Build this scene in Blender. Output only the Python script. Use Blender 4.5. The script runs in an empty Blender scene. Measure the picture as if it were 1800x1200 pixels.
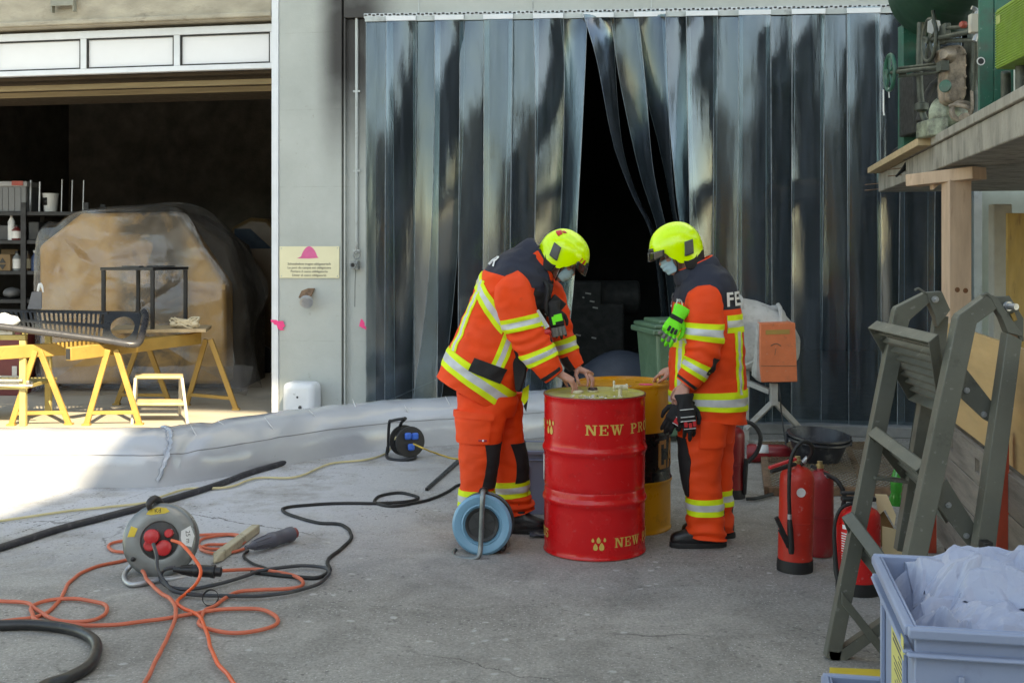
import bpy, bmesh, math, random
from mathutils import Vector, Matrix, noise
V = Vector
R = math.radians
PI = math.pi
scene = bpy.context.scene
col = scene.collection
rng = random.Random(7)

# ------------------------------------------------------------------ camera, sky, sun, exposure
F = 2000.0 / 1800.0          # focal length in picture widths
cam_d = bpy.data.cameras.new('camera')
cam = bpy.data.objects.new('camera', cam_d); col.objects.link(cam)
cam.location = (0, 0, 1.7); cam.rotation_euler = (R(90), 0, 0)
cam_d.sensor_width = 36; cam_d.lens = 36 * F; cam_d.shift_y = -160 / 1800
cam_d.clip_start = 0.05; cam_d.clip_end = 800
scene.camera = cam
SUN_EL = R(38)
tosun = V((0.34, -0.94, 0)).normalized() * math.cos(SUN_EL) + V((0, 0, math.sin(SUN_EL)))
world = bpy.data.worlds.new('World'); scene.world = world; world.use_nodes = True
wn = world.node_tree
sky = wn.nodes.new('ShaderNodeTexSky'); sky.sky_type = 'NISHITA'; sky.sun_disc = False
sky.sun_elevation = SUN_EL
sky.sun_rotation = math.atan2(tosun.x, tosun.y)
sky.air_density = 1.0; sky.dust_density = 0.6; sky.altitude = 450
wn.links.new(sky.outputs[0], wn.nodes['Background'].inputs[0])
wn.nodes['Background'].inputs[1].default_value = 0.15
sun_d = bpy.data.lights.new('sun', 'SUN'); sun_d.energy = 3.2; sun_d.angle = R(0.6); sun_d.color = (1, .95, .87)
sun = bpy.data.objects.new('sun', sun_d); col.objects.link(sun)
sun.rotation_euler = tosun.to_track_quat('Z', 'Y').to_euler(); sun.location = tosun * 40
scene.view_settings.view_transform = 'Standard'; scene.view_settings.look = 'None'
scene.view_settings.exposure = 1.97; scene.view_settings.gamma = 1
scene.view_settings.use_white_balance = True; scene.view_settings.white_balance_temperature = 9300; scene.view_settings.white_balance_tint = 6
scene.cycles.use_denoising = True; scene.cycles.denoising_prefilter = 'ACCURATE'
scene.cycles.max_bounces = 10; scene.cycles.transparent_max_bounces = 16
scene.cycles.sample_clamp_indirect = 6

# ------------------------------------------------------------------ picture measurements to places in the yard
def P(x, y, D): return V(((x - 900) / 2000 * D, D, 1.7 - (y - 440) / 2000 * D))
def G(x, y, z=0.0):
    D = (1.7 - z) * 2000 / (y - 440); return V(((x - 900) / 2000 * D, D, z))
def GX(x, D, z=0.0): return V(((x - 900) / 2000 * D, D, z))
FO = V((-2.436, 11.6, 0)); FS = V((.9822, -.188, 0)); FT = V((.188, .9822, 0))
def fw(s, t, z): return FO + FS * s + FT * t + V((0, 0, z))
def fac(x, y, t=0.0):
    d = V(((x - 900) / 2000, 1, -(y - 440) / 2000))
    k = (FO.dot(FT) + t) / d.dot(FT)
    p = V((0, 0, 1.7)) + d * k - FO
    return (p.dot(FS), p.z)
def fpx(x, y, t=0.0):
    s, z = fac(x, y, t); return fw(s, t, z)

# ------------------------------------------------------------------ materials
MATS = {}
def nodes_of(name):
    m = bpy.data.materials.new(name); m.use_nodes = True
    nt = m.node_tree; return m, nt, nt.nodes['Principled BSDF']
def N(nt, typ, **kw):
    n = nt.nodes.new(typ)
    for k, v in kw.items():
        if k.startswith('i_'):
            n.inputs[k[2:].replace('_', ' ')].default_value = v
        else: setattr(n, k, v)
    return n
def ramp(nt, fac_socket, stops):
    r = nt.nodes.new('ShaderNodeValToRGB'); e = r.color_ramp.elements
    while len(e) < len(stops): e.new(0.5)
    for el, (p, c) in zip(e, stops):
        el.position = p; el.color = (c[0], c[1], c[2], 1) if not isinstance(c, (int, float)) else (c, c, c, 1)
    nt.links.new(fac_socket, r.inputs[0]); return r.outputs[0]
def mixc(nt, fac_socket, a, b, blend='MIX'):
    mx = nt.nodes.new('ShaderNodeMix'); mx.data_type = 'RGBA'; mx.blend_type = blend
    if hasattr(fac_socket, 'is_output'): nt.links.new(fac_socket, mx.inputs[0])
    else: mx.inputs[0].default_value = fac_socket
    for s, i in ((a, 6), (b, 7)):
        if hasattr(s, 'is_output'): nt.links.new(s, mx.inputs[i])
        else: mx.inputs[i].default_value = (s[0], s[1], s[2], 1)
    return mx.outputs[2]
def M(name, rgb, rough=.55, metal=0.0, var=.18, vs=6.0, bump=.0, bs=120.0, dirt=None, damt=.5, ds=5.0, spec=.5, coat=0.0, scratch=0.0, stretch=None, rvar=.12, sheen=0.0):
    if name in MATS: return MATS[name]
    m, nt, b = nodes_of(name); L = nt.links
    tc = N(nt, 'ShaderNodeTexCoord'); co = tc.outputs['Object']
    if stretch:
        mp = N(nt, 'ShaderNodeMapping'); mp.inputs['Scale'].default_value = stretch; L.new(co, mp.inputs[0]); co = mp.outputs[0]
    n1 = N(nt, 'ShaderNodeTexNoise', i_Scale=vs, i_Detail=6.0, i_Roughness=.6); L.new(co, n1.inputs['Vector'])
    lo = [c * (1 - var) for c in rgb]; hi = [min(1, c * (1 + var)) for c in rgb]
    c = ramp(nt, n1.outputs['Fac'], [(.3, lo), (.7, hi)])
    if dirt:
        n2 = N(nt, 'ShaderNodeTexNoise', i_Scale=ds, i_Detail=9.0, i_Roughness=.7); L.new(co, n2.inputs['Vector'])
        f = ramp(nt, n2.outputs['Fac'], [(max(0, .72 - damt * .35), 0), (min(1, .80 - damt * .12), 1)])
        c = mixc(nt, f, c, dirt)
    if scratch:
        n3 = N(nt, 'ShaderNodeTexNoise', i_Scale=40.0, i_Detail=3.0); L.new(co, n3.inputs['Vector'])
        f = ramp(nt, n3.outputs['Fac'], [(.66, 0), (.70, scratch)])
        c = mixc(nt, f, c, [min(1, x * .5 + .25) for x in rgb])
    L.new(c, b.inputs['Base Color'])
    n4 = N(nt, 'ShaderNodeTexNoise', i_Scale=vs * 2.3, i_Detail=4.0); L.new(co, n4.inputs['Vector'])
    rr = ramp(nt, n4.outputs['Fac'], [(.3, max(.02, rough - rvar)), (.7, min(1, rough + rvar))]); L.new(rr, b.inputs['Roughness'])
    b.inputs['Metallic'].default_value = metal
    b.inputs['Specular IOR Level'].default_value = spec
    if coat: b.inputs['Coat Weight'].default_value = coat; b.inputs['Coat Roughness'].default_value = .15
    if sheen: b.inputs['Sheen Weight'].default_value = sheen
    if bump:
        n5 = N(nt, 'ShaderNodeTexNoise', i_Scale=bs, i_Detail=5.0, i_Roughness=.6); L.new(co, n5.inputs['Vector'])
        bp = N(nt, 'ShaderNodeBump', i_Strength=bump, i_Distance=.01); L.new(n5.outputs['Fac'], bp.inputs['Height']); L.new(bp.outputs[0], b.inputs['Normal'])
    MATS[name] = m; return m

# ------------------------------------------------------------------ mesh building
def cr(pts, n):
    """Catmull-Rom through a list of vectors (or tuples) with n pieces per span"""
    pts = [V(p) for p in pts]; out = []
    for i in range(len(pts) - 1):
        p0 = pts[i - 1] if i else pts[0] * 2 - pts[1]
        p1, p2 = pts[i], pts[i + 1]
        p3 = pts[i + 2] if i + 2 < len(pts) else pts[-1] * 2 - pts[-2]
        for k in range(n):
            t = k / n
            out.append(.5 * ((2 * p1) + (p2 - p0) * t + (2 * p0 - 5 * p1 + 4 * p2 - p3) * t * t + (3 * p1 - p0 - 3 * p2 + p3) * t ** 3))
    out.append(pts[-1].copy()); return out
def frames(pts, up=V((0, 0, 1))):
    T = []
    for i in range(len(pts)):
        a = pts[max(0, i - 1)]; b = pts[min(len(pts) - 1, i + 1)]; d = b - a
        T.append(d.normalized() if d.length > 1e-9 else (T[-1] if T else V((0, 0, 1))))
    u = up - T[0] * up.dot(T[0])
    if u.length < 1e-3: u = V((1, 0, 0)) - T[0] * T[0].x
    u.normalize(); U = [u]
    for i in range(1, len(pts)):
        u = U[-1] - T[i] * U[-1].dot(T[i])
        if u.length < 1e-6: u = U[-1]
        U.append(u.normalized())
    return T, U
def rotz(a): return Matrix.Rotation(a, 3, 'Z')
def basis(x, y, z): return Matrix((x, y, z)).transposed()
def look(axis, up=V((0, 0, 1))):
    """3x3 whose z column is axis"""
    z = V(axis).normalized(); x = V(up).cross(z)
    if x.length < 1e-4: x = V((0, 1, 0)).cross(z)
    if x.length < 1e-4: x = V((1, 0, 0)).cross(z)
    x.normalize(); return basis(x, z.cross(x), z)
I3 = Matrix.Identity(3)
WORLD = {}
class MB:
    def __init__(s): s.v = []; s.f = []; s.m = []
    def add(s, vs, fs, mi=0):
        o = len(s.v); s.v += [V(p) for p in vs]
        for f in fs: s.f.append([o + i for i in f]); s.m.append(mi)
        return s
    def box(s, c, size, rot=I3, mi=0):
        c = V(c); h = V(size) / 2
        vs = [c + rot @ V((x * h.x, y * h.y, z * h.z)) for x in (-1, 1) for y in (-1, 1) for z in (-1, 1)]
        return s.add(vs, [(0, 1, 3, 2), (4, 6, 7, 5), (0, 4, 5, 1), (2, 3, 7, 6), (0, 2, 6, 4), (1, 5, 7, 3)], mi)
    def hexa(s, p, mi=0):      # p: bottom 4 round, top 4 round
        return s.add(p, [(3, 2, 1, 0), (4, 5, 6, 7), (0, 1, 5, 4), (1, 2, 6, 5), (2, 3, 7, 6), (3, 0, 4, 7)], mi)
    def bar(s, p0, p1, w, h, up=V((0, 0, 1)), mi=0):
        p0, p1 = V(p0), V(p1); z = p1 - p0; L = z.length
        return s.box((p0 + p1) / 2, (w, h, L), look(z, up), mi)
    def prism(s, pts, thick, mi=0, M3=I3, o=V((0, 0, 0))):   # polygon in local xy, extruded along local z by thick
        n = len(pts)
        a = [o + M3 @ V((p[0], p[1], 0)) for p in pts]; b = [o + M3 @ V((p[0], p[1], thick)) for p in pts]
        return s.add(a + b, [list(range(n))[::-1], [n + i for i in range(n)]] + [(i, (i + 1) % n, n + (i + 1) % n, n + i) for i in range(n)], mi)
    def slab(s, pts, off, mi=0):      # 3-D polygon extruded by vector
        n = len(pts); off = V(off)
        return s.add(list(pts) + [V(p) + off for p in pts], [list(range(n))[::-1], [n + i for i in range(n)]] + [(i, (i + 1) % n, n + (i + 1) % n, n + i) for i in range(n)], mi)
    def tube(s, pts, r, n=8, mi=0, sub=0, closed=False, caps=True, up=V((0, 0, 1)), flat=1.0):
        pts = [V(p) for p in pts]
        rs = r if isinstance(r, (list, tuple)) else [r] * len(pts)
        if sub:
            q = cr(pts, sub); rr = []
            for i in range(len(pts) - 1):
                for k in range(sub): rr.append(rs[i] + (rs[i + 1] - rs[i]) * k / sub)
            rr.append(rs[-1]); pts, rs = q, rr
        T, U = frames(pts, up); vs = []; fs = []
        for i, p in enumerate(pts):
            w = T[i].cross(U[i])
            for k in range(n):
                a = 2 * PI * k / n; vs.append(p + (U[i] * math.cos(a) * flat + w * math.sin(a)) * rs[i])
        m = len(pts)
        for i in range(m - 1 if not closed else m):
            for k in range(n):
                j = (i + 1) % m
                fs.append((i * n + k, i * n + (k + 1) % n, j * n + (k + 1) % n, j * n + k))
        if caps and not closed:
            fs.append(list(range(n))[::-1]); fs.append([(m - 1) * n + k for k in range(n)])
        return s.add(vs, fs, mi)
    def lathe(s, prof, o=V((0, 0, 0)), M3=I3, n=32, mi=0, caps=(True, True), arc=None):
        vs = []; fs = []; o = V(o)
        a0, a1 = arc if arc else (0, 2 * PI); nn = n if not arc else n + 1
        for (r, z) in prof:
            for k in range(nn):
                a = a0 + (a1 - a0) * k / n; vs.append(o + M3 @ V((r * math.cos(a), r * math.sin(a), z)))
        for i in range(len(prof) - 1):
            for k in range(n):
                k2 = (k + 1) % nn
                fs.append((i * nn + k, i * nn + k2, (i + 1) * nn + k2, (i + 1) * nn + k))
        if not arc:
            if caps[0] and prof[0][0] > 1e-6: fs.append(list(range(n))[::-1])
            if caps[1] and prof[-1][0] > 1e-6: fs.append([(len(prof) - 1) * n + k for k in range(n)])
        return s.add(vs, fs, mi)
    def ball(s, c, r, M3=I3, n=16, m=10, mi=0, p=1.0):
        r = V((r, r, r)) if isinstance(r, (int, float)) else V(r); c = V(c); vs = []; fs = []
        for i in range(m + 1):
            th = PI * i / m
            for k in range(n):
                a = 2 * PI * k / n
                vs.append(c + M3 @ V((r.x * math.sin(th) * math.cos(a), r.y * math.sin(th) * math.sin(a), r.z * math.cos(th))))
        for i in range(m):
            for k in range(n): fs.append((i * n + k, (i + 1) * n + k, (i + 1) * n + (k + 1) % n, i * n + (k + 1) % n))
        return s.add(vs, fs, mi)
    def grid(s, fn, nu, nv, mi=0, closed=False):
        vs = [fn(i / nu, j / nv) for i in range(nu + 1) for j in range(nv + 1)]
        fs = [(i * (nv + 1) + j, (i + 1) * (nv + 1) + j, (i + 1) * (nv + 1) + j + 1, i * (nv + 1) + j + 1) for i in range(nu) for j in range(nv)]
        return s.add(vs, fs, mi)
    def build(s, name, mats, parent=None, smooth=40, bevel=0.0, origin=None, seg=2, solid=0.0, sub=0, remesh=0.0, weld=False):
        me = bpy.data.meshes.new(name)
        if parent is not None: o0 = WORLD[parent.name]
        elif origin is not None: o0 = V(origin)
        else:
            xs = [p.x for p in s.v]; ys = [p.y for p in s.v]
            o0 = V(((min(xs) + max(xs)) / 2, (min(ys) + max(ys)) / 2, min(p.z for p in s.v)))
        me.from_pydata([p - o0 for p in s.v], [], s.f)
        mats = mats if isinstance(mats, (list, tuple)) else [mats]
        for m in mats: me.materials.append(m)
        for p, mi in zip(me.polygons, s.m): p.material_index = mi
        bm = bmesh.new(); bm.from_mesh(me)
        if weld: bmesh.ops.remove_doubles(bm, verts=bm.verts, dist=1e-5)
        bmesh.ops.recalc_face_normals(bm, faces=bm.faces); bm.to_mesh(me); bm.free()
        if smooth:
            for p in me.polygons: p.use_smooth = True
            me.set_sharp_from_angle(angle=R(smooth))
        ob = bpy.data.objects.new(name, me); col.objects.link(ob)
        if parent is not None: ob.parent = parent
        else: ob.location = o0
        WORLD[ob.name] = o0
        if remesh:
            rm = ob.modifiers.new('union', 'REMESH'); rm.mode = 'VOXEL'; rm.voxel_size = remesh; rm.use_smooth_shade = True
            sm = ob.modifiers.new('soften', 'SMOOTH'); sm.factor = .5; sm.iterations = 3
        if solid:
            so = ob.modifiers.new('thickness', 'SOLIDIFY'); so.thickness = solid; so.offset = 0
        if bevel:
            bv = ob.modifiers.new('bevel', 'BEVEL'); bv.width = bevel; bv.segments = seg; bv.limit_method = 'ANGLE'; bv.angle_limit = R(40)
        if sub:
            sb = ob.modifiers.new('sub', 'SUBSURF'); sb.levels = sub; sb.render_levels = sub
        return ob
def thing(name, label, cat, loc, group=None):
    o = bpy.data.objects.new(name, None); col.objects.link(o); o.location = loc; o.empty_display_size = .1
    o['label'] = label; o['category'] = cat
    if group: o['group'] = group
    WORLD[o.name] = V(loc); return o
def tag(o, label, cat, group=None):
    o['label'] = label; o['category'] = cat
    if group: o['group'] = group
    return o
def struct(o): o['kind'] = 'structure'; return o
def lab(o, label): o['label'] = label; return o
def dup(root, loc, label=None, rz=0.0):
    def cp(o, par):
        c = o.copy(); col.objects.link(c); c.parent = par
        for ch in list(o.children): cp(ch, c)
        return c
    r = cp(root, None); r.location = loc; r.rotation_euler = (0, 0, rz)
    if label: r['label'] = label
    WORLD[r.name] = V(loc); return r
def text_mesh(txt, size, extrude=.0006, align='CENTER', spacing=1.0, bold=0.0):
    """letter shapes as (verts, faces) in xy"""
    cu = bpy.data.curves.new('letters', 'FONT'); cu.body = txt; cu.size = size; cu.extrude = extrude; cu.align_x = align
    cu.space_character = spacing; cu.offset = bold; cu.resolution_u = 3
    ob = bpy.data.objects.new('letters', cu); col.objects.link(ob)
    dg = bpy.context.evaluated_depsgraph_get(); me = ob.evaluated_get(dg).to_mesh()
    vs = [v.co.copy() for v in me.vertices]; fs = [list(p.vertices) for p in me.polygons]
    ob.evaluated_get(dg).to_mesh_clear(); bpy.data.objects.remove(ob); bpy.data.curves.remove(cu)
    return vs, fs
def nz(p, s=1.0): return noise.noise(V(p) * s)
def fbm(p, s=1.0, o=4): return noise.fractal(V(p) * s, 1.0, 2.0, o)

# ------------------------------------------------------------------ tailored surfaces (clothes, hulls): rings swept along a spine
class Loft:
    """rings: (left point, right point, half depth[, depth shift[, squareness]]) in space; v axis is into the picture"""
    def __init__(s, rings, v=V((0, 1, 0)), disp=None):
        s.v = v; s.disp = disp; s.r = []
        for g in rings:
            l, r = V(g[0]), V(g[1]); c = (l + r) / 2; u = (r - l) / 2
            s.r.append([c + v * (g[3] if len(g) > 3 else 0), u, g[2], g[4] if len(g) > 4 else 2.3])
        s.n = len(s.r)
    def ip(s, t):
        t = max(0.0, min(s.n - 1 - 1e-6, t)); i = int(t); f = t - i
        def g(k): return s.r[max(0, min(s.n - 1, k))]
        a, b, c, d = g(i - 1), g(i), g(i + 1), g(i + 2); out = []
        for q in range(4):
            p0, p1, p2, p3 = a[q], b[q], c[q], d[q]
            out.append(.5 * ((2 * p1) + (p2 - p0) * f + (2 * p0 - 5 * p1 + 4 * p2 - p3) * f * f + (3 * p1 - p0 - 3 * p2 + p3) * f ** 3))
        return out
    def raw(s, t, th):
        c, u, b, e = s.ip(t); ct, st = math.cos(th), math.sin(th); k = 2.0 / e
        return c + u * (math.copysign(abs(ct) ** k, ct)) + s.v * b * math.copysign(abs(st) ** k, st)
    def nrm(s, t, th):
        d1 = s.raw(t + .02, th) - s.raw(t - .02, th); d2 = s.raw(t, th + .03) - s.raw(t, th - .03)
        n = d2.cross(d1)
        if n.length < 1e-9: return V((0, -1, 0))
        n.normalize()
        c = s.ip(t)[0]
        if n.dot(s.raw(t, th) - c) < 0: n = -n
        return n
    def pos(s, t, th, off=0.0):
        p = s.raw(t, th)
        n = s.nrm(t, th)
        return p + n * ((s.disp(p, t, th) if s.disp else 0) + off)
    def mesh(s, mb, nt, nth, mi=0, t0=0.0, t1=None, cap0=True, cap1=True, mifn=None):
        t1 = s.n - 1 if t1 is None else t1
        o = len(mb.v)
        for i in range(nt + 1):
            for k in range(nth): mb.v.append(s.pos(t0 + (t1 - t0) * i / nt, 2 * PI * k / nth))
        for i in range(nt):
            for k in range(nth):
                mb.f.append([o + i * nth + k, o + i * nth + (k + 1) % nth, o + (i + 1) * nth + (k + 1) % nth, o + (i + 1) * nth + k])
                mb.m.append(mifn(t0 + (t1 - t0) * (i + .5) / nt, 2 * PI * (k + .5) / nth) if mifn else mi)
        for ii, cp in ((0, cap0), (nt, cap1)):
            if cp:
                cen = sum((mb.v[o + ii * nth + k] for k in range(nth)), V()) / nth
                mb.v.append(cen); ci = len(mb.v) - 1
                for k in range(nth):
                    mb.f.append([ci, o + ii * nth + k, o + ii * nth + (k + 1) % nth]); mb.m.append(mi)
        return mb
    def patch(s, mb, tfn, na, nb, off=.004, mifn=None, mi=0, skirt=True, closed=False):
        """tfn(a, b) -> (t, theta); a runs across the band (0..1), b along it"""
        o = len(mb.v); rows = na + 1; cols = nb + (0 if closed else 1)
        for i in range(rows):
            for j in range(cols): mb.v.append(s.pos(*tfn(i / na, j / nb), off))
        def ix(i, j): return o + i * cols + (j % cols if closed else j)
        for i in range(na):
            for j in range(nb):
                mb.f.append([ix(i, j), ix(i, j + 1), ix(i + 1, j + 1), ix(i + 1, j)]); mb.m.append(mifn((i + .5) / na, (j + .5) / nb) if mifn else mi)
        if skirt:
            def edge(seq, m0):
                b0 = len(mb.v)
                for (i, j) in seq: mb.v.append(s.pos(*tfn(i / na, j / nb), -.004))
                for q in range(len(seq) - 1):
                    mb.f.append([ix(*seq[q]), ix(*seq[q + 1]), b0 + q + 1, b0 + q]); mb.m.append(m0)
            nbm = nb
            edge([(0, j) for j in range(nbm + 1)], mifn(.01, .5) if mifn else mi)
            edge([(na, j) for j in range(nbm + 1)], mifn(.99, .5) if mifn else mi)
            if not closed:
                edge([(i, 0) for i in range(na + 1)], mifn(.5, .01) if mifn else mi)
                edge([(i, nb) for i in range(na + 1)], mifn(.5, .99) if mifn else mi)
        return mb

from mathutils.bvhtree import BVHTree
from mathutils.geometry import delaunay_2d_cdt
class Facets:
    """height of crumpled sheet over the unit square: straight creases between random points, at several sizes"""
    def __init__(s, seed, levels):      # (points, amplitude)
        r_ = random.Random(seed); s.t = []
        for n, a in levels:
            pts = [V((x, y)) for x in (-.3, .5, 1.3) for y in (-.3, .5, 1.3)] + [V((r_.uniform(-.25, 1.25), r_.uniform(-.25, 1.25))) for _ in range(n)]
            v, e, f = delaunay_2d_cdt(pts, [], [], 0, 1e-6)[:3]
            s.t.append(BVHTree.FromPolygons([V((p.x, p.y, a * r_.uniform(-1, 1))) for p in v], f))
    def h(s, x, y):
        q = 0
        for t in s.t:
            hit = t.ray_cast(V((x, y, 9)), V((0, 0, -1)))[0]
            if hit: q += hit.z
        return q
# ================================================================== the ground
def ground_material():
    m, nt, b = nodes_of('worn_asphalt'); L = nt.links
    g = N(nt, 'ShaderNodeNewGeometry'); pos = g.outputs['Position']
    sx = N(nt, 'ShaderNodeSeparateXYZ'); L.new(pos, sx.inputs[0])
    n1 = N(nt, 'ShaderNodeTexNoise', i_Scale=.55, i_Detail=8.0, i_Roughness=.62); L.new(pos, n1.inputs['Vector'])
    n2 = N(nt, 'ShaderNodeTexNoise', i_Scale=60.0, i_Detail=5.0, i_Roughness=.75); L.new(pos, n2.inputs['Vector'])
    n3 = N(nt, 'ShaderNodeTexVoronoi', i_Scale=130.0); L.new(pos, n3.inputs['Vector'])
    base = ramp(nt, n1.outputs['Fac'], [(.32, (.235, .219, .194)), (.52, (.292, .273, .243)), (.7, (.355, .333, .298))])
    grain = ramp(nt, n2.outputs['Fac'], [(.3, .62), (.7, 1.25)])
    c = mixc(nt, 1.0, base, grain, 'MULTIPLY')
    n6 = N(nt, 'ShaderNodeTexNoise', i_Scale=2.7, i_Detail=9.0, i_Roughness=.72, i_Distortion=.8); L.new(pos, n6.inputs['Vector'])
    c = mixc(nt, 1.0, c, ramp(nt, n6.outputs['Fac'], [(.33, .72), (.5, 1.0), (.66, 1.22)]), 'MULTIPLY')
    n7 = N(nt, 'ShaderNodeTexNoise', i_Scale=17.0, i_Detail=6.0, i_Roughness=.8); L.new(pos, n7.inputs['Vector'])
    c = mixc(nt, ramp(nt, n7.outputs['Fac'], [(.63, 0), (.68, .55)]), c, (.085, .08, .072))
    c = mixc(nt, ramp(nt, n7.outputs['Fac'], [(.27, .45), (.34, 0)]), c, (.42, .41, .38))
    ag = ramp(nt, n3.outputs['Distance'], [(.0, 1.0), (.22, .0)])
    n3b = N(nt, 'ShaderNodeTexNoise', i_Scale=25.0, i_Detail=2.0); L.new(pos, n3b.inputs['Vector'])
    agm = N(nt, 'ShaderNodeMath', operation='MULTIPLY'); L.new(ag, agm.inputs[0]); L.new(ramp(nt, n3b.outputs['Fac'], [(.5, 0), (.68, .7)]), agm.inputs[1])
    c = mixc(nt, agm.outputs[0], c, (.55, .54, .51))
    # dark oil spots
    n4 = N(nt, 'ShaderNodeTexNoise', i_Scale=5.0, i_Detail=7.0, i_Roughness=.72); L.new(pos, n4.inputs['Vector'])
    c = mixc(nt, ramp(nt, n4.outputs['Fac'], [(.63, 0), (.70, .7)]), c, (.07, .058, .055))
    # pale powder trodden over the left side, as far as the foil tube
    def mr(sock, a, bb):
        q = N(nt, 'ShaderNodeMapRange'); q.interpolation_type = 'SMOOTHSTEP'; q.inputs[1].default_value = a; q.inputs[2].default_value = bb; L.new(sock, q.inputs[0]); return q.outputs[0]
    mx = N(nt, 'ShaderNodeMath', operation='MULTIPLY'); L.new(mr(sx.outputs['X'], .55, -1.9), mx.inputs[0]); L.new(mr(sx.outputs['Y'], 5.3, 7.6), mx.inputs[1])
    n5 = N(nt, 'ShaderNodeTexNoise', i_Scale=1.6, i_Detail=9.0, i_Roughness=.68); L.new(pos, n5.inputs['Vector'])
    pm = N(nt, 'ShaderNodeMath', operation='MULTIPLY'); L.new(mx.outputs[0], pm.inputs[0]); L.new(ramp(nt, n5.outputs['Fac'], [(.33, .10), (.50, 1.0)]), pm.inputs[1])
    c = mixc(nt, pm.outputs[0], c, (.47, .475, .50))
    # chips, grit and specks, thicker in some places than in others
    n8 = N(nt, 'ShaderNodeTexNoise', i_Scale=.9, i_Detail=5.0, i_Roughness=.7); L.new(pos, n8.inputs['Vector'])
    for sc, lim, cc, clus, amt in ((34.0, .88, (.075, .072, .066), [(.42, .15), (.62, 1.0)], .8), (75.0, .80, (.10, .095, .088), [(.40, .2), (.6, 1.0)], .7), (95.0, .86, (.62, .61, .58), [(.4, .35), (.6, .9)], .75), (22.0, .965, (.50, .49, .46), [(.3, .6), (.6, 1.0)], .7)):
        vv = N(nt, 'ShaderNodeTexVoronoi', i_Scale=sc); wq = N(nt, 'ShaderNodeTexNoise', i_Scale=sc * .8, i_Detail=3.0); L.new(pos, wq.inputs['Vector']); L.new(mixc(nt, .35 / sc * 3, pos, wq.outputs['Color']), vv.inputs['Vector'])
        cs = N(nt, 'ShaderNodeSeparateColor'); L.new(vv.outputs['Color'], cs.inputs[0])
        m1 = N(nt, 'ShaderNodeMath', operation='MULTIPLY'); L.new(ramp(nt, cs.outputs[0], [(lim, 0), (lim + .01, amt)]), m1.inputs[0]); L.new(ramp(nt, vv.outputs['Distance'], [(.25, 1), (.42, 0)]), m1.inputs[1])
        m2 = N(nt, 'ShaderNodeMath', operation='MULTIPLY'); L.new(m1.outputs[0], m2.inputs[0]); L.new(ramp(nt, n8.outputs['Fac'], clus), m2.inputs[1])
        c = mixc(nt, m2.outputs[0], c, cc)
    # fine cracks
    v = N(nt, 'ShaderNodeTexVoronoi', i_Scale=.45); v.feature = 'DISTANCE_TO_EDGE'
    nw = N(nt, 'ShaderNodeTexNoise', i_Scale=3.0, i_Detail=4.0); L.new(pos, nw.inputs['Vector'])
    wv = mixc(nt, .25, pos, nw.outputs['Color']); L.new(wv, v.inputs['Vector'])
    cm = N(nt, 'ShaderNodeMath', operation='MULTIPLY'); L.new(ramp(nt, v.outputs['Distance'], [(.0, .75), (.0035, 0)]), cm.inputs[0]); L.new(ramp(nt, n1.outputs['Fac'], [(.54, 0), (.60, 1)]), cm.inputs[1])
    c = mixc(nt, cm.outputs[0], c, (.05, .048, .045))
    # three long cracks
    for (ax_, ay_, bx_, by_, wd) in ((-.46, 4.86, .30, 4.40, .006), (-3.2, 6.25, -2.55, 8.1, .006), (-2.4, 7.55, -1.1, 6.75, .009), (1.2, 5.2, 2.0, 4.2, .004)):
        dx, dy = bx_ - ax_, by_ - ay_; ln = math.hypot(dx, dy)
        da = N(nt, 'ShaderNodeVectorMath', operation='DOT_PRODUCT'); da.inputs[1].default_value = (-dy / ln, dx / ln, 0); L.new(pos, da.inputs[0])
        db = N(nt, 'ShaderNodeVectorMath', operation='DOT_PRODUCT'); db.inputs[1].default_value = (dx / ln, dy / ln, 0); L.new(pos, db.inputs[0])
        o1 = N(nt, 'ShaderNodeMath', operation='MULTIPLY_ADD'); L.new(n6.outputs['Fac'], o1.inputs[0]); o1.inputs[1].default_value = .22; o1.inputs[2].default_value = -.11 - (ax_ * -dy + ay_ * dx) / ln
        o2 = N(nt, 'ShaderNodeMath', operation='ADD'); L.new(da.outputs['Value'], o2.inputs[0]); L.new(o1.outputs[0], o2.inputs[1])
        o3 = N(nt, 'ShaderNodeMath', operation='ABSOLUTE'); L.new(o2.outputs[0], o3.inputs[0])
        d0 = (ax_ * dx + ay_ * dy) / ln
        m1 = N(nt, 'ShaderNodeMath', operation='MULTIPLY'); L.new(mr(db.outputs['Value'], d0, d0 + .15), m1.inputs[0]); L.new(mr(db.outputs['Value'], d0 + ln, d0 + ln - .2), m1.inputs[1])
        m2 = N(nt, 'ShaderNodeMath', operation='MULTIPLY'); L.new(m1.outputs[0], m2.inputs[0]); L.new(mr(o3.outputs[0], wd, wd * .3), m2.inputs[1])
        m3 = N(nt, 'ShaderNodeMath', operation='MULTIPLY'); L.new(m2.outputs[0], m3.inputs[0]); L.new(ramp(nt, n7.outputs['Fac'], [(.35, .25), (.55, .9)]), m3.inputs[1])
        c = mixc(nt, m3.outputs[0], c, (.055, .05, .045))
    L.new(c, b.inputs['Base Color'])
    L.new(ramp(nt, n2.outputs['Fac'], [(.3, .95), (.7, .75)]), b.inputs['Roughness'])
    bp = N(nt, 'ShaderNodeBump', i_Strength=.55, i_Distance=.006); L.new(n2.outputs['Fac'], bp.inputs['Height'])
    bp2 = N(nt, 'ShaderNodeBump', i_Strength=.5, i_Distance=.02); L.new(n4.outputs['Fac'], bp2.inputs['Height']); L.new(bp.outputs[0], bp2.inputs['Normal'])
    L.new(bp2.outputs[0], b.inputs['Normal'])
    return m
mb = MB(); mb.add([(-260, -260, 0), (260, -260, 0), (260, 260, 0), (-260, 260, 0)], [(0, 1, 2, 3)])
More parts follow.
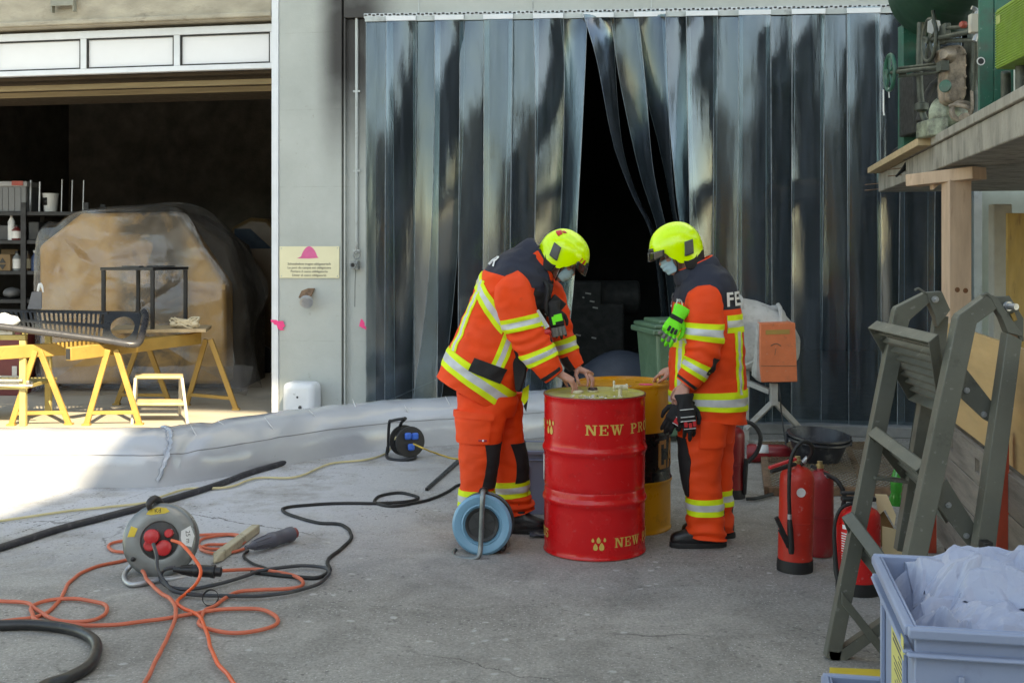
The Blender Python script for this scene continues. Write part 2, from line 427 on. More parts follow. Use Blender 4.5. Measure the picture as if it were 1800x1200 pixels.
struct(mb.build('ground', ground_material(), origin=(0, 0, 0), smooth=0))
gf = M('garage_concrete', (.42, .375, .30), .85, var=.12, vs=2.0, bump=.25, bs=60, dirt=(.30, .27, .23), damt=.5, ds=1.2)
mb = MB(); mb.add([fw(-6, -1.15, .004), fw(-.02, -1.15, .004), fw(-.02, 7.5, .004), fw(-6, 7.5, .004)], [(0, 1, 2, 3)])
struct(mb.build('garage_floor', gf, smooth=0))
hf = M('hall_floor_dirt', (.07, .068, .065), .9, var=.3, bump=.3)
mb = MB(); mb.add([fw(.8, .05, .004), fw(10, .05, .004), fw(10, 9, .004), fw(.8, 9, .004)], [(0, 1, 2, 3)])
struct(mb.build('hall_floor', hf, smooth=0))

# ================================================================== the workshop building
def wall_paint():
    m, nt, b = nodes_of('grey_green_wall_paint'); L = nt.links
    g = N(nt, 'ShaderNodeNewGeometry'); pos = g.outputs['Position']
    n1 = N(nt, 'ShaderNodeTexNoise', i_Scale=1.3, i_Detail=8.0, i_Roughness=.65); L.new(pos, n1.inputs['Vector'])
    c = ramp(nt, n1.outputs['Fac'], [(.3, (.33, .355, .335)), (.55, (.385, .41, .39)), (.75, (.43, .455, .435))])
    # board marks of the shuttering
    sx = N(nt, 'ShaderNodeSeparateXYZ'); L.new(pos, sx.inputs[0])
    zz = N(nt, 'ShaderNodeMath', operation='MULTIPLY', i_1=1 / .78) if False else N(nt, 'ShaderNodeMath', operation='DIVIDE'); L.new(sx.outputs['Z'], zz.inputs[0]); zz.inputs[1].default_value = .78
    fr = N(nt, 'ShaderNodeMath', operation='FRACT'); L.new(zz.outputs[0], fr.inputs[0])
    ln = ramp(nt, fr.outputs[0], [(.0, .7), (.012, 0)])
    n2 = N(nt, 'ShaderNodeTexNoise', i_Scale=7.0, i_Detail=5.0); L.new(pos, n2.inputs['Vector'])
    lm = N(nt, 'ShaderNodeMath', operation='MULTIPLY'); L.new(ln, lm.inputs[0]); L.new(ramp(nt, n2.outputs['Fac'], [(.4, 0), (.6, .9)]), lm.inputs[1])
    c = mixc(nt, lm.outputs[0], c, (.25, .26, .23))
    n3 = N(nt, 'ShaderNodeTexNoise', i_Scale=14.0, i_Detail=8.0, i_Roughness=.75); L.new(pos, n3.inputs['Vector'])
    c = mixc(nt, ramp(nt, n3.outputs['Fac'], [(.62, 0), (.68, .6)]), c, (.25, .24, .20))
    # soot beside the steel column and along the lintel
    d = N(nt, 'ShaderNodeVectorMath', operation='DOT_PRODUCT'); d.inputs[1].default_value = tuple(FS); L.new(pos, d.inputs[0])
    s_off = FO.dot(FS)
    def mr(sock, a, bb, o=1.0):
        q = N(nt, 'ShaderNodeMapRange'); q.interpolation_type = 'SMOOTHSTEP'; q.inputs[1].default_value = a; q.inputs[2].default_value = bb; q.inputs[4].default_value = o; L.new(sock, q.inputs[0]); return q.outputs[0]
    a1 = mr(d.outputs['Value'], s_off + .40, s_off + .68); z1 = mr(sx.outputs['Z'], 2.3, 3.6)
    n4 = N(nt, 'ShaderNodeTexNoise', i_Scale=2.2, i_Detail=6.0); L.new(pos, n4.inputs['Vector'])
    k = N(nt, 'ShaderNodeMath', operation='MULTIPLY'); L.new(a1, k.inputs[0]); L.new(z1, k.inputs[1])
    k2 = N(nt, 'ShaderNodeMath', operation='MULTIPLY'); L.new(k.outputs[0], k2.inputs[0]); L.new(ramp(nt, n4.outputs['Fac'], [(.2, .7), (.55, 1.0)]), k2.inputs[1])
    fall = mr(d.outputs['Value'], s_off + 1.45, s_off + .95)
    k3 = N(nt, 'ShaderNodeMath', operation='MULTIPLY'); L.new(k2.outputs[0], k3.inputs[0]); L.new(fall, k3.inputs[1])
    c = mixc(nt, k3.outputs[0], c, (.035, .033, .032))
    L.new(c, b.inputs['Base Color']); b.inputs['Roughness'].default_value = .7
    bp = N(nt, 'ShaderNodeBump', i_Strength=.35, i_Distance=.01); L.new(n3.outputs['Fac'], bp.inputs['Height']); L.new(bp.outputs[0], b.inputs['Normal'])
    return m
wallp = wall_paint()
beamc = M('bare_concrete', (.36, .325, .255), .85, var=.2, vs=3.0, bump=.5, bs=30, dirt=(.16, .14, .11), damt=.45, ds=2.5, stretch=(1, 1, 2.2))
frame_w = M('white_door_paint', (.62, .65, .68), .5, var=.06, dirt=(.35, .33, .3), damt=.2)
panel_w = M('sectional_panel', (.70, .71, .73), .45, var=.04, vs=1.5)
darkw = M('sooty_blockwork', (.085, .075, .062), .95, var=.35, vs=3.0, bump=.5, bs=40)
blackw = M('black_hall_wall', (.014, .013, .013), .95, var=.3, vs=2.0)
steelp = M('painted_steel', (.40, .44, .44), .5, var=.12, dirt=(.10, .09, .08), damt=.5, ds=3.5, bump=.1, bs=40)
rust = M('rusty_steel', (.17, .10, .06), .85, var=.4, vs=14, bump=.4, bs=80)
galv = M('galvanised_steel', (.42, .43, .44), .42, .7, var=.15, vs=18)
pink = M('pink_spray_paint', (.85, .05, .22), .6, var=.1)
bld = thing('workshop_building', 'grey green concrete workshop with an open garage and a wide curtained doorway', 'building', fw(.35, 0, 0))
def zat(x, y): return fac(x, y)[1]
def sat(x, y): return fac(x, y)[0]
def facbox(mb, s0, s1, t0, t1, z0, z1, mi=0):
    mb.hexa([fw(s0, t0, z0), fw(s1, t0, z0), fw(s1, t1, z0), fw(s0, t1, z0), fw(s0, t0, z1), fw(s1, t0, z1), fw(s1, t1, z1), fw(s0, t1, z1)], mi)
s_p0, s_p1 = sat(478, 440), sat(600.5, 440)
TOP = 9.3
mb = MB(); facbox(mb, s_p0 + .075, s_p1, .0, .45, 0, TOP); mb.build('pillar', wallp, bld, bevel=.006)
mb = MB(); facbox(mb, s_p0, s_p0 + .073, -.012, .43, 0, TOP); mb.build('door_post', frame_w, bld, bevel=.004)
zb = zat(240, 41)
mb = MB(); facbox(mb, -7, s_p0 - .003, .0, .4, zb, TOP)
facbox(mb, -7, s_p0 - .003, -.03, -.002, zb + .01, zb + .06)
mb.build('garage_lintel', beamc, bld, bevel=.01)
# steel column, recess and lintel beside the curtain
s_c0, s_c1 = sat(604, 440), sat(642, 440)
mb = MB(); facbox(mb, s_c0, s_c1, .05, .35, 0, zat(620, 32)); facbox(mb, s_c0, s_c0 + .018, .0, .05, 0, zat(620, 32)); facbox(mb, s_c1 - .02, s_c1, .02, .05, 0, zat(620, 32))
mb.build('steel_column', wallp, bld, bevel=.003)
s_r = sat(1712, 400)
mb = MB(); p0 = fpx(604, 31); p1 = fpx(1720, 8)
mb.slab([fw(s_c0, .0, zat(620, 31)), fw(s_r, .0, zat(1690, 7)), fw(s_r, .0, TOP), fw(s_c0, .0, TOP)], FT * .3)
mb.build('doorway_lintel', wallp, bld, bevel=.004)
mb = MB()
for k in range(5):
    s0 = s_c1 + .55 + k * 1.15; facbox(mb, s0, s0 + .012, -.006, -.001, zat(900, 24), TOP)
mb.build('lintel_joint', steelp, bld)
mb = MB(); facbox(mb, s_r, s_r + .07, .0, .3, 0, 4.2); mb.build('steel_jamb', steelp, bld, bevel=.003)
mb = MB(); facbox(mb, s_r + .072, s_r + 9, .06, .35, 0, TOP); mb.build('wall', M('pale_green_wall', (.36, .41, .36), .7, var=.1, dirt=(.2, .2, .17), damt=.3), bld)
# garage interior
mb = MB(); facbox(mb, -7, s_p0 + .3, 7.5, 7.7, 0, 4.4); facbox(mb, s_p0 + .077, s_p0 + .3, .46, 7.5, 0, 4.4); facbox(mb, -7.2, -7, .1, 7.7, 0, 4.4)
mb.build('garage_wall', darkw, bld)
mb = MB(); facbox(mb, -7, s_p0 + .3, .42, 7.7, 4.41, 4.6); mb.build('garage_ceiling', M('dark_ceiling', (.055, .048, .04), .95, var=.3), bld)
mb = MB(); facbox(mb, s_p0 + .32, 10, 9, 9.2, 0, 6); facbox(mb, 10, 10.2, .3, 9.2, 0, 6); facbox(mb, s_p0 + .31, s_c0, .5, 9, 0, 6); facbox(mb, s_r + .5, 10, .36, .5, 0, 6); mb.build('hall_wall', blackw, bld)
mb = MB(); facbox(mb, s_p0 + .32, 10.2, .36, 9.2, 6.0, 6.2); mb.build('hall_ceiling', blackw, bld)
mb = MB(); facbox(mb, -7.2, 12, .36, 9.5, TOP - .3, TOP); mb.build('roof', beamc, bld)
# sectional door, raised
door = MB()
zt, zbm = zat(240, 52), zat(240, 124)
tD = .14
sr_ = s_p0 - .004
edges = [sat(312, 90, ), sat(150, 90)]
cuts = [sr_, fac(312, 90, tD)[0], fac(148, 90, tD)[0], fac(-12, 90, tD)[0], fac(-172, 90, tD)[0], fac(-340, 90, tD)[0]]
facbox(door, cuts[-1], sr_, tD - .02, tD + .05, zbm, zbm + .055); facbox(door, cuts[-1], sr_, tD - .02, tD + .05, zt - .05, zt + .03)
for i, s in enumerate(cuts):
    facbox(door, s - (.07 if i == 0 else .035), s + (0 if i == 0 else .035), tD - .018, tD + .048, zbm + .056, zt - .051)
dp = door.build('overhead_door', frame_w, bld, bevel=.004)
for i in range(5):
    mb = MB(); a, b_ = cuts[i + 1] + .05, cuts[i] - (.085 if i == 0 else .05)
    facbox(mb, a, b_, tD + .012, tD + .03, zbm + .072, zt - .066)
    mb.build('panel', panel_w, dp)
    mb = MB()
    for (q0, q1, z0, z1) in ((a - .014, b_ + .014, zbm + .057, zbm + .07), (a - .014, b_ + .014, zt - .064, zt - .052), (a - .014, a - .001, zbm + .071, zt - .065), (b_ + .001, b_ + .014, zbm + .071, zt - .065)):
        facbox(mb, q0, q1, tD - .012, tD + .028, z0, z1)
    mb.build('panel_gasket', M('black_rubber', (.012, .012, .012), .6, var=.2), dp)
z0, z1 = fac(240, 146, .5)[1], fac(240, 155, .5)[1]
mb = MB(); facbox(mb, -7, s_p0, .46, .52, z1, z0); facbox(mb, -7, s_p0, 1.0, 1.05, fac(240, 166, 1)[1], fac(240, 157, 1)[1])
mb.build('ceiling_beam', M('raw_timber', (.30, .235, .135), .8, var=.2, stretch=(.3, .3, 6)), bld, bevel=.004)
mb = MB(); facbox(mb, -7, s_p0, .35, 2.4, zbm + .0, zbm + .02); mb.build('door_track_panel', M('brown_panel', (.07, .05, .03), .8), bld)
mb = MB()
s0, s1 = sat(98, 12), sat(138, 12)
facbox(mb, s0, s1, -.10, -.094, zat(118, 14), TOP - 4.2)
facbox(mb, s0, s0 + .014, -.092, -.032, zat(118, 24), TOP - 4.2); facbox(mb, s1 - .014, s1, -.092, -.032, zat(118, 24), TOP - 4.2)
mb.build('steel_bracket', M('dull_grey_steel', (.24, .24, .20), .6, .2, var=.2), bld, bevel=.003)
# sprayed marks on the post and the column
for (x, y, w, h, t) in ((489, 570, 24, 15, -.0145), (637, 571, 13, 14, -.0015)):
    mb = MB(); s, z = fac(x, y)
    pts = []
    for k in range(18):
        a = 2 * PI * k / 18; q = 1 + .3 * math.sin(3 * a + x) + .15 * math.sin(7 * a)
        pts.append(fw(s + w / 2 / 175 * q * math.cos(a) + (.012 if x < 500 else 0), t if x < 500 else .018, z + h / 2 / 175 * q * math.sin(a) - .03 * math.cos(a)))
    mb.slab(pts, FT * .0012); mb.build('spray_mark', pink, bld, smooth=0)
# conduit with its socket hanging from a loop
mb = MB()
sx_, zt_ = fac(625, 20)[0], 4.5
mb.tube([fw(sx_, .035, 4.05), fw(sx_, .035, zat(625, 445))], .016, 8)
for y in (160, 300, 440): mb.box(fw(sx_, .03, zat(625, y)), (.07, .012, .02), basis(FS, FT, V((0, 0, 1))))
cond = mb.build('conduit', steelp, bld)
mb = MB(); sc, zc = fac(624, 466); mb.box(fw(sc, -.0, zc), (.075, .07, .085), basis(FS, FT, V((0, 0, 1))))
mb.lathe([(.033, 0), (.033, .03), (.024, .03), (.024, .012), (0, .012)], fw(sc - .003, -.036, zc), look(-FT), 16)
mb.tube([fw(sc + .01, .02, zc + .1 + .04 * math.sin(a * PI / 5)) + FS * (.035 * math.cos(a * PI / 5)) for a in range(-3, 9)], .006, 6)
tag(mb.build('hanging_socket', M('grey_plastic', (.23, .25, .25), .5, var=.1)), 'grey switch box hanging by a wire loop from the wall conduit', 'socket')
mb = MB(); mb.lathe([(0, 0), (.016, 0), (.018, .004), (0, .006)], fw(sc - .003, -.052, zc), look(-FT), 12); mb.tube([fw(sc + .005, -.0, zc - .04), fw(sc + .0, .0, zc - .2), fw(sc - .002, .0, zc - .42)], .003, 6)
tag(mb.build('socket_button', M('black_rubber', (.012, .012, .012)), None), 'black push button and thin lead on the hanging switch box', 'button')

# ================================================================== strip curtain
def pvc():
    m = bpy.data.materials.new('clear_pvc'); m.use_nodes = True; nt = m.node_tree; L = nt.links; nt.nodes.clear()
    out = N(nt, 'ShaderNodeOutputMaterial'); g = N(nt, 'ShaderNodeNewGeometry'); tc = N(nt, 'ShaderNodeTexCoord')
    mp = N(nt, 'ShaderNodeMapping'); mp.inputs['Scale'].default_value = (5.5, 5.5, .28); L.new(tc.outputs['Object'], mp.inputs[0])
    n1 = N(nt, 'ShaderNodeTexNoise', i_Scale=3.0, i_Detail=8.0, i_Roughness=.65); L.new(mp.outputs[0], n1.inputs['Vector'])
    n2 = N(nt, 'ShaderNodeTexNoise', i_Scale=9.0, i_Detail=6.0); L.new(tc.outputs['Object'], n2.inputs['Vector'])
    bp = N(nt, 'ShaderNodeBump', i_Strength=.10, i_Distance=.04); L.new(n1.outputs['Fac'], bp.inputs['Height'])
    tr = N(nt, 'ShaderNodeBsdfTransparent'); tr.inputs[0].default_value = (.50, .60, .60, 1)
    gl = N(nt, 'ShaderNodeBsdfGlossy'); gl.inputs['Roughness'].default_value = .025; gl.inputs['Color'].default_value = (.72, .86, 1, 1); L.new(bp.outputs[0], gl.inputs['Normal'])
    df = N(nt, 'ShaderNodeBsdfDiffuse'); df.inputs[0].default_value = (.22, .275, .335, 1)
    fr = N(nt, 'ShaderNodeFresnel'); fr.inputs[0].default_value = 1.55
    k = N(nt, 'ShaderNodeMath', operation='MULTIPLY_ADD'); k.inputs[1].default_value = 1.0; k.inputs[2].default_value = .028; L.new(fr.outputs[0], k.inputs[0]); kk = N(nt, 'ShaderNodeMath', operation='MINIMUM'); kk.inputs[1].default_value = .13; L.new(k.outputs[0], kk.inputs[0]); k = kk
    a = N(nt, 'ShaderNodeMixShader'); L.new(tr.outputs[0], a.inputs[1]); L.new(df.outputs[0], a.inputs[2])
    L.new(ramp(nt, n1.outputs['Fac'], [(.38, .055), (.76, .20)]), a.inputs[0])
    b = N(nt, 'ShaderNodeMixShader'); L.new(a.outputs[0], b.inputs[1]); L.new(gl.outputs[0], b.inputs[2]); L.new(k.outputs[0], b.inputs[0])
    L.new(b.outputs[0], out.inputs[0]); return m
PVC = pvc(); PVC_E = M('pvc_edge_highlight', (.15, .18, .20), .3, var=.35, vs=9)  # outer strip columns coloured paler to stand in for edge highlights
cur = thing('strip_curtain', 'tall curtain of clear plastic strips hanging in the dark doorway', 'strip curtain', fw(3.3, 0, 0))
rz = lambda s: fac(640, 34)[1] + (fac(1650, 17)[1] - fac(640, 34)[1]) * (s - sat(640, 34)) / (sat(1650, 17) - sat(640, 34))
mb = MB(); sL, sR = sat(642, 30), s_r - .01
Z1 = V((0, 0, 1))
mb.slab([fw(sL, -.045, rz(sL) + .0), fw(sR, -.045, rz(sR)), fw(sR, -.045, rz(sR) + .045), fw(sL, -.045, rz(sL) + .045)], FT * .04)
mb.build('rail', galv, cur)
mb = MB(); n = int((sR - sL) / .042)
for i in range(n):
    s = sL + .02 + i * .042; mb.box(fw(s, -.052, rz(s) + .028 + .006 * (i % 2)), (.024, .012, .012), basis(FS, FT, Z1))
mb.build('rail_hooks', M('black_rubber', (.012, .012, .012)), cur)
def strip(rows, front, cam_, wave, seed, w=.31, side=1):
    """rows: (x_left, x_right, y) outline in the picture, top to bottom"""
    pts = [(fac(x0, y), fac(x1, y)) for x0, x1, y in rows]
    q = cr([V((a[0], b[0], a[1])) for a, b in pts], 10)
    t0 = -.055 if front else -.02
    z0, z1 = q[0].z, q[-1].z
    vs = []; fs = []; UL = [0, .022, .1, .2, .3, .4, .5, .6, .7, .8, .9, .978, 1]; nv = 12; ws = abs(q[0].y - q[0].x)
    for i, p in enumerate(q):
        h = (z0 - p.z) / max(.01, (z0 - z1))
        d = math.sqrt(max(0, ws * ws - (p.y - p.x) ** 2)) * side
        for j in range(nv + 1):
            u = UL[j]
            s = p.x + (p.y - p.x) * u
            sw = .45 * wave * (h ** .7) * (noise.noise(V((seed * 3.1, p.z * .55, 0))) + .45 * noise.noise(V((seed * 1.7, p.z * 1.7, 4))))
            tw = .35 * wave * (h ** .7) * noise.noise(V((seed * 5.3 + 9, p.z * .5, 2))) * (u - .5) * 2
            t = t0 - cam_ * (1 - (2 * u - 1) ** 2) * (.35 + .65 * h) + sw + tw + d * (u - .5) + .004 * noise.noise(V((u * 6, p.z * 3, seed)))
            vs.append(fw(s, t, p.z))
    for i in range(len(q) - 1):
        for j in range(nv): fs.append((i * (nv + 1) + j, (i + 1) * (nv + 1) + j, (i + 1) * (nv + 1) + j + 1, i * (nv + 1) + j + 1))
    mb = MB(); mb.add(vs, fs); mb.m = [1 if k % nv in (0, nv - 1) else 0 for k in range(len(fs))]; return mb.build('strip', [PVC, PVC_E], cur, smooth=80)
def bot(x): return 706 + (757 - 706) * (x - 700) / (1530 - 700)
def top(x): return 32 - 18 * (x - 640) / 920
ST = []
# back row first, then the front row
def vrow(x0, x1, dx=0, dx2=0): return [(x0, x1, top(x0)), (x0 + dx * .2, x1 + dx2 * .2, 200), (x0 + dx * .6, x1 + dx2 * .6, 450), (x0 + dx, x1 + dx2, bot(x0))]
ST += [(vrow(644, 692, 0, 4), 0, .010, .03, 1), (vrow(726, 776, 0, -4), 0, -.012, .03, -1), (vrow(809, 861, -2, -4), 0, .012, .04, 1),
       ([(895, 948, top(895)), (893, 946, 200), (888, 940, 420), (880, 930, bot(880))], 0, -.014, .05, 1),
       ([(984, 1034, top(984)), (990, 1031, 130), (985, 1021, 330), (972, 1010, 520), (945, 985, bot(950))], 0, .012, .05, -1),
       ([(1072, 1122, top(1072)), (1090, 1136, 150), (1122, 1150, 300), (1158, 1176, 420), (1176, 1192, 560), (1180, 1200, bot(1180))], 0, -.02, .05, -1),
       ([(1163, 1213, top(1163)), (1172, 1216, 160), (1188, 1220, 330), (1200, 1232, 460), (1196, 1240, bot(1200))], 0, .02, .05, 1)]
for (a, b_) in ((1254, 1306), (1346, 1398), (1442, 1494), (1538, 1590), (1632, 1690)): ST.append((vrow(a, b_, rng.uniform(-5, 5), rng.uniform(-5, 5)), 0, rng.choice((-1, 1)) * rng.uniform(.016, .03), .06, rng.choice((-1, 1))))
ST += [(vrow(682, 734, 2, -10), 1, .016, .03, 1), ([(767, 818, top(767)), (768, 815, 200), (765, 806, 400), (752, 793, 560), (730, 774, bot(740))], 1, .012, .03, 1),
       (vrow(852, 904, -4, -6), 1, .018, .04, -1), ([(939, 992, top(939)), (944, 992, 180), (944, 985, 400), (938, 975, 560), (925, 965, bot(930))], 1, .014, .05, 1),
       ([(1026, 1080, top(1026)), (1052, 1080, 110), (1080, 1092, 250), (1112, 1118, 340), (1148, 1153, 420), (1165, 1172, 560), (1170, 1180, bot(1170))], 1, .02, .03, 1),
       ([(1115, 1171, top(1115)), (1132, 1176, 150), (1158, 1180, 260), (1178, 1188, 360), (1188, 1200, 450), (1195, 1215, bot(1195))], 1, .02, .03, -1),
       (vrow(1206, 1262, 14, -6), 1, -.02, .05, 1), (vrow(1298, 1355, -4, 3), 1, .034, .05, -1), (vrow(1391, 1450, -2, -6), 1, -.03, .06, 1), (vrow(1487, 1546, 3, 3), 1, .032, .06, 1), (vrow(1583, 1645, -8, -6), 1, -.03, .06, 1)]
for i, (rows, fr_, ca, wv, sd) in enumerate(ST):
    strip(rows, fr_, ca, wv, i + 1, side=sd)
    s0, s1 = sat(rows[0][0], rows[0][2]), sat(rows[0][1], rows[0][2])
    mb = MB(); t0 = -.072 if fr_ else -.048
    mb.slab([fw(s0, t0, rz(s0) - .035), fw(s1, t0, rz(s1) - .035), fw(s1, t0, rz(s1) + .012), fw(s0, t0, rz(s0) + .012)], FT * (.01 if fr_ else .005))
    mb.build('clamp_plate', frame_w if fr_ else steelp, cur, bevel=.001)
# sill under the strips
mb = MB(); facbox(mb, sat(1290, 760), s_r, -.16, .2, 0, .10); mb.build('door_sill', M('grey_sill', (.20, .20, .195), .85, var=.2, bump=.3), bld, bevel=.01)

# ================================================================== behind the camera: an added roof shades the yard, the rest shows in the plastic strips
can = thing('shade_canopy', 'added unseen flat roof on steel posts that shades the yard, behind the viewpoint', 'canopy', fw(10, -14, 0))  # unseen roof added to keep the sun off the yard and facade
CH = 14.0; E = fw(0, 0, 0)
ge = V((-3.29, 8.085, 0)) + FS * .28; sh = V((tosun.x, tosun.y, 0)) / tosun.z * CH
e_s = (ge + sh - FO).dot(FS); sh_t = sh.dot(FT)
pale = M('shade_canopy_boarding', (.55, .54, .50), .8, var=.08)
mb = MB(); tF = -(CH - 4.7) / CH * abs(sh_t); facbox(mb, e_s, e_s + 17, -11.5 + sh_t, tF, CH, CH + .2); facbox(mb, -6, e_s - .004, .28 + sh_t, tF, CH, CH + .2); mb.build('roof_deck', pale, can)
for (s, t) in ((e_s + 16.5, tF - .5), (e_s + 16.5, sh_t - 11), (e_s + .5, sh_t - 11), (-5.6, tF - 1)):
    mb = MB(); mb.box(fw(s, t, CH / 2), (.25, .25, CH), basis(FS, FT, Z1)); mb.build('post', steelp, can)
ob_ = thing('office_building', 'cream rendered office block across the yard behind the viewpoint', 'building', (0, -31, 0))
mb = MB(); mb.box((0, -33, 4.2), (70, 4, 8.4)); mb.build('wall', M('cream_render', (.46, .40, .31), .85, var=.08), ob_)
for i in range(16):
    for z in (2.2, 5.8):
        mb = MB(); mb.box((-27 + i * 3.6, -30.98, z), (1.8, .06, 1.7)); mb.build('window', M('dark_window', (.03, .04, .05), .1, spec=.8), ob_)
dk = M('conifer_green', (.02, .04, .02), .9, var=.4)
for i, (x, y, h) in enumerate(((-24, -17, 5.6), (-21, -16.5, 4.6), (-18.5, -17, 5.2), (-16, -16, 4.4), (-13.2, -17, 5.8))):
    t_ = thing('conifer', ['broad', 'slim', 'mid sized', 'small', 'tall'][i] + ' dark conifer before the cream office block behind the viewpoint', 'tree', (x, y, 0), 'conifers by the office block')
    mb = MB(); mb.tube([(x, y, 0), (x, y, h * .95)], [.14, .03], 8); mb.build('trunk', rust, t_)
    mb = MB(); r2 = random.Random(i)
    for k in range(900):
        z = h * (.08 + .92 * r2.random() ** 1.3); a = r2.uniform(0, 2 * PI); rr = (1 - z / h) * h * .24 * r2.uniform(.4, 1.1) + .05
        c = V((x + rr * math.cos(a), y + rr * math.sin(a), z)); d = V((math.cos(a), math.sin(a), -.5)) * .35; w = V((-math.sin(a), math.cos(a), 0)) * .13
        mb.add([c - w, c + w, c + d], [(0, 1, 2)])
    mb.build('crown', dk, t_, smooth=0)
ex = thing('excavator', 'yellow tracked excavator parked behind the viewpoint', 'excavator', (-8, -6.5, 0))
yel = M('machine_yellow', (.75, .36, .03), .4, var=.1)
mb = MB(); mb.box((-8, -6.8, 1.6), (3.6, 2.2, 1.1)); mb.box((-8.8, -6.2, 2.6), (1.3, 1.3, .9)); mb.build('body', yel, ex, bevel=.08)
mb = MB(); mb.box((-8.8, -6.2, 3.35), (1.26, 1.2, .6)); mb.build('cab', M('dark_window', (.03, .04, .05)), ex, bevel=.05)
mb = MB(); mb.bar((-7.3, -6, 1.9), (-7.0, -5.0, 4.1), .4, .45); mb.bar((-7.0, -5.0, 4.1), (-6.8, -4.2, 2.2), .32, .34); mb.build('boom', yel, ex, bevel=.03)
for x in (-9.2, -6.8):
    mb = MB(); mb.box((x, -6.8, .45), (.5, 3.0, .8)); mb.build('track', M('black_rubber', (.012, .012, .012)), ex, bevel=.25, seg=4)

sd_ = thing('reflection_shed', 'added dark green shed behind the viewpoint that darkens the strip reflections', 'shed', (5, -11, 0))  # added dark mass, there to darken what the strips reflect
mb = MB(); mb.box((7.0, -12.5, 3.7), (17, 5, 7.4)); mb.build('wall', M('dark_green_sheet', (.02, .032, .03), .6, var=.3), sd_)
mb = MB(); mb.box((7.0, -12.5, 7.5), (17.6, 5.6, .18)); mb.build('roof', steelp, sd_)
for x in (0, 5, 10):
    mb = MB(); mb.box((x, -9.96, 2.0), (3.2, .06, 4.0)); mb.build('door', M('grey_sheet_door', (.10, .105, .11), .5), sd_)
# ================================================================== inside and before the garage
ylw = M('yellow_steel_paint', (.36, .22, .055), .55, var=.12, dirt=(.25, .13, .04), damt=.4, ds=9, bump=.1, bs=60)
ylw_old = M('faded_yellow_paint', (.42, .34, .13), .65, var=.2, dirt=(.2, .17, .1), damt=.5, ds=12)
blk = M('black_steel_paint', (.012, .012, .013), .4, var=.2)
dkp = M('dark_grey_enamel', (.055, .06, .065), .35, .3, var=.15)
alu = M('brushed_aluminium', (.55, .55, .54), .38, .8, var=.12, vs=20)
wood = M('pale_pine', (.46, .34, .20), .75, var=.2, vs=4, stretch=(4, 4, 4), bump=.2, bs=40)
woodg = M('weathered_board', (.24, .19, .14), .85, var=.3, vs=5, bump=.3, bs=50)

def trestle(name, label, b0, b1, feet, cross_y):
    t = thing(name, label, 'trestle', GX(*[feet[0][0], feet[0][2]]), 'yellow steel trestles')
    mb = MB(); mb.bar(b0, b1, .075, .125, mi=0)
    d = (b1 - b0).normalized(); side = d.cross(V((0, 0, 1))).normalized()
    mb.build('top_beam', ylw, t, bevel=.006)
    mb = MB(); mb.box(b0 - d * .002, (.055, .004, .1), basis(side, d, V((0, 0, 1)))); mb.build('beam_end_shade', blk, t)  # black plate stands for the shade inside the open beam end
    A = {}
    for (fx, ax, D, ay, k) in feet:
        f = GX(fx, D, .0); a = P(ax, ay, D)
        mb = MB(); mb.bar(f + V((0, 0, .01)), a, .055, .03, up=V((0, 1, 0))); mb.box(f + V((0, 0, .012)), (.08, .06, .02)); mb.build('leg', ylw, t, bevel=.004)
        A.setdefault(k, []).append((f, a))
    for k, ls in A.items():
        q = .17 if k == 0 else .17
        p0 = ls[0][0].lerp(ls[0][1], q); p1 = ls[1][0].lerp(ls[1][1], q)
        mb = MB(); mb.bar(p0, p1, .035, .03, up=V((0, 1, 0))); mb.build('crossbar', ylw, t, bevel=.003)
    return t
trestle('trestle', 'yellow trestle with a hollow beam end facing the yard, beside the step stool', P(120, 622, 10.7), P(350, 594, 12.2),
        [(152, 190, 11.04, 614, 0), (245, 204, 11.08, 614, 0), (328, 362, 12.45, 596, 1), (415, 370, 12.1, 596, 1)], None)
trestle('trestle', 'yellow trestle under the slotted bench seat, striped by its shadow', P(-30, 622, 10.75), P(302, 600, 12.0),
        [(20, 62, 11.02, 616, 0), (121, 70, 11.08, 616, 0), (205, 244, 12.5, 603, 1), (299, 258, 12.45, 603, 1)], None)
# board lying on the trestles
mb = MB(); a = [P(195, 582, 11.75), P(362, 580, 11.9), P(372, 577, 12.5), P(205, 577, 12.5)]
mb.slab([V((p.x, p.y, .845)) for p in a], (0, 0, .035))
tag(mb.build('board', wood, bevel=.003, smooth=0), 'pale wooden board lying across the yellow trestles', 'board')
mb = MB(); r2 = random.Random(3); c = P(325, 572, 12.0); c.z = .9
for k in range(7):
    pts = [c + V((.12 * math.cos(a + k) * (1 + .3 * r2.uniform(-1, 1)), .07 * math.sin(a + k), .02 + .035 * math.sin(a * 2 + k) + .02 * k / 3)) for a in [i * PI / 5 for i in range(11)]]
    mb.tube(pts, .009, 6, sub=3)
for sx2 in (-.11, .11): mb.ball(c + V((sx2, -.02, .025)), (.045, .05, .035), n=10, m=8)
tag(mb.build('string_bundle', M('raw_string', (.60, .50, .34), .85, var=.15)), 'tangled bundle of cream string on the wooden board', 'string')
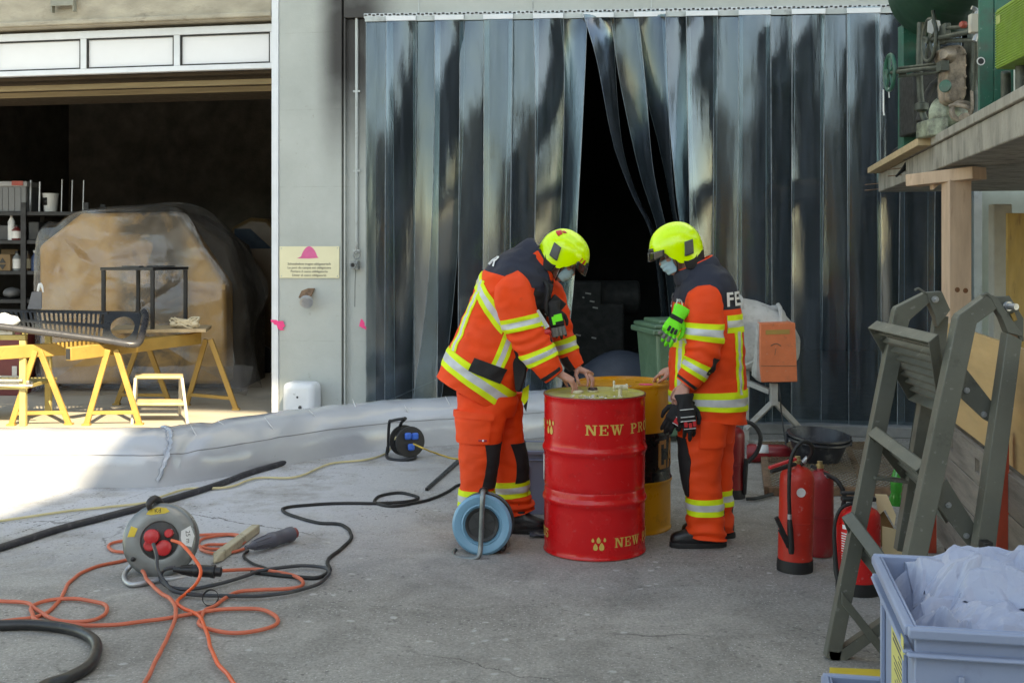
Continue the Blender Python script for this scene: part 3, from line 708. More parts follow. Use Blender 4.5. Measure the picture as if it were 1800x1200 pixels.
# black side table upside on the board
tb = thing('side_table', 'black square side table standing on the wooden board', 'table', V((P(255, 577, 12.1).x, 12.1, .88)))
zT = 1.7 - (470 - 440) * 12.0 / 2000
Lg = [(182, 11.95), (268, 11.85), (326, 12.35), (243, 12.5)]
corners = []
for x, D in Lg:
    g = GX(x, D, .88); mb = MB(); mb.box((g.x, g.y, (.88 + zT - .03) / 2), (.038, .038, zT - .03 - .88)); mb.build('leg', blk, tb, bevel=.003); corners.append(V((g.x, g.y, zT)))
cc = sum(corners, V()) / 4
mb = MB(); mb.slab([cc + (p - cc) * 1.08 + V((0, 0, -.028)) for p in corners], (0, 0, .03)); mb.build('tabletop', blk, tb, bevel=.002)
mb = MB(); mb.slab([cc + V((-.22, -.08, .004)), cc + V((-.02, -.14, .004)), cc + V((-.0, -.05, .004)), cc + V((-.2, .03, .004))], (0, 0, .012)); mb.slab([cc + V((.04, -.05, .004)), cc + V((.3, .07, .004)), cc + V((.26, .15, .004)), cc + V((0, .04, .004))], (0, 0, .014)); mb.build('bracket_plate', dkp, tb)
# slotted bench seat lying on the trestles
bs_ = thing('bench_seat', 'dark metal bench seat with slots and a round hole on the trestles', 'bench seat', V((P(150, 600, 11.2).x, 11.2, .78)))
TL, TR = P(-60, 545, 11.55), P(250, 551, 11.75); BL, BR = P(30, 581, 10.9), P(238, 606, 11.05)
BL = P(-40, 572, 10.85)
def bp_(u, v): return (TL.lerp(TR, u)).lerp(BL.lerp(BR, u), v)
nrm_b = (TR - TL).cross(BL - TL).normalized()
if nrm_b.y > 0: nrm_b = -nrm_b
mb = MB()
def strip_q(u0, u1, v0, v1, sk=0.0): mb.slab([bp_(u0 + sk * v0, v0), bp_(u1 + sk * v0, v0), bp_(u1 + sk * v1, v1), bp_(u0 + sk * v1, v1)], nrm_b * .006)
for v0, v1 in ((0, .06), (.44, .56), (.9, 1.0)): strip_q(0, .79, v0, v1)
k = 0.0
while k < .775:
    strip_q(k, k + .013, .06, .44); strip_q(k, k + .013, .56, .9); k += .027
strip_q(.785, .80, 0, 1)
n = 36; ring = []
for i in range(n):
    a = 2 * PI * i / n; cu, cv = .90, .5
    e = (cu + .072 * math.cos(a), cv + .37 * math.sin(a))
    m_ = max(abs(math.cos(a)), abs(math.sin(a))); o = (cu + .10 * math.cos(a) / m_, min(1, max(0, cv + .5 * math.sin(a) / m_)))
    ring.append((e, o))
for i in range(n):
    (e0, o0), (e1, o1) = ring[i], ring[(i + 1) % n]
    mb.slab([bp_(*e0), bp_(*e1), bp_(*o1), bp_(*o0)], nrm_b * .006)
mb.build('slotted_plate', dkp, bs_, smooth=0)
mb = MB()
path = [bp_(-.1, 1.02), bp_(.3, 1.02), bp_(.8, 1.04), bp_(.97, 1.06), bp_(1.02, .98), bp_(1.03, .7), bp_(1.03, .2), bp_(1.01, .0)]
mb.tube([p + nrm_b * .02 for p in path], .034, 12, sub=5); mb.build('tube_rim', M('polished_dark_tube', (.06, .06, .065), .32, .3, var=.15), bs_)
mb = MB(); mb.bar(bp_(-.1, -.02), bp_(1.0, -.02), .03, .03); mb.build('back_edge', blk, bs_)
mb = MB(); mb.slab([P(48, 543, 11.6), P(73, 543, 11.6), P(73, 513, 11.6), P(56, 513, 11.6)], (0, .012, 0)); mb.build('end_bracket', M('grey_bracket', (.14, .14, .15), .5), bs_, smooth=0)
mb = MB(); c = P(70, 505, 11.6); mb.tube([c + V((-.02, 0, -.04)), c + V((0, 0, .03)), c + V((.02, 0, .01)), c + V((.035, 0, -.05))], [.012, .018, .014, .006], 6, sub=3)
tag(mb.build('paper_tag', M('white_paper', (.72, .72, .70), .8), None), 'small white paper tag standing on the grey end bracket', 'tag')
# steel table at the left edge of the garage with metal profiles
wt = thing('work_table', 'faded yellow work table frame at the edge of the garage', 'table', GX(20, 11.05))
mb = MB(); q = [P(-120, 600, 11.0), P(46, 592, 11.0), P(46, 580, 11.8), P(-120, 584, 11.8)]; zt2 = .86
mb.bar(V((q[0].x, q[0].y, zt2)), V((q[1].x, q[1].y, zt2)), .05, .05); mb.bar(V((q[2].x - .01, q[2].y, zt2)), V((q[1].x - .025, q[1].y + .026, zt2)), .05, .05); mb.build('top_frame', ylw_old, wt, bevel=.003)
mb = MB(); mb.box((q[1].x - .028, q[1].y, .418), (.06, .05, .83)); mb.build('leg', ylw_old, wt, bevel=.003)
mb = MB(); mb.box((q[1].x - .09, q[1].y + .75, .418), (.06, .05, .83)); mb.build('leg', ylw_old, wt, bevel=.003)
mb = MB(); mb.slab([V((q[0].x, 10.97, .36)), V((q[1].x, 10.97, .36)), V((q[1].x, 11.75, .36)), V((q[0].x, 11.75, .36))], (0, 0, .03)); mb.build('lower_shelf', ylw_old, wt, smooth=0)
for i, (x1, y, D, w) in enumerate(((58, 680, 10.9, .022), (52, 684, 11.0, .026), (40, 690, 10.95, .02), (57, 687, 11.15, .022), (30, 694, 11.0, .024), (48, 679, 11.25, .02))):
    e = P(x1, 440, D); zz = .395 + .022 * (i % 3) + .012
    mb = MB(); mb.bar(V((e.x - 1.3, e.y + .1, zz)), V((e.x, e.y, zz)), w, w)
    tag(mb.build('metal_profile', alu, bevel=.002), 'aluminium profile offcut on the lower shelf of the faded yellow table', 'profile', 'aluminium profiles on the table shelf')
for i, (x1, y, D) in enumerate(((24, 588, 11.0), (12, 586, 11.2), (20, 583, 11.4))):
    e = P(x1, 440, D); mb = MB(); mb.bar(V((e.x - .9, e.y + .05, .9)), V((e.x, e.y, .9)), .05, .025)
    tag(mb.build('steel_strip', M('pale_steel', (.50, .50, .48), .5, .5, var=.15)), 'pale steel strip lying on top of the faded yellow table', 'steel strip', 'steel strips on the table top')
mb = MB(); c = P(8, 564, 11.1)
mb.ball(c, (.14, .09, .075), n=18, m=12)
for i in range(len(mb.v)): mb.v[i] += (mb.v[i] - c) * .25 * fbm(mb.v[i], 9)
tag(mb.build('plastic_bag', M('white_foil', (.72, .74, .76), .3, var=.05)), 'small puffed white plastic bag on the table of profiles', 'bag')
# step stool
st = thing('step_stool', 'small worn wooden step stool with pale tube legs by the trestle', 'step stool', GX(285, 11.35))
for z, D0, D1, xa, xb in ((1.7 - (665 - 440) * 11.4 / 2000, 11.35, 11.6, 238, 322), (1.7 - (712 - 440) * 11.2 / 2000, 11.15, 11.45, 241, 324)):
    mb = MB(); a = [GX(xa, D0, z), GX(xb, D0, z), GX(xb, D1, z), GX(xa, D1, z)]
    mb.slab(a, (0, 0, .03)); mb.build('step', M('worn_ply', (.52, .38, .20), .7, var=.25, vs=5, dirt=(.25, .18, .1), damt=.4), st, bevel=.012, seg=3)
tub = M('cream_tube', (.48, .44, .36), .5, var=.15)
for (xt, Dt, xb, Db) in ((238, 11.35, 232, 11.1), (320, 11.35, 330, 11.12), (240, 11.6, 238, 11.75), (317, 11.6, 316, 11.75)):
    mb = MB(); mb.tube([GX(xb, Db, .0), GX(xt, Dt, 1.7 - (664 - 440) * 11.4 / 2000)], .016, 8); mb.build('leg', tub, st)
# red cabinet
rc = thing('red_cabinet', 'dark red steel cabinet with a small plate behind the faded yellow table', 'cabinet', GX(5, 13.3))
mb = MB(); a = GX(-60, 13.3); b = GX(36, 13.3); mb.box(((a.x + b.x) / 2, 13.6, .375), (b.x - a.x, .6, .75)); mb.build('body', M('dark_red_enamel', (.13, .018, .02), .4, var=.15, dirt=(.03, .01, .01), damt=.4), rc, bevel=.01)
mb = MB(); p = P(26, 653, 13.3); mb.box((p.x, 13.294, p.z), (.06, .008, .13)); mb.build('plate', galv, rc, bevel=.002)
# ---------------------------------------------------------------- machine under foil
mc = thing('covered_machine', 'big ochre machine wrapped in crumpled translucent plastic foil', 'machine', GX(230, 13.9))
och, nt, b = nodes_of('ochre_machine_paint'); L = nt.links
pos = N(nt, 'ShaderNodeNewGeometry').outputs['Position']; n1 = N(nt, 'ShaderNodeTexNoise', i_Scale=2.4, i_Detail=9.0, i_Roughness=.65, i_Distortion=.9); L.new(pos, n1.inputs['Vector'])
c = ramp(nt, n1.outputs['Fac'], [(.3, (.36, .20, .06)), (.7, (.54, .32, .11))])
sx3 = N(nt, 'ShaderNodeSeparateXYZ'); L.new(pos, sx3.inputs[0])
def band_(a, bb):
    q = N(nt, 'ShaderNodeMapRange'); q.interpolation_type = 'SMOOTHSTEP'; q.inputs[1].default_value = a; q.inputs[2].default_value = bb; L.new(sx3.outputs['X'], q.inputs[0]); return q.outputs[0]
k1 = N(nt, 'ShaderNodeMath', operation='MULTIPLY'); L.new(band_(-4.82, -4.58), k1.inputs[0]); L.new(band_(-3.70, -4.0), k1.inputs[1])
k2 = N(nt, 'ShaderNodeMath', operation='MULTIPLY'); L.new(k1.outputs[0], k2.inputs[0]); L.new(ramp(nt, n1.outputs['Fac'], [(.36, .15), (.52, .95)]), k2.inputs[1])
c = mixc(nt, k2.outputs[0], c, (.035, .028, .022)); L.new(c, b.inputs['Base Color']); b.inputs['Roughness'].default_value = .6
prof = [(70, 716), (68, 432), (141, 375), (312, 372), (396, 500), (398, 716)]
fr0 = [P(x, y, 13.6) for x, y in prof]
fr0[0].z = fr0[-1].z = .1
mb = MB(); mb.slab([P(x, y, 14.05) for x, y in ((100, 690), (100, 420), (150, 385), (320, 375), (400, 430), (430, 520), (430, 690))], (0, 1.2, 0)); mb.build('rear_body', M('dark_machine_paint', (.05, .04, .03), .6, var=.3), mc, bevel=.05)
mb = MB(); mb.slab(fr0, (0, .4, 0)); mb.build('body', och, mc, bevel=.05, seg=3, smooth=40)
mb = MB(); mb.slab([P(x, y, 13.59) for x, y in ((70, 500), (396, 500), (396, 510), (70, 510))], (0, .03, 0)); mb.build('ledge', och, mc)
def foil():
    m = bpy.data.materials.new('translucent_foil'); m.use_nodes = True; nt = m.node_tree; L = nt.links; nt.nodes.clear()
    out = N(nt, 'ShaderNodeOutputMaterial'); tc = N(nt, 'ShaderNodeTexCoord')
    n1 = N(nt, 'ShaderNodeTexNoise', i_Scale=2.2, i_Detail=9.0, i_Roughness=.62, i_Distortion=.6); L.new(tc.outputs['Object'], n1.inputs['Vector'])
    bp = N(nt, 'ShaderNodeBump', i_Strength=.6, i_Distance=.06); L.new(n1.outputs['Fac'], bp.inputs['Height'])
    tr = N(nt, 'ShaderNodeBsdfTransparent'); tr.inputs[0].default_value = (.86, .85, .83, 1)
    df = N(nt, 'ShaderNodeBsdfDiffuse'); df.inputs[0].default_value = (.42, .41, .40, 1); L.new(bp.outputs[0], df.inputs['Normal'])
    tl = N(nt, 'ShaderNodeBsdfTranslucent'); tl.inputs[0].default_value = (.4, .39, .38, 1)
    gl = N(nt, 'ShaderNodeBsdfGlossy'); gl.inputs['Roughness'].default_value = .22; L.new(bp.outputs[0], gl.inputs['Normal'])
    a = N(nt, 'ShaderNodeMixShader'); a.inputs[0].default_value = .3; L.new(df.outputs[0], a.inputs[1]); L.new(tl.outputs[0], a.inputs[2])
    b = N(nt, 'ShaderNodeMixShader'); L.new(ramp(nt, n1.outputs['Fac'], [(.38, .04), (.68, .28)]), b.inputs[0]); L.new(tr.outputs[0], b.inputs[1]); L.new(a.outputs[0], b.inputs[2])
    c = N(nt, 'ShaderNodeMixShader'); c.inputs[0].default_value = .07; L.new(b.outputs[0], c.inputs[1]); L.new(gl.outputs[0], c.inputs[2])
    L.new(c.outputs[0], out.inputs[0]); return m
FOIL = foil()
ringsF = [(13.50, [(64, 712), (62, 432), (100, 398), (140, 372), (230, 368), (318, 368), (360, 435), (402, 500), (408, 600), (425, 712)]),
          (13.9, [(58, 716), (66, 425), (105, 392), (150, 368), (240, 358), (330, 357), (392, 395), (430, 480), (440, 590), (462, 716)]),
          (14.6, [(60, 700), (75, 420), (115, 390), (170, 366), (262, 356), (340, 360), (405, 410), (462, 505), (440, 580), (450, 700)]),
          (15.2, [(80, 690), (90, 430), (130, 400), (180, 380), (262, 370), (330, 372), (390, 430), (430, 510), (430, 580), (440, 690)])]
def fring(D, pl):
    pts = [P(x, y, D) for x, y in pl]; pts[0].z = .02; pts[-1].z = .02
    return cr(pts, 12)
FF = Facets(4, [(40, 1.0), (160, .5), (500, .25)]); FF2 = Facets(8, [(50, .9), (220, .5), (800, .22)])
RR = [fring(D, pl) for D, pl in ringsF]; NPT = len(RR[0])
vs = []; fs = []; steps = 26
for i in range(steps * (len(RR) - 1) + 1):
    f = i / steps; k = min(len(RR) - 2, int(f)); f -= k
    for j in range(NPT):
        p = RR[k][j].lerp(RR[k + 1][j], f); dz = .055 * FF.h(i / 78, j / NPT)
        cen = V((-4.6, 14.3, .9)); d = (p - cen); d.y *= .3; d.normalize()
        q = p + d * dz; q.z = max(.012, q.z); vs.append(q)
rows_ = steps * (len(RR) - 1) + 1
for i in range(rows_ - 1):
    for j in range(NPT - 1): fs.append((i * NPT + j, i * NPT + j + 1, (i + 1) * NPT + j + 1, (i + 1) * NPT + j))
mb = MB(); mb.add(vs, fs)
# front sheet of the foil
front = RR[0]; c0 = V((P(235, 560, 13.5).x, 13.5, 1.0))
vs = []; fs = []; nr = 60
for r_ in range(nr + 1):
    for j in range(NPT):
        e = front[j]; b0 = V((e.x, 13.5, .02)) if False else c0
        p = e.lerp(V((c0.x + (e.x - c0.x) * .02, 13.5, .3 + (e.z - c0.z) * .02 + .5)), r_ / nr)
        off = -.075 * (FF2.h((p.x + 6.2) / 4.2, p.z / 2.6) + .35) * min(1, r_ / 4)
        vs.append(p + V((0, off, 0)))
for r_ in range(nr):
    for j in range(NPT - 1): fs.append((r_ * NPT + j, r_ * NPT + j + 1, (r_ + 1) * NPT + j + 1, (r_ + 1) * NPT + j))
mb.add(vs, fs)
# foil spread on the floor at the machine's foot
mb.grid(lambda u, v: V((P(62 + 380 * u, 700, 13.4).x, 13.5 - .35 * v - .1 * nz(V((u * 6, v, 0))), .3 * (1 - v) ** 2 + .02 + .05 * abs(nz(V((u * 9, v * 3, 2)))))), 50, 8)
mb.build('plastic_sheet', FOIL, mc, smooth=24)
# vehicle deep in the garage
vh = thing('parked_vehicle', 'dim ochre vehicle cab with a slanted side window deep in the garage', 'vehicle', GX(470, 16.2))
mb = MB(); mb.slab([P(x, y, 16.0) for x, y in ((400, 640), (400, 470), (405, 400), (440, 382), (470, 384), (545, 470), (600, 480), (600, 640))], (0, 1.6, 0)); mb.build('cab', M('dim_ochre', (.09, .052, .02), .45, var=.15), vh, bevel=.06)
mb = MB(); mb.slab([P(x, y, 15.99) for x, y in ((412, 437), (412, 402), (440, 402), (478, 437))], (0, .03, 0)); mb.build('window', M('dark_window', (.03, .04, .05)), vh)
mb = MB(); mb.lathe([(.05, 0), (.3, .02), (.32, .1), (.32, .2)], P(450, 640, 15.95) , look((0, -1, 0)), 24); mb.build('wheel', blk, vh)
# ---------------------------------------------------------------- shelving with stores
sh_ = thing('shelving_unit', 'dark steel shelving unit against the garage wall beside the covered machine', 'shelving', GX(42, 15.0))
dks = M('dark_shelf_steel', (.035, .035, .036), .55, .3, var=.2)
Ds = 15.0
def zs_(y, D=15.0): return 1.7 - (y - 440) * D / 2000
xl, xr_ = P(-90, 0, Ds).x, P(152, 0, Ds).x
for y in (372, 422, 476, 526, 580):
    mb = MB(); mb.box(((xl + xr_) / 2, Ds + .3, zs_(y) - .025), (xr_ - xl, .6, .05)); mb.build('shelf', dks, sh_, bevel=.003)
for x in (xl, P(42, 0, Ds).x, xr_):
    for dy in (-.01, .6):
        mb = MB(); mb.box((x, Ds + dy, zs_(356) / 2), (.07, .03, zs_(356))); mb.build('upright', dks, sh_, bevel=.003)
def on(y): return zs_(y) + .0005
binm = M('grey_plastic_bin', (.17, .175, .18), .5, var=.1)
card = M('cardboard', (.22, .145, .075), .85, var=.12)
def itembox(name, label, cat, x0, x1, y0, yb, mat, D=15.05, dep=.4, grp=None, bev=.006):
    a, b = P(x0, y0, D), P(x1, yb, D); mb = MB()
    mb.box(((a.x + b.x) / 2, D + dep / 2, (a.z + on(yb)) / 2), (b.x - a.x, dep, a.z - on(yb)))
    return mb, a, b
t = thing('storage_bin', 'grey ribbed storage bin with a red strip on the top shelf', 'bin', GX(22, 15.2, on(372)))
mb, a, b = itembox('', '', '', -12, 46, 326, 372, binm); mb.build('body', binm, t, bevel=.01)
mb = MB(); mb.box(((a.x + b.x) / 2, 15.24, a.z + .02), (b.x - a.x + .05, .45, .07)); mb.build('rim', M('pale_bin_rim', (.30, .30, .30), .5), t, bevel=.01)
mb = MB(); p = P(30, 322, 15.0); mb.box((p.x, 15.01, p.z), (.15, .01, .06)); mb.build('red_strip', M('dull_red', (.35, .06, .04), .5), t)
mb = MB()
for x in (0, 11, 22, 33): p = P(x, 350, 15.0); mb.box((p.x, 15.046, p.z), (.015, .012, .3))
mb.build('ribs', binm, t)
for i, (x, yb, h) in enumerate(((52, 372, .42), (68, 372, .4), (125, 372, .42), (145, 372, .42), (107, 372, .43))):
    p = P(x, yb, 15.1); mb = MB(); mb.tube([V((p.x, 15.12, on(yb))), V((p.x + .01, 15.12, on(yb) + h))], .014 if i < 2 else .009, 6)
    tag(mb.build('steel_rod', galv), 'thin upright steel rod on the top shelf in the garage', 'rod', 'steel rods on the top shelf')
t = thing('paint_bucket', 'white paint bucket with a dark label on the top shelf', 'bucket', GX(88, 15.2, on(372)))
p = P(88, 372, 15.2); o = V((p.x, 15.22, on(372))); mb = MB(); mb.lathe([(.085, 0), (.1, .23), (.106, .232), (.106, .25), (.0, .25)], o, I3, 24); mb.build('body', M('white_bucket_plastic', (.55, .55, .53), .45, var=.08), t)
mb = MB(); mb.lathe([(.094, .09), (.1, .19)], o, I3, 12, arc=(R(215), R(265))); mb.build('label', blk, t, solid=.003)
def bottle(x, yb, w, h, body, capc, label, lblc=None):
    p = P(x, yb, 15.1); o = V((p.x, 15.12, on(yb))); t = thing('bottle', label, 'bottle', o)
    mb = MB(); mb.lathe([(w * .95, 0), (w, .01), (w, h * .68), (w * .4, h * .82), (w * .35, h * .9), (0, h * .9)], o, I3, 16); mb.build('body', body, t)
    mb = MB(); mb.lathe([(w * .45, h * .88), (w * .45, h), (0, h)], o, I3, 12); mb.build('cap', capc, t)
    if lblc: mb = MB(); mb.lathe([(w + .002, h * .12), (w + .002, h * .6)], o, I3, 16); mb.build('label', lblc, t)
wp = M('white_paper', (.72, .72, .70)); rd = M('dull_red', (.35, .06, .04))
bottle(19, 422, .045, .36, wp, wp, 'tall white squeeze bottle on the second shelf')
bottle(28, 422, .065, .2, M('dark_red_tin', (.16, .02, .02), .4), blk, 'squat dark red tin on the second shelf', wp)
bottle(29, 476, .058, .26, M('grey_plastic', (.23, .25, .25)), blk, 'grey bottle with a white label beside the cardboard boxes', wp)
bottle(48, 476, .038, .26, M('brown_bottle', (.10, .06, .03), .3), blk, 'slim brown bottle just past the shelf upright', M('cream_label', (.5, .45, .32), .8))
bottle(60, 476, .045, .27, M('blue_bottle', (.05, .09, .20), .35), wp, 'blue bottle with a white cap at the foil edge')
for (x0, x1, y0, D, dep, lb, nm) in ((-22, 18, 447, 15.03, .3, 'cardboard box printed with two black triangles on the third shelf', 1), (2, 32, 438, 15.36, .2, 'plain taller cardboard box behind the printed one', 0)):
    t = thing('cardboard_box', lb, 'box', GX((x0 + x1) / 2, 15.2, on(476)))
    mb, a, b = itembox('', '', '', x0, x1, y0, 476, card, D, dep); mb.build('carton', card, t, bevel=.004)
    if nm:
        mb = MB()
        for y, sg in ((458, 1), (469, -1)): p = P(4, y, 15.02); mb.slab([p + V((-.045, 0, -.03 * sg)), p + V((.045, 0, -.03 * sg)), p + V((0, 0, .035 * sg))], (0, .008, 0))
        mb.build('triangle_print', blk, t, smooth=0)
for (x0, x1, yt, lb) in ((-10, 34, 396, 'dark long crate on the second shelf'), (50, 68, 390, 'narrow dark crate on the second shelf past the upright'), (4, 34, 506, 'greyish bundle of wrapped stores on the fourth shelf')):
    yb = 422 if yt < 450 else 526
    mb, a, b = itembox('', '', '', x0, x1, yt, yb, binm, 15.2, .3)
    if yt > 450:
        mb = MB(); c = V(((a.x + b.x) / 2, 15.25, on(526) + .07)); mb.ball(c, ((b.x - a.x) / 2, .15, .07), n=20, m=10)
        for i in range(len(mb.v)): mb.v[i] += V((0, 0, .03 * abs(nz(mb.v[i], 12))))
    tag(mb.build('store_crate' if yt < 450 else 'wrapped_bundle', M('dark_bin', (.06, .06, .06), .5, var=.2) if yt < 450 else binm, bevel=.01 if yt < 450 else 0), lb, 'crate' if yt < 450 else 'bundle')
# ---------------------------------------------------------------- things on the pillar
sg = thing('helmet_sign', 'cream sign with a pink hard hat and four lines of text on the pillar', 'sign', fpx(545, 461))
s0, z1_ = fac(492, 433); s1, z0_ = fac(597, 489)
mb = MB(); facbox(mb, s0, s1, -.012, -.002, z0_, z1_); mb.build('plate', M('cream_sign', (.66, .62, .42), .5, var=.03), sg, bevel=.002)
FB = basis(FS, V((0, 0, 1)), -FT)      # letters face the yard
def fac_text(txt, s, z, size, t, mat, name, par, ex=.0007):
    vs, fs = text_mesh(txt, size, ex); mb = MB(); mb.add([fw(s, t, z) + FB @ v for v in vs], fs); return mb.build(name, mat, par, smooth=0)
inkg = M('grey_ink', (.10, .09, .09), .6)
sm_ = (s0 + s1) / 2; zz = z0_ + .45 * (z1_ - z0_)
for i, tx in enumerate(('Schutzhelme tragen obligatorisch', 'Le port du casque est obligatoire', 'Portare il casco obbligatorio', 'Llevar el casco obligatorio')):
    fac_text(tx, sm_, zz - .012 - i * .038, .0345, -.0135, inkg, 'lettering', sg)
mb = MB(); c0 = zz + .065; pts = [fw(sm_ - .13, -.0125, c0 - .01), fw(sm_ - .085, -.0125, c0 + .01)]
pts += [fw(sm_ - .085 + .17 * k / 14, -.0125, c0 + .012 + .10 * math.sin(PI * k / 14) ** .75) for k in range(15)] + [fw(sm_ + .1, -.0125, c0 - .005), fw(sm_ + .0, -.0125, c0 - .012)]
mb.slab(pts, -FT * .0012); mb.build('hard_hat_picture', M('pink_print', (.62, .10, .26), .5), sg, smooth=0)
mb = MB()
for (s, z) in ((s0 + .02, z1_ - .02), (s1 - .02, z1_ - .02), (s0 + .02, z0_ + .02), (s1 - .02, z0_ + .02)): mb.lathe([(.006, 0), (.005, .003), (0, .004)], fw(s, -.012, z), look(-FT), 10)
mb.build('screws', steelp, sg)
hb = thing('door_holder', 'rusty door holder with a round magnet on the pillar below the sign', 'door holder', fpx(545, 528))
s, z = fac(541, 517); mb = MB(); d1 = (FS * .5 - FT * .55 + Z1 * .66).normalized()
mb.box(fw(s, -.03, z + .012), (.15, .12, .012), look(-FT + Z1 * .8 - FS * .3)); mb.build('plate', rust, hb, bevel=.004)
mb = MB(); mb.tube([fw(s + .0, -.03, z), fw(s + .03, -.12, z - .06)], .022, 10); mb.build('stem', rust, hb)
mb = MB(); mb.lathe([(0, 0), (.06, 0), (.066, .006), (.066, .045), (.05, .05), (0, .044)], fw(s + .03, -.11, z - .055), look(-FT * .75 - Z1 * .55 + FS * .2), 24); mb.build('magnet', galv, hb)
# white hollow bumper at the foot of the pillar
gd = thing('post_bumper', 'chipped white rounded bumper box standing against the pillar foot', 'bumper', fw(.42, -.15, 0))
s0, s1 = fac(512, 700)[0], fac(567, 700)[0]; zt = fac(540, 668)[1]
mb = MB(); facbox(mb, s0, s1, -.26, -.003, .0, zt); mb.build('shell', M('chipped_white_paint', (.66, .68, .70), .4, var=.05, dirt=(.06, .05, .05), damt=.35, ds=7), gd, bevel=.06, seg=5)
mb = MB(); mb.lathe([(0, 0), (.012, 0), (.01, .004), (0, .005)], fw((s0 + s1) / 2, -.262, zt - .14), look(-FT), 12); mb.lathe([(.012, 0), (.018, .002), (.018, .006), (.012, .006)], fw((s0 + s1) / 2 + .03, -.262, zt - .24), look(-FT), 12); mb.build('bolt', dkp, gd)
# ================================================================== foil tube across the yard
bar_base = [(-200, 8.15), (0, 8.16), (150, 8.16), (270, 8.17), (350, 8.38), (440, 8.72), (560, 9.27), (680, 9.7), (800, 9.97), (950, 10.35), (1010, 10.5)]
BP = cr([GX(x, D) for x, D in bar_base], 14)
def tube_pt(i, a):
    p = BP[i]; d = (BP[min(len(BP) - 1, i + 1)] - BP[max(0, i - 1)]).normalized(); n = V((-d.y, d.x, 0))
    if n.y < 0: n = -n
    x, z = .29 - .29 * math.copysign(abs(math.cos(a)) ** .8, math.cos(a)), .375 * abs(math.sin(a)) ** .72
    q = p + n * x + V((0, 0, z))
    w = 0
    w += .010 * nz(q, 1.1) + .004 * nz(q + V((5, 0, 0)), 3.3)
    rd_ = 1 - abs(nz(V((q.x * 2.2, q.y * 2.2, q.z * 6.5 + 3)), 1.0)) * 3
    w += .008 * max(0, rd_) + .004 * max(0, 1 - 4 * abs(nz(V((q.x * 5 + q.z * 3, q.y * 5, q.z * 9)), 1.0)))
    # knot where two lengths are tied together
    k = BP[i].x; kk = GX(300, 8.2).x + .12 * (z / .375)
    g = math.exp(-((q.x - kk) / .05) ** 2); w -= .02 * g * min(1, z * 5)
    return q + (n * (x - .29) + V((0, 0, z))).normalized() * w * min(1, z * 9 + .05)
NA = 26
vs = []; fs = []
for i in range(len(BP)):
    for j in range(NA + 1): vs.append(tube_pt(i, PI * j / NA))
for i in range(len(BP) - 1):
    for j in range(NA): fs.append((i * (NA + 1) + j, i * (NA + 1) + j + 1, (i + 1) * (NA + 1) + j + 1, (i + 1) * (NA + 1) + j))
fm, nt, b = nodes_of('grey_foil'); L = nt.links
tc = N(nt, 'ShaderNodeTexCoord'); n1 = N(nt, 'ShaderNodeTexNoise', i_Scale=2.5, i_Detail=9.0, i_Roughness=.6, i_Distortion=1.2); L.new(tc.outputs['Object'], n1.inputs['Vector'])
n2 = N(nt, 'ShaderNodeTexNoise', i_Scale=1.2, i_Detail=6.0); L.new(tc.outputs['Object'], n2.inputs['Vector'])
c = ramp(nt, n2.outputs['Fac'], [(.3, (.38, .395, .425)), (.7, (.48, .495, .52))])
n3 = N(nt, 'ShaderNodeTexNoise', i_Scale=9.0, i_Detail=8.0, i_Roughness=.75); L.new(tc.outputs['Object'], n3.inputs['Vector'])
c = mixc(nt, ramp(nt, n3.outputs['Fac'], [(.64, 0), (.72, .6)]), c, (.22, .21, .20)); L.new(c, b.inputs['Base Color'])
b.inputs['Roughness'].default_value = .2; b.inputs['Specular IOR Level'].default_value = .6
b.inputs['Coat Weight'].default_value = .25; b.inputs['Coat Roughness'].default_value = .12
bp = N(nt, 'ShaderNodeBump', i_Strength=.16, i_Distance=.03); L.new(n1.outputs['Fac'], bp.inputs['Height']); L.new(bp.outputs[0], b.inputs['Normal'])
SEAM = True
fb = thing('foil_barrier', 'long grey plastic foil tube lying across the yard as a low barrier', 'barrier', GX(300, 8.4))
mb = MB(); mb.add(vs, fs); mb.build('tube', fm, fb, smooth=70)
mb = MB(); mb.tube([tube_pt(i, PI * .16) for i in range(4, len(BP))], .0035, 6); mb.build('weld_seam', M('grey_seam', (.20, .20, .21), .5), fb)
# loose folded tape at the join
ki = min(range(len(BP)), key=lambda i: abs(BP[i].x - GX(305, 8.2).x))
mb = MB(); pts = [tube_pt(ki + 5 - int(10 * (1 - j / 24)), PI * (.015 + .56 * j / 24)) + V((0, -.006, .006)) for j in range(25)]
def rib_(u, v):
    i = min(23, int(v * 24)); p = pts[i].lerp(pts[i + 1], v * 24 - i); w = .06 * (u - .5) * (.6 + .5 * v)
    return p + V((w, -.001 - .006 * abs(math.sin(u * 9 + 2 * nz(V((u * 2, v * 5, 0))))), .010 * math.sin(u * 7 + v * 4)))
mb.grid(rib_, 14, 48)
mb.build('tied_fold', M('folded_foil', (.36, .385, .43), .25, var=.15, vs=8, coat=.4), fb, smooth=70)
mb = MB()
for k in range(9):
    i = ki + 10 + k * 9
    if i < len(BP) - 2:
        p = tube_pt(i, PI * (.36 + .08 * math.sin(k * 2.1))) + V((0, -.012, .004)); d = V((.05 + .02 * math.sin(k), 0, -.07 - .02 * math.cos(k * 3)))
        mb.tube([p - d * .7, p + V((0, -.008, 0)), p + d * .7], [.001, .009, .001], 6, sub=3, flat=.4)
mb.build('foil_creases', M('bright_foil_crease', (.72, .73, .75), .2), fb)

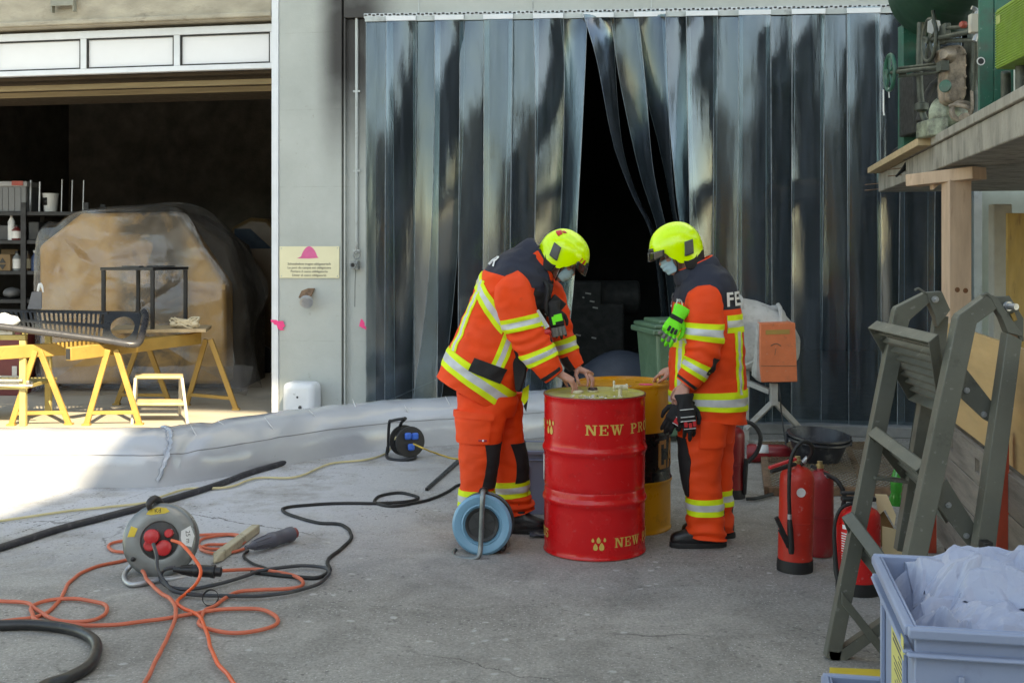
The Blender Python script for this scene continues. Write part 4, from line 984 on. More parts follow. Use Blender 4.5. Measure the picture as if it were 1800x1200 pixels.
# ================================================================== drums
def drum(name, label, c, mats, body_fn, lid_mat, lid_drop=.012):
    t = thing(name, label, 'drum', c); r = .2875; H = .89
    prof = [(.0, .012), (r - .004, .012), (r + .004, .0), (r + .0055, .006), (r + .003, .014), (r, .02)]
    def rib(z):
        return [(r, z - .03), (r + .003, z - .02), (r + .0095, z - .008), (r + .0105, z), (r + .0095, z + .008), (r + .003, z + .02), (r, z + .03)]
    def small(z): return [(r, z - .012), (r - .004, z), (r, z + .012)]
    prof += small(.215) + rib(.305) + small(.36) + small(.53) + rib(.585) + small(.67) if False else rib(.305) + small(.365)[0:3] + rib(.585) + small(.525)[0:0] + []
    prof += [(r, H - .02), (r + .003, H - .014), (r + .0055, H - .006), (r + .004, H), (r - .004, H), (r - .006, H - lid_drop), (0, H - lid_drop)]
    prof2 = []
    for i in range(len(prof) - 1):
        a, b_ = prof[i], prof[i + 1]; m_ = max(1, int(abs(b_[1] - a[1]) / .02))
        for k in range(m_): prof2.append((a[0] + (b_[0] - a[0]) * k / m_, a[1] + (b_[1] - a[1]) * k / m_))
    prof2.append(prof[-1])
    mb = MB(); mb.lathe(prof2, c, I3, 96)
    for i in range(len(mb.v)):
        p = mb.v[i]; d = V((p.x - c.x, p.y - c.y, 0))
        if d.length > .25 and .03 < p.z < H - .03: mb.v[i] = p + d.normalized() * (.0035 * nz(p * 1.0 + V((c.x * 7, 0, 0)), 3.0) - .008 * max(0, nz(p + V((2, c.y, 1)), 2.1) - .25))
    for i, f in enumerate(mb.f):
        z = sum((mb.v[k].z for k in f)) / len(f); rr = sum((V((mb.v[k].x - c.x, mb.v[k].y - c.y, 0)).length for k in f)) / len(f)
        mb.m[i] = body_fn(z, rr)
    return t, mb
redp = M('red_drum_paint', (.60, .009, .012), .24, var=.08, vs=3, dirt=(.30, .012, .012), damt=.3, ds=4, scratch=.15, spec=.4, rvar=.08)
lidy = M('lid_yellow_dusty', (.50, .46, .10), .45, var=.2, vs=5, dirt=(.36, .33, .22), damt=.75, ds=5)
redc = GX(1045, 6.50); yelc = GX(1096, 7.05)
t, mb = drum('oil_drum', 'red steel drum with gold lettering and a dusty yellow lid', redc, None, lambda z, rr: 1 if (z > .87 and rr < .284) else (2 if z > .884 or z < .008 else 0), None)
rim_m = M('worn_drum_rim', (.22, .05, .04), .5, .3, var=.4, vs=20, dirt=(.12, .10, .09), damt=.6, ds=25)
mb.build('body', [redp, lidy, rim_m], t, smooth=35)
RED = t
gold = M('gold_lettering', (.62, .43, .10), .4, var=.06)
# slab serif letters drawn on a 0..1 square with bars, arcs and diagonals
def glyph(chh):
    b = .19; s = .09; out = []      # list of polygons
    def rect(x0, y0, x1, y1): out.append([(x0, y0), (x1, y0), (x1, y1), (x0, y1)])
    def serif(x0, x1): rect(x0, 0, x1, s); rect(x0, 1 - s, x1, 1)
    def arc(cx, cy, rx, ry, a0, a1, th, n=14):
        for k in range(n):
            q0, q1 = R(a0 + (a1 - a0) * k / n), R(a0 + (a1 - a0) * (k + 1) / n)
            out.append([(cx + (rx - th) * math.cos(q0), cy + (ry - th * .6) * math.sin(q0)), (cx + rx * math.cos(q0), cy + ry * math.sin(q0)), (cx + rx * math.cos(q1), cy + ry * math.sin(q1)), (cx + (rx - th) * math.cos(q1), cy + (ry - th * .6) * math.sin(q1))])
    if chh == 'N': serif(0, .34); rect(.1, 0, .1 + b * .8, 1); rect(.76, 0, .76 + b * .8, 1); rect(.62, 1 - s, 1.05, 1); out.append([(.1, 1), (.36, 1), (.92, 0), (.70, 0)]); w = 1.05
    elif chh == 'E': serif(0, .8); rect(.1, 0, .1 + b, 1); rect(.28, .45, .62, .45 + s); rect(.54, .34, .62, .66); rect(.72, 0, .82, .32); rect(.72, .68, .82, 1); w = .85
    elif chh == 'W':
        for x in (.0, .42, .92): rect(x, 1 - s, x + .38, 1)
        out += [[(.08, 1), (.30, 1), (.48, 0), (.36, 0)], [(.36, 0), (.48, 0), (.68, 1), (.58, 1)], [(.50, 1), (.72, 1), (.92, 0), (.80, 0)], [(.80, 0), (.92, 0), (1.16, 1), (1.05, 1)]]; w = 1.3
    elif chh == 'P': serif(0, .3); rect(0, 0, .42, s); rect(.1, 0, .1 + b, 1); arc(.42, .73, .40, .27, -90, 90, .19); rect(.25, 1 - s, .44, 1); rect(.25, .46, .44, .46 + s); w = .86
    elif chh == 'R': serif(0, .3); rect(0, 0, .4, s); rect(.1, 0, .1 + b, 1); arc(.42, .73, .38, .27, -90, 90, .19); rect(.25, 1 - s, .44, 1); rect(.25, .46, .44, .46 + s); out.append([(.42, .5), (.62, .52), (.86, .0), (.66, .0)]); rect(.66, 0, .95, s); w = .95
    elif chh == 'O': arc(.45, .5, .45, .5, 0, 360, .2, 28); w = .92
    elif chh == 'C': arc(.45, .5, .45, .5, 45, 315, .2, 22); rect(.72, .66, .82, .95); w = .86
    elif chh == 'S': arc(.38, .73, .36, .27, 20, 270, .17); arc(.38, .27, .36, .27, -160, 90, .17); rect(.64, .72, .73, .98); rect(.03, .02, .12, .28); w = .78
    elif chh == '~':      # two oil drops with droplets above
        for (cx, cy, q) in ((.3, .22, .34), (.95, .26, .38), (.02, .88, .2), (.62, .92, .3), (1.28, .92, .2)):
            out.append([(cx + q * .9 * math.sin(a) * (.5 - .5 * math.cos(a)) ** .4, cy + q * (.25 - 1.1 * math.cos(a)) * -1 - 0) for a in [2 * PI * k / 18 for k in range(18)]])
        w = 1.6
    else: w = .5
    return out, w
def wrap_text(txt, c, r, z0, h, th0, th_scale=1.0, gap=.16, gold_=None, par=None, name='lettering'):
    """around a drum: th is measured from the side facing the camera, positive to the right"""
    mb = MB(); x = 0
    for chh in txt:
        polys, w = glyph(chh)
        for pl in polys:
            fine = []
            for i in range(len(pl)):
                a, b_ = pl[i], pl[(i + 1) % len(pl)]
                m_ = max(1, int(abs(a[0] - b_[0]) / .12))
                fine += [(a[0] + (b_[0] - a[0]) * k / m_, a[1] + (b_[1] - a[1]) * k / m_) for k in range(m_)]
            pp = []
            for q in fine:
                th = th0 + (x + q[0]) * h / r * th_scale
                pp.append(V((c.x + r * math.sin(th), c.y - r * math.cos(th), z0 + q[1] * h)))
            cen = sum(pp, V()) / len(pp); d = V((cen.x - c.x, cen.y - c.y, 0)).normalized()
            mb.slab(pp, d * .0006)
        x += w + gap
    return mb.build(name, gold_ or gold, par, smooth=0)
hh = .056
view = math.atan2(redc.x, redc.y)      # the drum is seen from slightly to its left
def th(deg): return R(deg) - view
wrap_text('NEW PROCESS', redc, .2895, .690, hh, th(-10), 1.12, .15, par=RED)
wrap_text('~', redc, .2895, .688, hh * 1.05, th(-66), .9, par=RED)
wrap_text('NEW PROCESS', redc, .2895, .690, hh, th(-10) - R(204), 1.12, .15, par=RED)
wrap_text('~ NEW PROCESS', redc, .2895, .075, hh * .93, th(-2), 1.0, .14, par=RED)
wrap_text('ESS', redc, .2895, .088, hh * .93, th(-90), 1.0, .1, par=RED)
mb = MB(); wl = th(-91)
mb.grid(lambda u, v: V((redc.x + .2905 * math.sin(wl + .22 * u), redc.y - .2905 * math.cos(wl + .22 * u), .40 + .14 * v)), 4, 2); mb.build('paper_label', M('white_paper', (.72, .72, .70)), RED, solid=.0015)
# spilled flakes and screw caps on the lid
lz = .8785
mb = MB(); r2 = random.Random(11)
for k in range(90):
    a = r2.gauss(0, .055); q = V((redc.x - .0 + r2.gauss(-.01, .075), redc.y - .145 + r2.gauss(0, .035), lz + .001 + r2.uniform(0, .007)))
    if (q - V((redc.x, redc.y, q.z))).length > .26: continue
    e1 = V((r2.uniform(-1, 1), r2.uniform(-1, 1), r2.uniform(-.4, .4))).normalized() * r2.uniform(.004, .012); e2 = e1.cross(V((0, 0, 1))) * r2.uniform(.4, 1)
    mb.add([q - e1, q + e2, q + e1, q - e2], [(0, 1, 2, 3)])
o = tag(mb.build('foil_flakes', M('pale_flakes', (.62, .60, .58), .35, var=.3), smooth=0), 'scattered pale flakes and shavings on the dusty drum lid', 'shavings'); o['kind'] = 'stuff'
for (x, y, nm) in ((1042, 681, 'dark ring cap with a pale base under the far hand on the drum lid'),):
    p = P(x, y, 6.62); p.z = lz
    t = thing('screw_cap', nm, 'cap', p)
    mb = MB(); mb.lathe([(.032, 0), (.034, .004), (.034, .010), (.0, .010)], p, I3, 24); mb.build('base', M('cream_plastic', (.55, .50, .36), .5, var=.06), t)
    mb = MB(); mb.lathe([(.0, .0105), (.026, .0105), (.03, .016), (.024, .024), (.014, .024), (.012, .018), (0, .018)], p, I3, 24); mb.build('cap', M('dark_brown_plastic', (.05, .025, .02), .3), t)
p = P(1016, 681, 6.55); p.z = lz
mb = MB(); mb.lathe([(.03, 0), (.032, .003), (.032, .012), (.02, .016), (0, .016)], p, I3, 20); tag(mb.build('bung', M('cream_plastic', (.55, .50, .36))), 'cream bung under the near hand on the drum lid', 'bung')
tp = thing('drum_tap', 'cream plastic drum tap screwed upright into the drum lid', 'tap', P(1090, 693, 6.4))
crm = M('cream_plastic', (.55, .50, .36)); p = P(1090, 694, 6.38); p.z = lz
mb = MB(); mb.lathe([(.016, 0), (.016, .004), (.0115, .008), (.0115, .05), (.018, .055), (.018, .066), (0, .07)], p, I3, 20)
mb.tube([p + V((-.03, 0, .056)), p + V((.04, 0, .056))], [.012, .014], 14); mb.lathe([(.018, 0), (.018, .012), (0, .012)], p + V((.03, 0, .056)), look((1, 0, 0)), 16); mb.build('spout', crm, tp)
mb = MB(); mb.box(p + V((-.034, 0, .062)), (.012, .018, .06)); mb.lathe([(.014, 0), (.014, .012), (0, .012)], p + V((-.028, 0, .056)), look((-1, 0, 0)), 14); mb.build('handle', crm, tp, bevel=.004)
# yellow and black drum
yd = M('ochre_drum_paint', (.60, .27, .014), .36, var=.10, vs=3, dirt=(.24, .10, .02), damt=.35, ds=3)
bd = M('black_drum_band', (.012, .012, .012), .3, var=.2)
t, mb = drum('oil_drum', 'ochre steel drum with a wide black band behind the red one', yelc, None, lambda z, rr: 1 if .315 < z < .60 and rr > .27 else 0, None)
mb.build('body', [yd, bd], t, smooth=35); YEL = t
def wrap_polys(polys, c, r, par, mat, name):
    mb = MB()
    for pp in polys:
        q = [V((c.x + r * math.sin(a), c.y - r * math.cos(a), z)) for a, z in pp]; cen = sum(q, V()) / len(q)
        mb.slab(q, V((cen.x - c.x, cen.y - c.y, 0)).normalized() * .0006)
    return mb.build(name, mat, par, smooth=0)
def cat_letters():
    z0, H = .385, .17; out = []
    def bx(t0, t1, y0, y1):
        for k in range(4): out.append([(R(t0 + (t1 - t0) * k / 4), z0 + H * y0), (R(t0 + (t1 - t0) * (k + 1) / 4), z0 + H * y0), (R(t0 + (t1 - t0) * (k + 1) / 4), z0 + H * y1), (R(t0 + (t1 - t0) * k / 4), z0 + H * y1)])
    bx(46, 51, .08, .92); bx(48, 62, .86, 1); bx(48, 62, 0, .14); bx(57, 62, .7, .9); bx(57, 62, .1, .3)
    out.append([(R(65), z0), (R(71), z0), (R(78), z0 + H), (R(73), z0 + H)]); out.append([(R(80), z0), (R(86), z0), (R(80), z0 + H), (R(76), z0 + H)]); bx(70, 82, .28, .42)
    bx(88, 102, .86, 1); bx(93, 98, 0, .9)
    return out
wrap_polys([[(a - math.atan2(yelc.x, yelc.y), z) for a, z in p] for p in cat_letters()], yelc, .2898, YEL, M('orange_lettering', (.50, .24, .06), .45), 'lettering')
mb = MB(); lx = yelc + V((.13, -.08, .8795)); mb.lathe([(0, 0), (.035, 0), (.035, .001), (0, .001)], lx, Matrix.Diagonal((1.3, 1, 1)), 14); mb.build('pink_mark', pink, YEL)
mb = MB(); p = yelc + V((-.06, -.19, .878)); mb.bar(p, p + V((.09, .02, .003)), .012, .004); tag(mb.build('metal_strip', alu), 'short pale metal strip on the ochre drum lid', 'strip')

# ================================================================== crate behind the red drum, bin and clutter in the doorway
def crate(t, o, sx, sy, H, M3, mat, thick=.012, ribs=True, wall_top=None):
    """stacking crate, o is the centre of its base"""
    def w(x, y, z): return o + M3 @ V((x, y, z))
    mb = MB(); hx, hy = sx / 2, sy / 2
    mb.box(w(0, 0, .006), (sx - .03, sy - .03, .012), M3)
    for (cx, cy, ax, ay) in ((0, -hy + .015 + thick / 2, sx - .03, thick), (0, hy - .015 - thick / 2, sx - .03, thick), (-hx + .015 + thick / 2, 0, thick, sy - .03 - 2 * thick - .001), (hx - .015 - thick / 2, 0, thick, sy - .03 - 2 * thick - .001)):
        mb.box(w(cx, cy, .012 + (H - .012) / 2), (ax, ay, H - .0125), M3)
    mb.build('walls', mat, t, bevel=.003)
    mb = MB()
    for (z, out, hh_) in ((H - .012, .0, .024), (H - .058, .002, .010)):
        for (cx, cy, ax, ay) in ((0, -hy + .004 - out, sx + .002 + 2 * out, .022), (0, hy - .004 + out, sx + .002 + 2 * out, .022), (-hx + .004 - out, 0, .022, sy - .03 - .001), (hx - .004 + out, 0, .022, sy - .03 - .001)):
            mb.box(w(cx, cy, z), (ax, ay, hh_), M3)
    mb.build('rim', mat, t, bevel=.005)
    if ribs:
        mb = MB()
        for fx in (-.32, .32):
            for sgn in (-1, 1): mb.box(w(fx * sx, sgn * (hy - .009), (H - .1) / 2), (.012, .010, H - .1), M3)
        for fy in (-.3, .3):
            for sgn in (-1, 1): mb.box(w(sgn * (hx - .009), fy * sy, (H - .1) / 2), (.010, .012, H - .1), M3)
        mb.build('ribs', mat, t, bevel=.002)
    return w
grb = M('slate_blue_plastic', (.15, .165, .24), .45, var=.08, vs=3, dirt=(.12, .12, .15), damt=.4)
cb = thing('stacking_crate', 'slate blue stacking crate on the ground behind the red drum', 'crate', GX(985, 7.55)); 
crate(cb, GX(985, 7.5), .6, .4, .41, rotz(R(-8)), grb)
mb = MB(); mb.box(GX(985, 7.5, .31), (.5, .3, .2), rotz(R(-8)))
tag(mb.build('grey_block', M('grey_block', (.22, .22, .20), .8, var=.2, bump=.3), bevel=.01), 'grey block lying inside the slate blue crate', 'block')
mb = MB(); q = [V((GX(930, 6.95).x + .42 * u + .03 * nz(V((u * 4, v * 3, 0))), 6.72 + .36 * v, .012 + .05 * abs(nz(V((u * 5, v * 5, 3)))) * min(1, 6 * v + .2))) for u in [i / 14 for i in range(15)] for v in [j / 8 for j in range(9)]]
mb.add(q, [(i * 9 + j, (i + 1) * 9 + j, (i + 1) * 9 + j + 1, i * 9 + j + 1) for i in range(14) for j in range(8)])
tag(mb.build('dark_foil', M('dark_blue_foil', (.045, .05, .065), .35, var=.2), solid=.004), 'crumpled dark blue foil on the ground beside the red drum', 'foil')
# green wheelie bin
wb = thing('wheelie_bin', 'green wheelie bin standing in the gap of the strip curtain', 'wheelie bin', GX(1180, 10.3))
grn = M('bin_green', (.085, .155, .095), .42, var=.1, vs=3)
Mw = rotz(R(10)); o = GX(1184, 10.3)
mb = MB(); lo = [o + Mw @ V((x * .2, y * .24, .05)) for x, y in ((-1, -1), (1, -1), (1, 1), (-1, 1))]; hi = [o + Mw @ V((x * .26, y * .32, .98)) for x, y in ((-1, -1), (1, -1), (1, 1), (-1, 1))]
mb.hexa(lo + hi); mb.build('body', grn, wb, bevel=.03, seg=3)
mb = MB(); mb.box(o + V((0, 0, .985)), (.6, .72, .05), Mw); mb.build('rim', grn, wb, bevel=.012)
mb = MB(); mb.box(o + V((0, 0, 1.03)), (.56, .68, .04), Mw); mb.box(o + V((0, 0, 1.065)), (.42, .5, .04), Mw); mb.build('lid', grn, wb, bevel=.015)
mb = MB(); mb.tube([o + Mw @ V((-.22, -.36, 1.0)), o + Mw @ V((-.22, -.42, 1.03)), o + Mw @ V((.22, -.42, 1.03)), o + Mw @ V((.22, -.36, 1.0))], .014, 8); mb.build('handle', grn, wb)
for sgn in (-1, 1):
    mb = MB(); mb.lathe([(.0, -.03), (.1, -.03), (.1, .03), (0, .03)], o + Mw @ V((sgn * .25, .25, .1)), Mw @ look((1, 0, 0)), 20); mb.build('wheel', blk, wb, bevel=.01)
hp = MB(); c = GX(1090, 11.6)
hp.grid(lambda u, v: c + V(((u - .5) * 1.5, (v - .5) * .9, .02 + .66 * math.sin(PI * u) ** .8 * math.sin(PI * v) ** .6 + .05 * nz(V((u * 4, v * 4, 1))) * math.sin(PI * u))), 30, 20)
tag(hp.build('tarpaulin_heap', M('slate_tarpaulin', (.035, .042, .06), .5, var=.15, bump=.2, bs=20)), 'slate blue tarpaulin draped over a heap in the dark doorway', 'tarpaulin')
en = thing('stored_engine', 'black engine part with small shiny handles in the dark hall', 'engine', GX(1035, 13))
mb = MB(); c = GX(1040, 13.2); mb.box(c + V((0, 0, .55)), (.7, .6, 1.1)); mb.box(c + V((-.1, -.1, 1.2)), (.4, .4, .3)); mb.lathe([(0, -.3), (.2, -.3), (.2, .3), (0, .3)], c + V((.25, 0, 1.15)), look((1, 0, 0)), 20); mb.build('block', M('oily_black', (.005, .005, .005), .8), en, bevel=.03)
mb = MB()
for (x, y, dx) in ((1029, 515, 10), (1037, 529, 8), (1042, 540, 9), (1012, 588, 9), (1040, 593, 8), (1024, 522, 3)): p = P(x, y, 12.75); mb.bar(p, p + V((dx / 160, 0, -.01)), .016, .016)
mb.build('handles', M('dull_handle', (.25, .25, .25), .4, .6), en)

# ================================================================== cable reels
def torus(mb, c, R_, r, M3, n=40, m=8, mi=0): mb.tube([c + M3 @ V((R_ * math.cos(2 * PI * k / n), R_ * math.sin(2 * PI * k / n), 0)) for k in range(n)], r, m, mi, closed=True, up=M3 @ V((0, 0, 1)))
blr = M('black_rubber', (.012, .012, .012)); org = M('orange_cable', (.72, .10, .025), .45, var=.08); orgf = M('faded_orange_cable', (.56, .12, .06), .5, var=.1)
# blue reel before the left fireman
br = thing('cable_reel', 'blue steel cable reel on a grey tube stand in front of the bending firefighter', 'cable reel', GX(846, 6.36))
c = P(848, 921, 6.40); r_ = 52 * 6.40 / 2000; ax = V((-.10, -1, .10)).normalized(); Mx = look(ax)
mb = MB(); mb.lathe([(.094, 0), (.10, .004), (.108, .014), (.116, .010), (.124, .014), (r_ - .012, .016), (r_ - .006, .008), (r_, .004), (r_ + .003, -.004), (r_ - .004, -.006), (r_ - .01, -.001), (.078, -.004)], c + ax * .02, Mx, 56, caps=(False, False)); mb.build('front_flange', M('pale_blue_enamel', (.15, .33, .46), .4, var=.1, dirt=(.08, .12, .15), damt=.3), br)
mb = MB(); mb.lathe([(.0, .002), (.03, .006), (.075, .004), (.084, .012), (.093, .014), (.096, .0), (.096, -.05), (0, -.05)], c + ax * .02, Mx, 40)
for k in range(6): d = Mx @ V((math.cos(k * PI / 3 + .4), math.sin(k * PI / 3 + .4), 0)); mb.bar(c + ax * .027 + d * .012, c + ax * .026 + d * .074, .008, .008, up=ax)
mb.build('hub', M('black_hub', (.026, .026, .026), .5), br)
mb = MB(); mb.lathe([(.05, -.13), (r_ - .005, -.13), (r_ + .003, -.12), (r_ - .004, -.115), (.05, -.12)], c, Mx, 48); mb.build('rear_flange', dkp, br)
mb = MB()
for k in range(6): torus(mb, c - ax * (.015 + .018 * k), r_ - .016, .010, Mx, 44, 6)
mb.build('wound_cable', blr, br)
gt = M('worn_grey_tube', (.20, .22, .22), .4, .6, var=.25, vs=15)
mb = MB(); g0 = c + ax * .055
mb.tube([P(800, 966, 6.45), P(797, 974, 6.40), P(803, 980, 6.33), P(830, 982, 6.28), P(842, 976, 6.28), P(845, 955, 6.30), P(847, 905, 6.31), P(849, 868, 6.33), P(850, 862, 6.42), P(852, 861, 6.56)], .0145, 10, sub=4); mb.build('stand', gt, br)
mb = MB(); mb.tube([P(848, 863, 6.36), P(852, 861, 6.5)], .02, 10); mb.build('grip', blr, br)
mb = MB(); mb.tube([P(852, 861, 6.56), P(878, 900, 6.6), P(890, 945, 6.62), P(893, 968, 6.5), P(894, 975, 6.38)], .0145, 10, sub=4); mb.build('rear_stand', gt, br)
mb = MB(); mb.tube([P(884, 940, 6.44), P(882, 962, 6.38), P(886, 966, 6.36)], [.03, .028, .01], 10); mb.build('cable_plug', blr, br)
# grey steel reel with red sockets
gr = thing('cable_reel', 'grey steel cable reel with red sockets and a yellow sticker', 'cable reel', GX(270, 6.0))
c = P(281, 949, 5.98); r_ = 63 * 5.98 / 2000; ax = V((.16, -1, .22)).normalized(); Mx = look(ax)
ga = M('reel_galvanised', (.20, .21, .205), .38, .6, var=.1, vs=8)
mb = MB(); mb.lathe([(.095, .0), (.1, .006), (r_ - .02, .012), (r_ - .008, .006), (r_, .0), (r_ + .002, -.008), (r_ - .006, -.01), (.095, -.006)], c, Mx, 56, caps=(False, False)); mb.build('front_flange', ga, gr)
mb = MB(); mb.lathe([(.0, .004), (.09, .004), (.096, .0), (.096, -.03), (0, -.03)], c, Mx, 40); mb.build('socket_plate', M('black_hub', (.026, .026, .026)), gr)
mb = MB(); mb.lathe([(.06, -.125), (r_ - .006, -.125), (r_ + .002, -.118), (r_ + .002, -.11), (r_ - .006, -.108), (.06, -.11)], c, Mx, 48); mb.lathe([(r_ - .04, -.11), (r_ - .045, -.01)], c, Mx, 48, caps=(False, False)); mb.build('rear_flange', ga, gr)
rdp = M('red_socket_plastic', (.55, .03, .035), .35, var=.06)
for (a, rr, R2, hgt, nm) in ((R(150), .042, .038, .05, 'socket'), (R(-60), .045, .04, .02, 'socket'), (R(35), .06, .022, .045, 'plug'), (R(205), .055, .03, .015, 'socket_cover')):
    o = c + Mx @ V((rr * math.cos(a), rr * math.sin(a), .004)); mb = MB(); mb.lathe([(R2, 0), (R2, hgt), (R2 * .8, hgt + .006), (0, hgt + .006)], o, Mx, 24); mb.build(nm, rdp, gr)
mb = MB(); o = c + Mx @ V((.05, .035, .006)); mb.box(o, (.04, .028, .012), Mx @ rotz(R(30))); mb.build('switch_cover', alu, gr, bevel=.002)
ysd = M('yellow_sticker', (.62, .45, .05), .5)
mb = MB()
for (a0, a1, r0, r1) in ((72, 118, .135, .172),):
    pp = [(r0 + .004, a0 + 8), (r0, (a0 + a1) / 2), (r0 + .004, a1 - 8), ((r0 + r1) / 2, a1), (r1 - .004, a1 - 8), (r1, (a0 + a1) / 2), (r1 - .004, a0 + 8), ((r0 + r1) / 2, a0)]
    mb.prism([(q * math.cos(R(a)), q * math.sin(R(a))) for q, a in pp], .0015, M3=Mx, o=c + ax * .0115)
mb.prism([(q * math.cos(R(a)), q * math.sin(R(a))) for q, a in ((.13, 150), (.165, 152), (.165, 172), (.13, 170))], .0015, M3=Mx, o=c + ax * .0115); mb.build('warning_sticker', ysd, gr, smooth=0)
vs, fs = text_mesh('Kd', .03, .0004); mb = MB(); mb.add([c + ax * .0135 + Mx @ (rotz(R(5)) @ (v + V((.0, .143, 0)))) for v in vs], fs); mb.build('sticker_lettering', blk, gr, smooth=0)
wst = M('white_sticker', (.62, .62, .6), .5)
mb = MB(); mb.prism([(q * math.cos(R(a)), q * math.sin(R(a))) for q, a in ((.118, -12), (.17, -14), (.178, 5), (.17, 24), (.118, 22), (.108, 5))], .0015, M3=Mx, o=c + ax * .0115); mb.build('length_sticker', wst, gr, smooth=0)
vs, fs = text_mesh('25 m', .032, .0004); mb = MB(); mb.add([c + ax * .0135 + Mx @ (rotz(R(-85)) @ (v + V((-.0, .135, 0)))) for v in vs], fs); mb.build('length_lettering', blk, gr, smooth=0)
mb = MB(); mb.lathe([(.012, 0), (.012, .012), (.006, .016), (0, .016)], c + Mx @ V((-.13, -.09, .01)), Mx, 14); mb.build('knob', blk, gr)
mb = MB(); mb.tube([P(240, 985, 5.98), P(222, 1003, 5.95), P(219, 1018, 5.85), P(232, 1027, 5.74), P(268, 1022, 5.8), P(330, 1014, 5.95), P(345, 1006, 6.1)], .013, 10, sub=4)
mb.tube([P(248, 995, 6.1), P(262, 940, 6.16), P(272, 890, 6.16)], .011, 8, sub=3); mb.build('stand', galv, gr)
mb = MB(); mb.tube([P(263, 895, 5.98), P(262, 884, 5.98), P(272, 876, 6.02), P(283, 884, 6.1), P(284, 893, 6.12)], [.012, .018, .02, .018, .012], 10, sub=3); mb.build('handle', M('black_grip', (.03, .028, .028), .5), gr)
# small black reel with blue sockets by the foil tube
kr = thing('cable_reel', 'small black cable reel with blue sockets leaning by the foil barrier', 'cable reel', GX(708, 9.25))
c = P(716, 775, 9.3); r_ = 27 * 9.3 / 2000; ax = V((.5, -1, .06)).normalized(); Mx = look(ax)
mb = MB()
for o_ in (.0, -.15): mb.lathe([(.03, .0), (r_ - .004, .0), (r_, -.004), (r_, -.012), (r_ - .004, -.014), (.03, -.014)], c + ax * (o_ + .07), Mx, 40)
mb.build('flanges', M('black_hub', (.026, .026, .026)), kr)
mb = MB(); mb.lathe([(.09, -.08), (.09, .06)], c, Mx, 30); mb.build('drum', blk, kr)
blu = M('blue_socket_plastic', (.02, .13, .55), .35, var=.06)
for (x, y) in ((-.025, .05), (.035, .045), (.0, -.04)):
    mb = MB(); mb.box(c + ax * .085 + Mx @ V((x, y, 0)), (.055, .055, .035), Mx); mb.build('socket', blu, kr, bevel=.012)
mb = MB(); mb.tube([P(682, 795, 9.4), P(684, 745, 9.4), P(690, 739, 9.35), P(712, 735, 9.22)], .013, 8, sub=4); mb.tube([P(702, 752, 9.4), P(706, 742, 9.32), P(713, 735, 9.22)], .013, 8, sub=3); mb.build('handle', blk, kr)
mb = MB(); mb.tube([P(682, 785, 9.4), P(680, 800, 9.4), P(684, 806, 9.25), P(705, 809, 9.18), P(727, 805, 9.2), P(731, 802, 9.3)], .014, 8, sub=4); mb.build('stand', blk, kr)

# ================================================================== cables, hoses and loose pieces on the ground
def cable(name, label, cat, pts, r, mat, z=0.0, group=None, n=8, sub=10):
    q = []
    for p in pts:
        lift = p[2] if len(p) > 2 else 0.0
        q.append(G(p[0], p[1], r + z + lift) if lift < .5 else P(p[0], p[1], lift))
    q = cr(q, sub); q = [p + V((nz(p, 7.0), nz(p + V((9, 3, 1)), 7.0), 0)) * (.010 if r < .015 else .004) for p in q]
    mb = MB(); mb.tube(q, r, n); return tag(mb.build(name, mat), label, cat, group)
cable('hose', 'thick dark hose running from the reel to the foil barrier', 'hose', [(-120, 995), (0, 962), (100, 930), (200, 904), (290, 880), (380, 852), (440, 830), (500, 812), (580, 780), (640, 760)], .022, M('dark_hose', (.028, .028, .034), .5, var=.3, dirt=(.10, .10, .11), damt=.5, ds=20), n=12)
cable('hose', 'fat black hose curving through the lower left foreground', 'hose', [(-80, 1102), (0, 1098), (70, 1098), (130, 1107), (168, 1128), (160, 1165), (120, 1190), (80, 1204), (40, 1230)], .024, M('black_hose', (.02, .02, .021), .42, var=.3, dirt=(.07, .07, .07), damt=.4, ds=20), n=12)
cable('cable', 'thin cream cable from the small black reel past the grey reel', 'cable', [(-60, 922), (0, 915), (120, 898), (250, 884), (285, 872), (330, 859), (400, 856), (450, 840), (520, 838), (580, 815), (640, 808), (670, 800), (684, 790, .02), (697, 768, 9.27)], .0085, M('cream_cable', (.55, .47, .26), .5, var=.15), .006)
cable('cable', 'thin yellow cable leaving the small black reel for the drums', 'cable', [(727, 780, 9.2), (745, 788, 9.0), (765, 796, .01), (800, 806), (840, 806), (880, 800)], .007, M('yellow_cable', (.58, .38, .06), .5, var=.15))
cable('cable', 'black power cable looping from the blue reel across the yard', 'cable', [(900, 862), (860, 852), (812, 851), (795, 858), (780, 868), (745, 880), (690, 889), (658, 881), (672, 870), (705, 866), (735, 874), (715, 881), (660, 884), (600, 884), (540, 887), (500, 892), (498, 898), (520, 908), (560, 918), (600, 922), (618, 938), (610, 955), (585, 975), (575, 985), (579, 1003), (560, 1014), (525, 1013), (440, 1005)], .0105, blr)
cable('cable', 'grey black cable from the red socket to the dark connector', 'cable', [(271, 955, 5.84), (277, 975, 5.78), (279, 1000, 5.72), (290, 1022, 5.68), (310, 1040), (380, 1046), (460, 1046), (540, 1033), (577, 1012), (572, 998), (530, 994), (460, 1002), (430, 1012), (350, 1033), (300, 1032), (282, 1015), (290, 1001, 5.72), (308, 997, 5.72)], .0095, M('grey_black_cable', (.035, .036, .04), .45, var=.2), .012)
cable('cable', 'thin dark cable from the grey connector to the black loop', 'cable', [(436, 968), (428, 975), (436, 985), (460, 996), (500, 1010), (545, 1013)], .007, blr, .004)
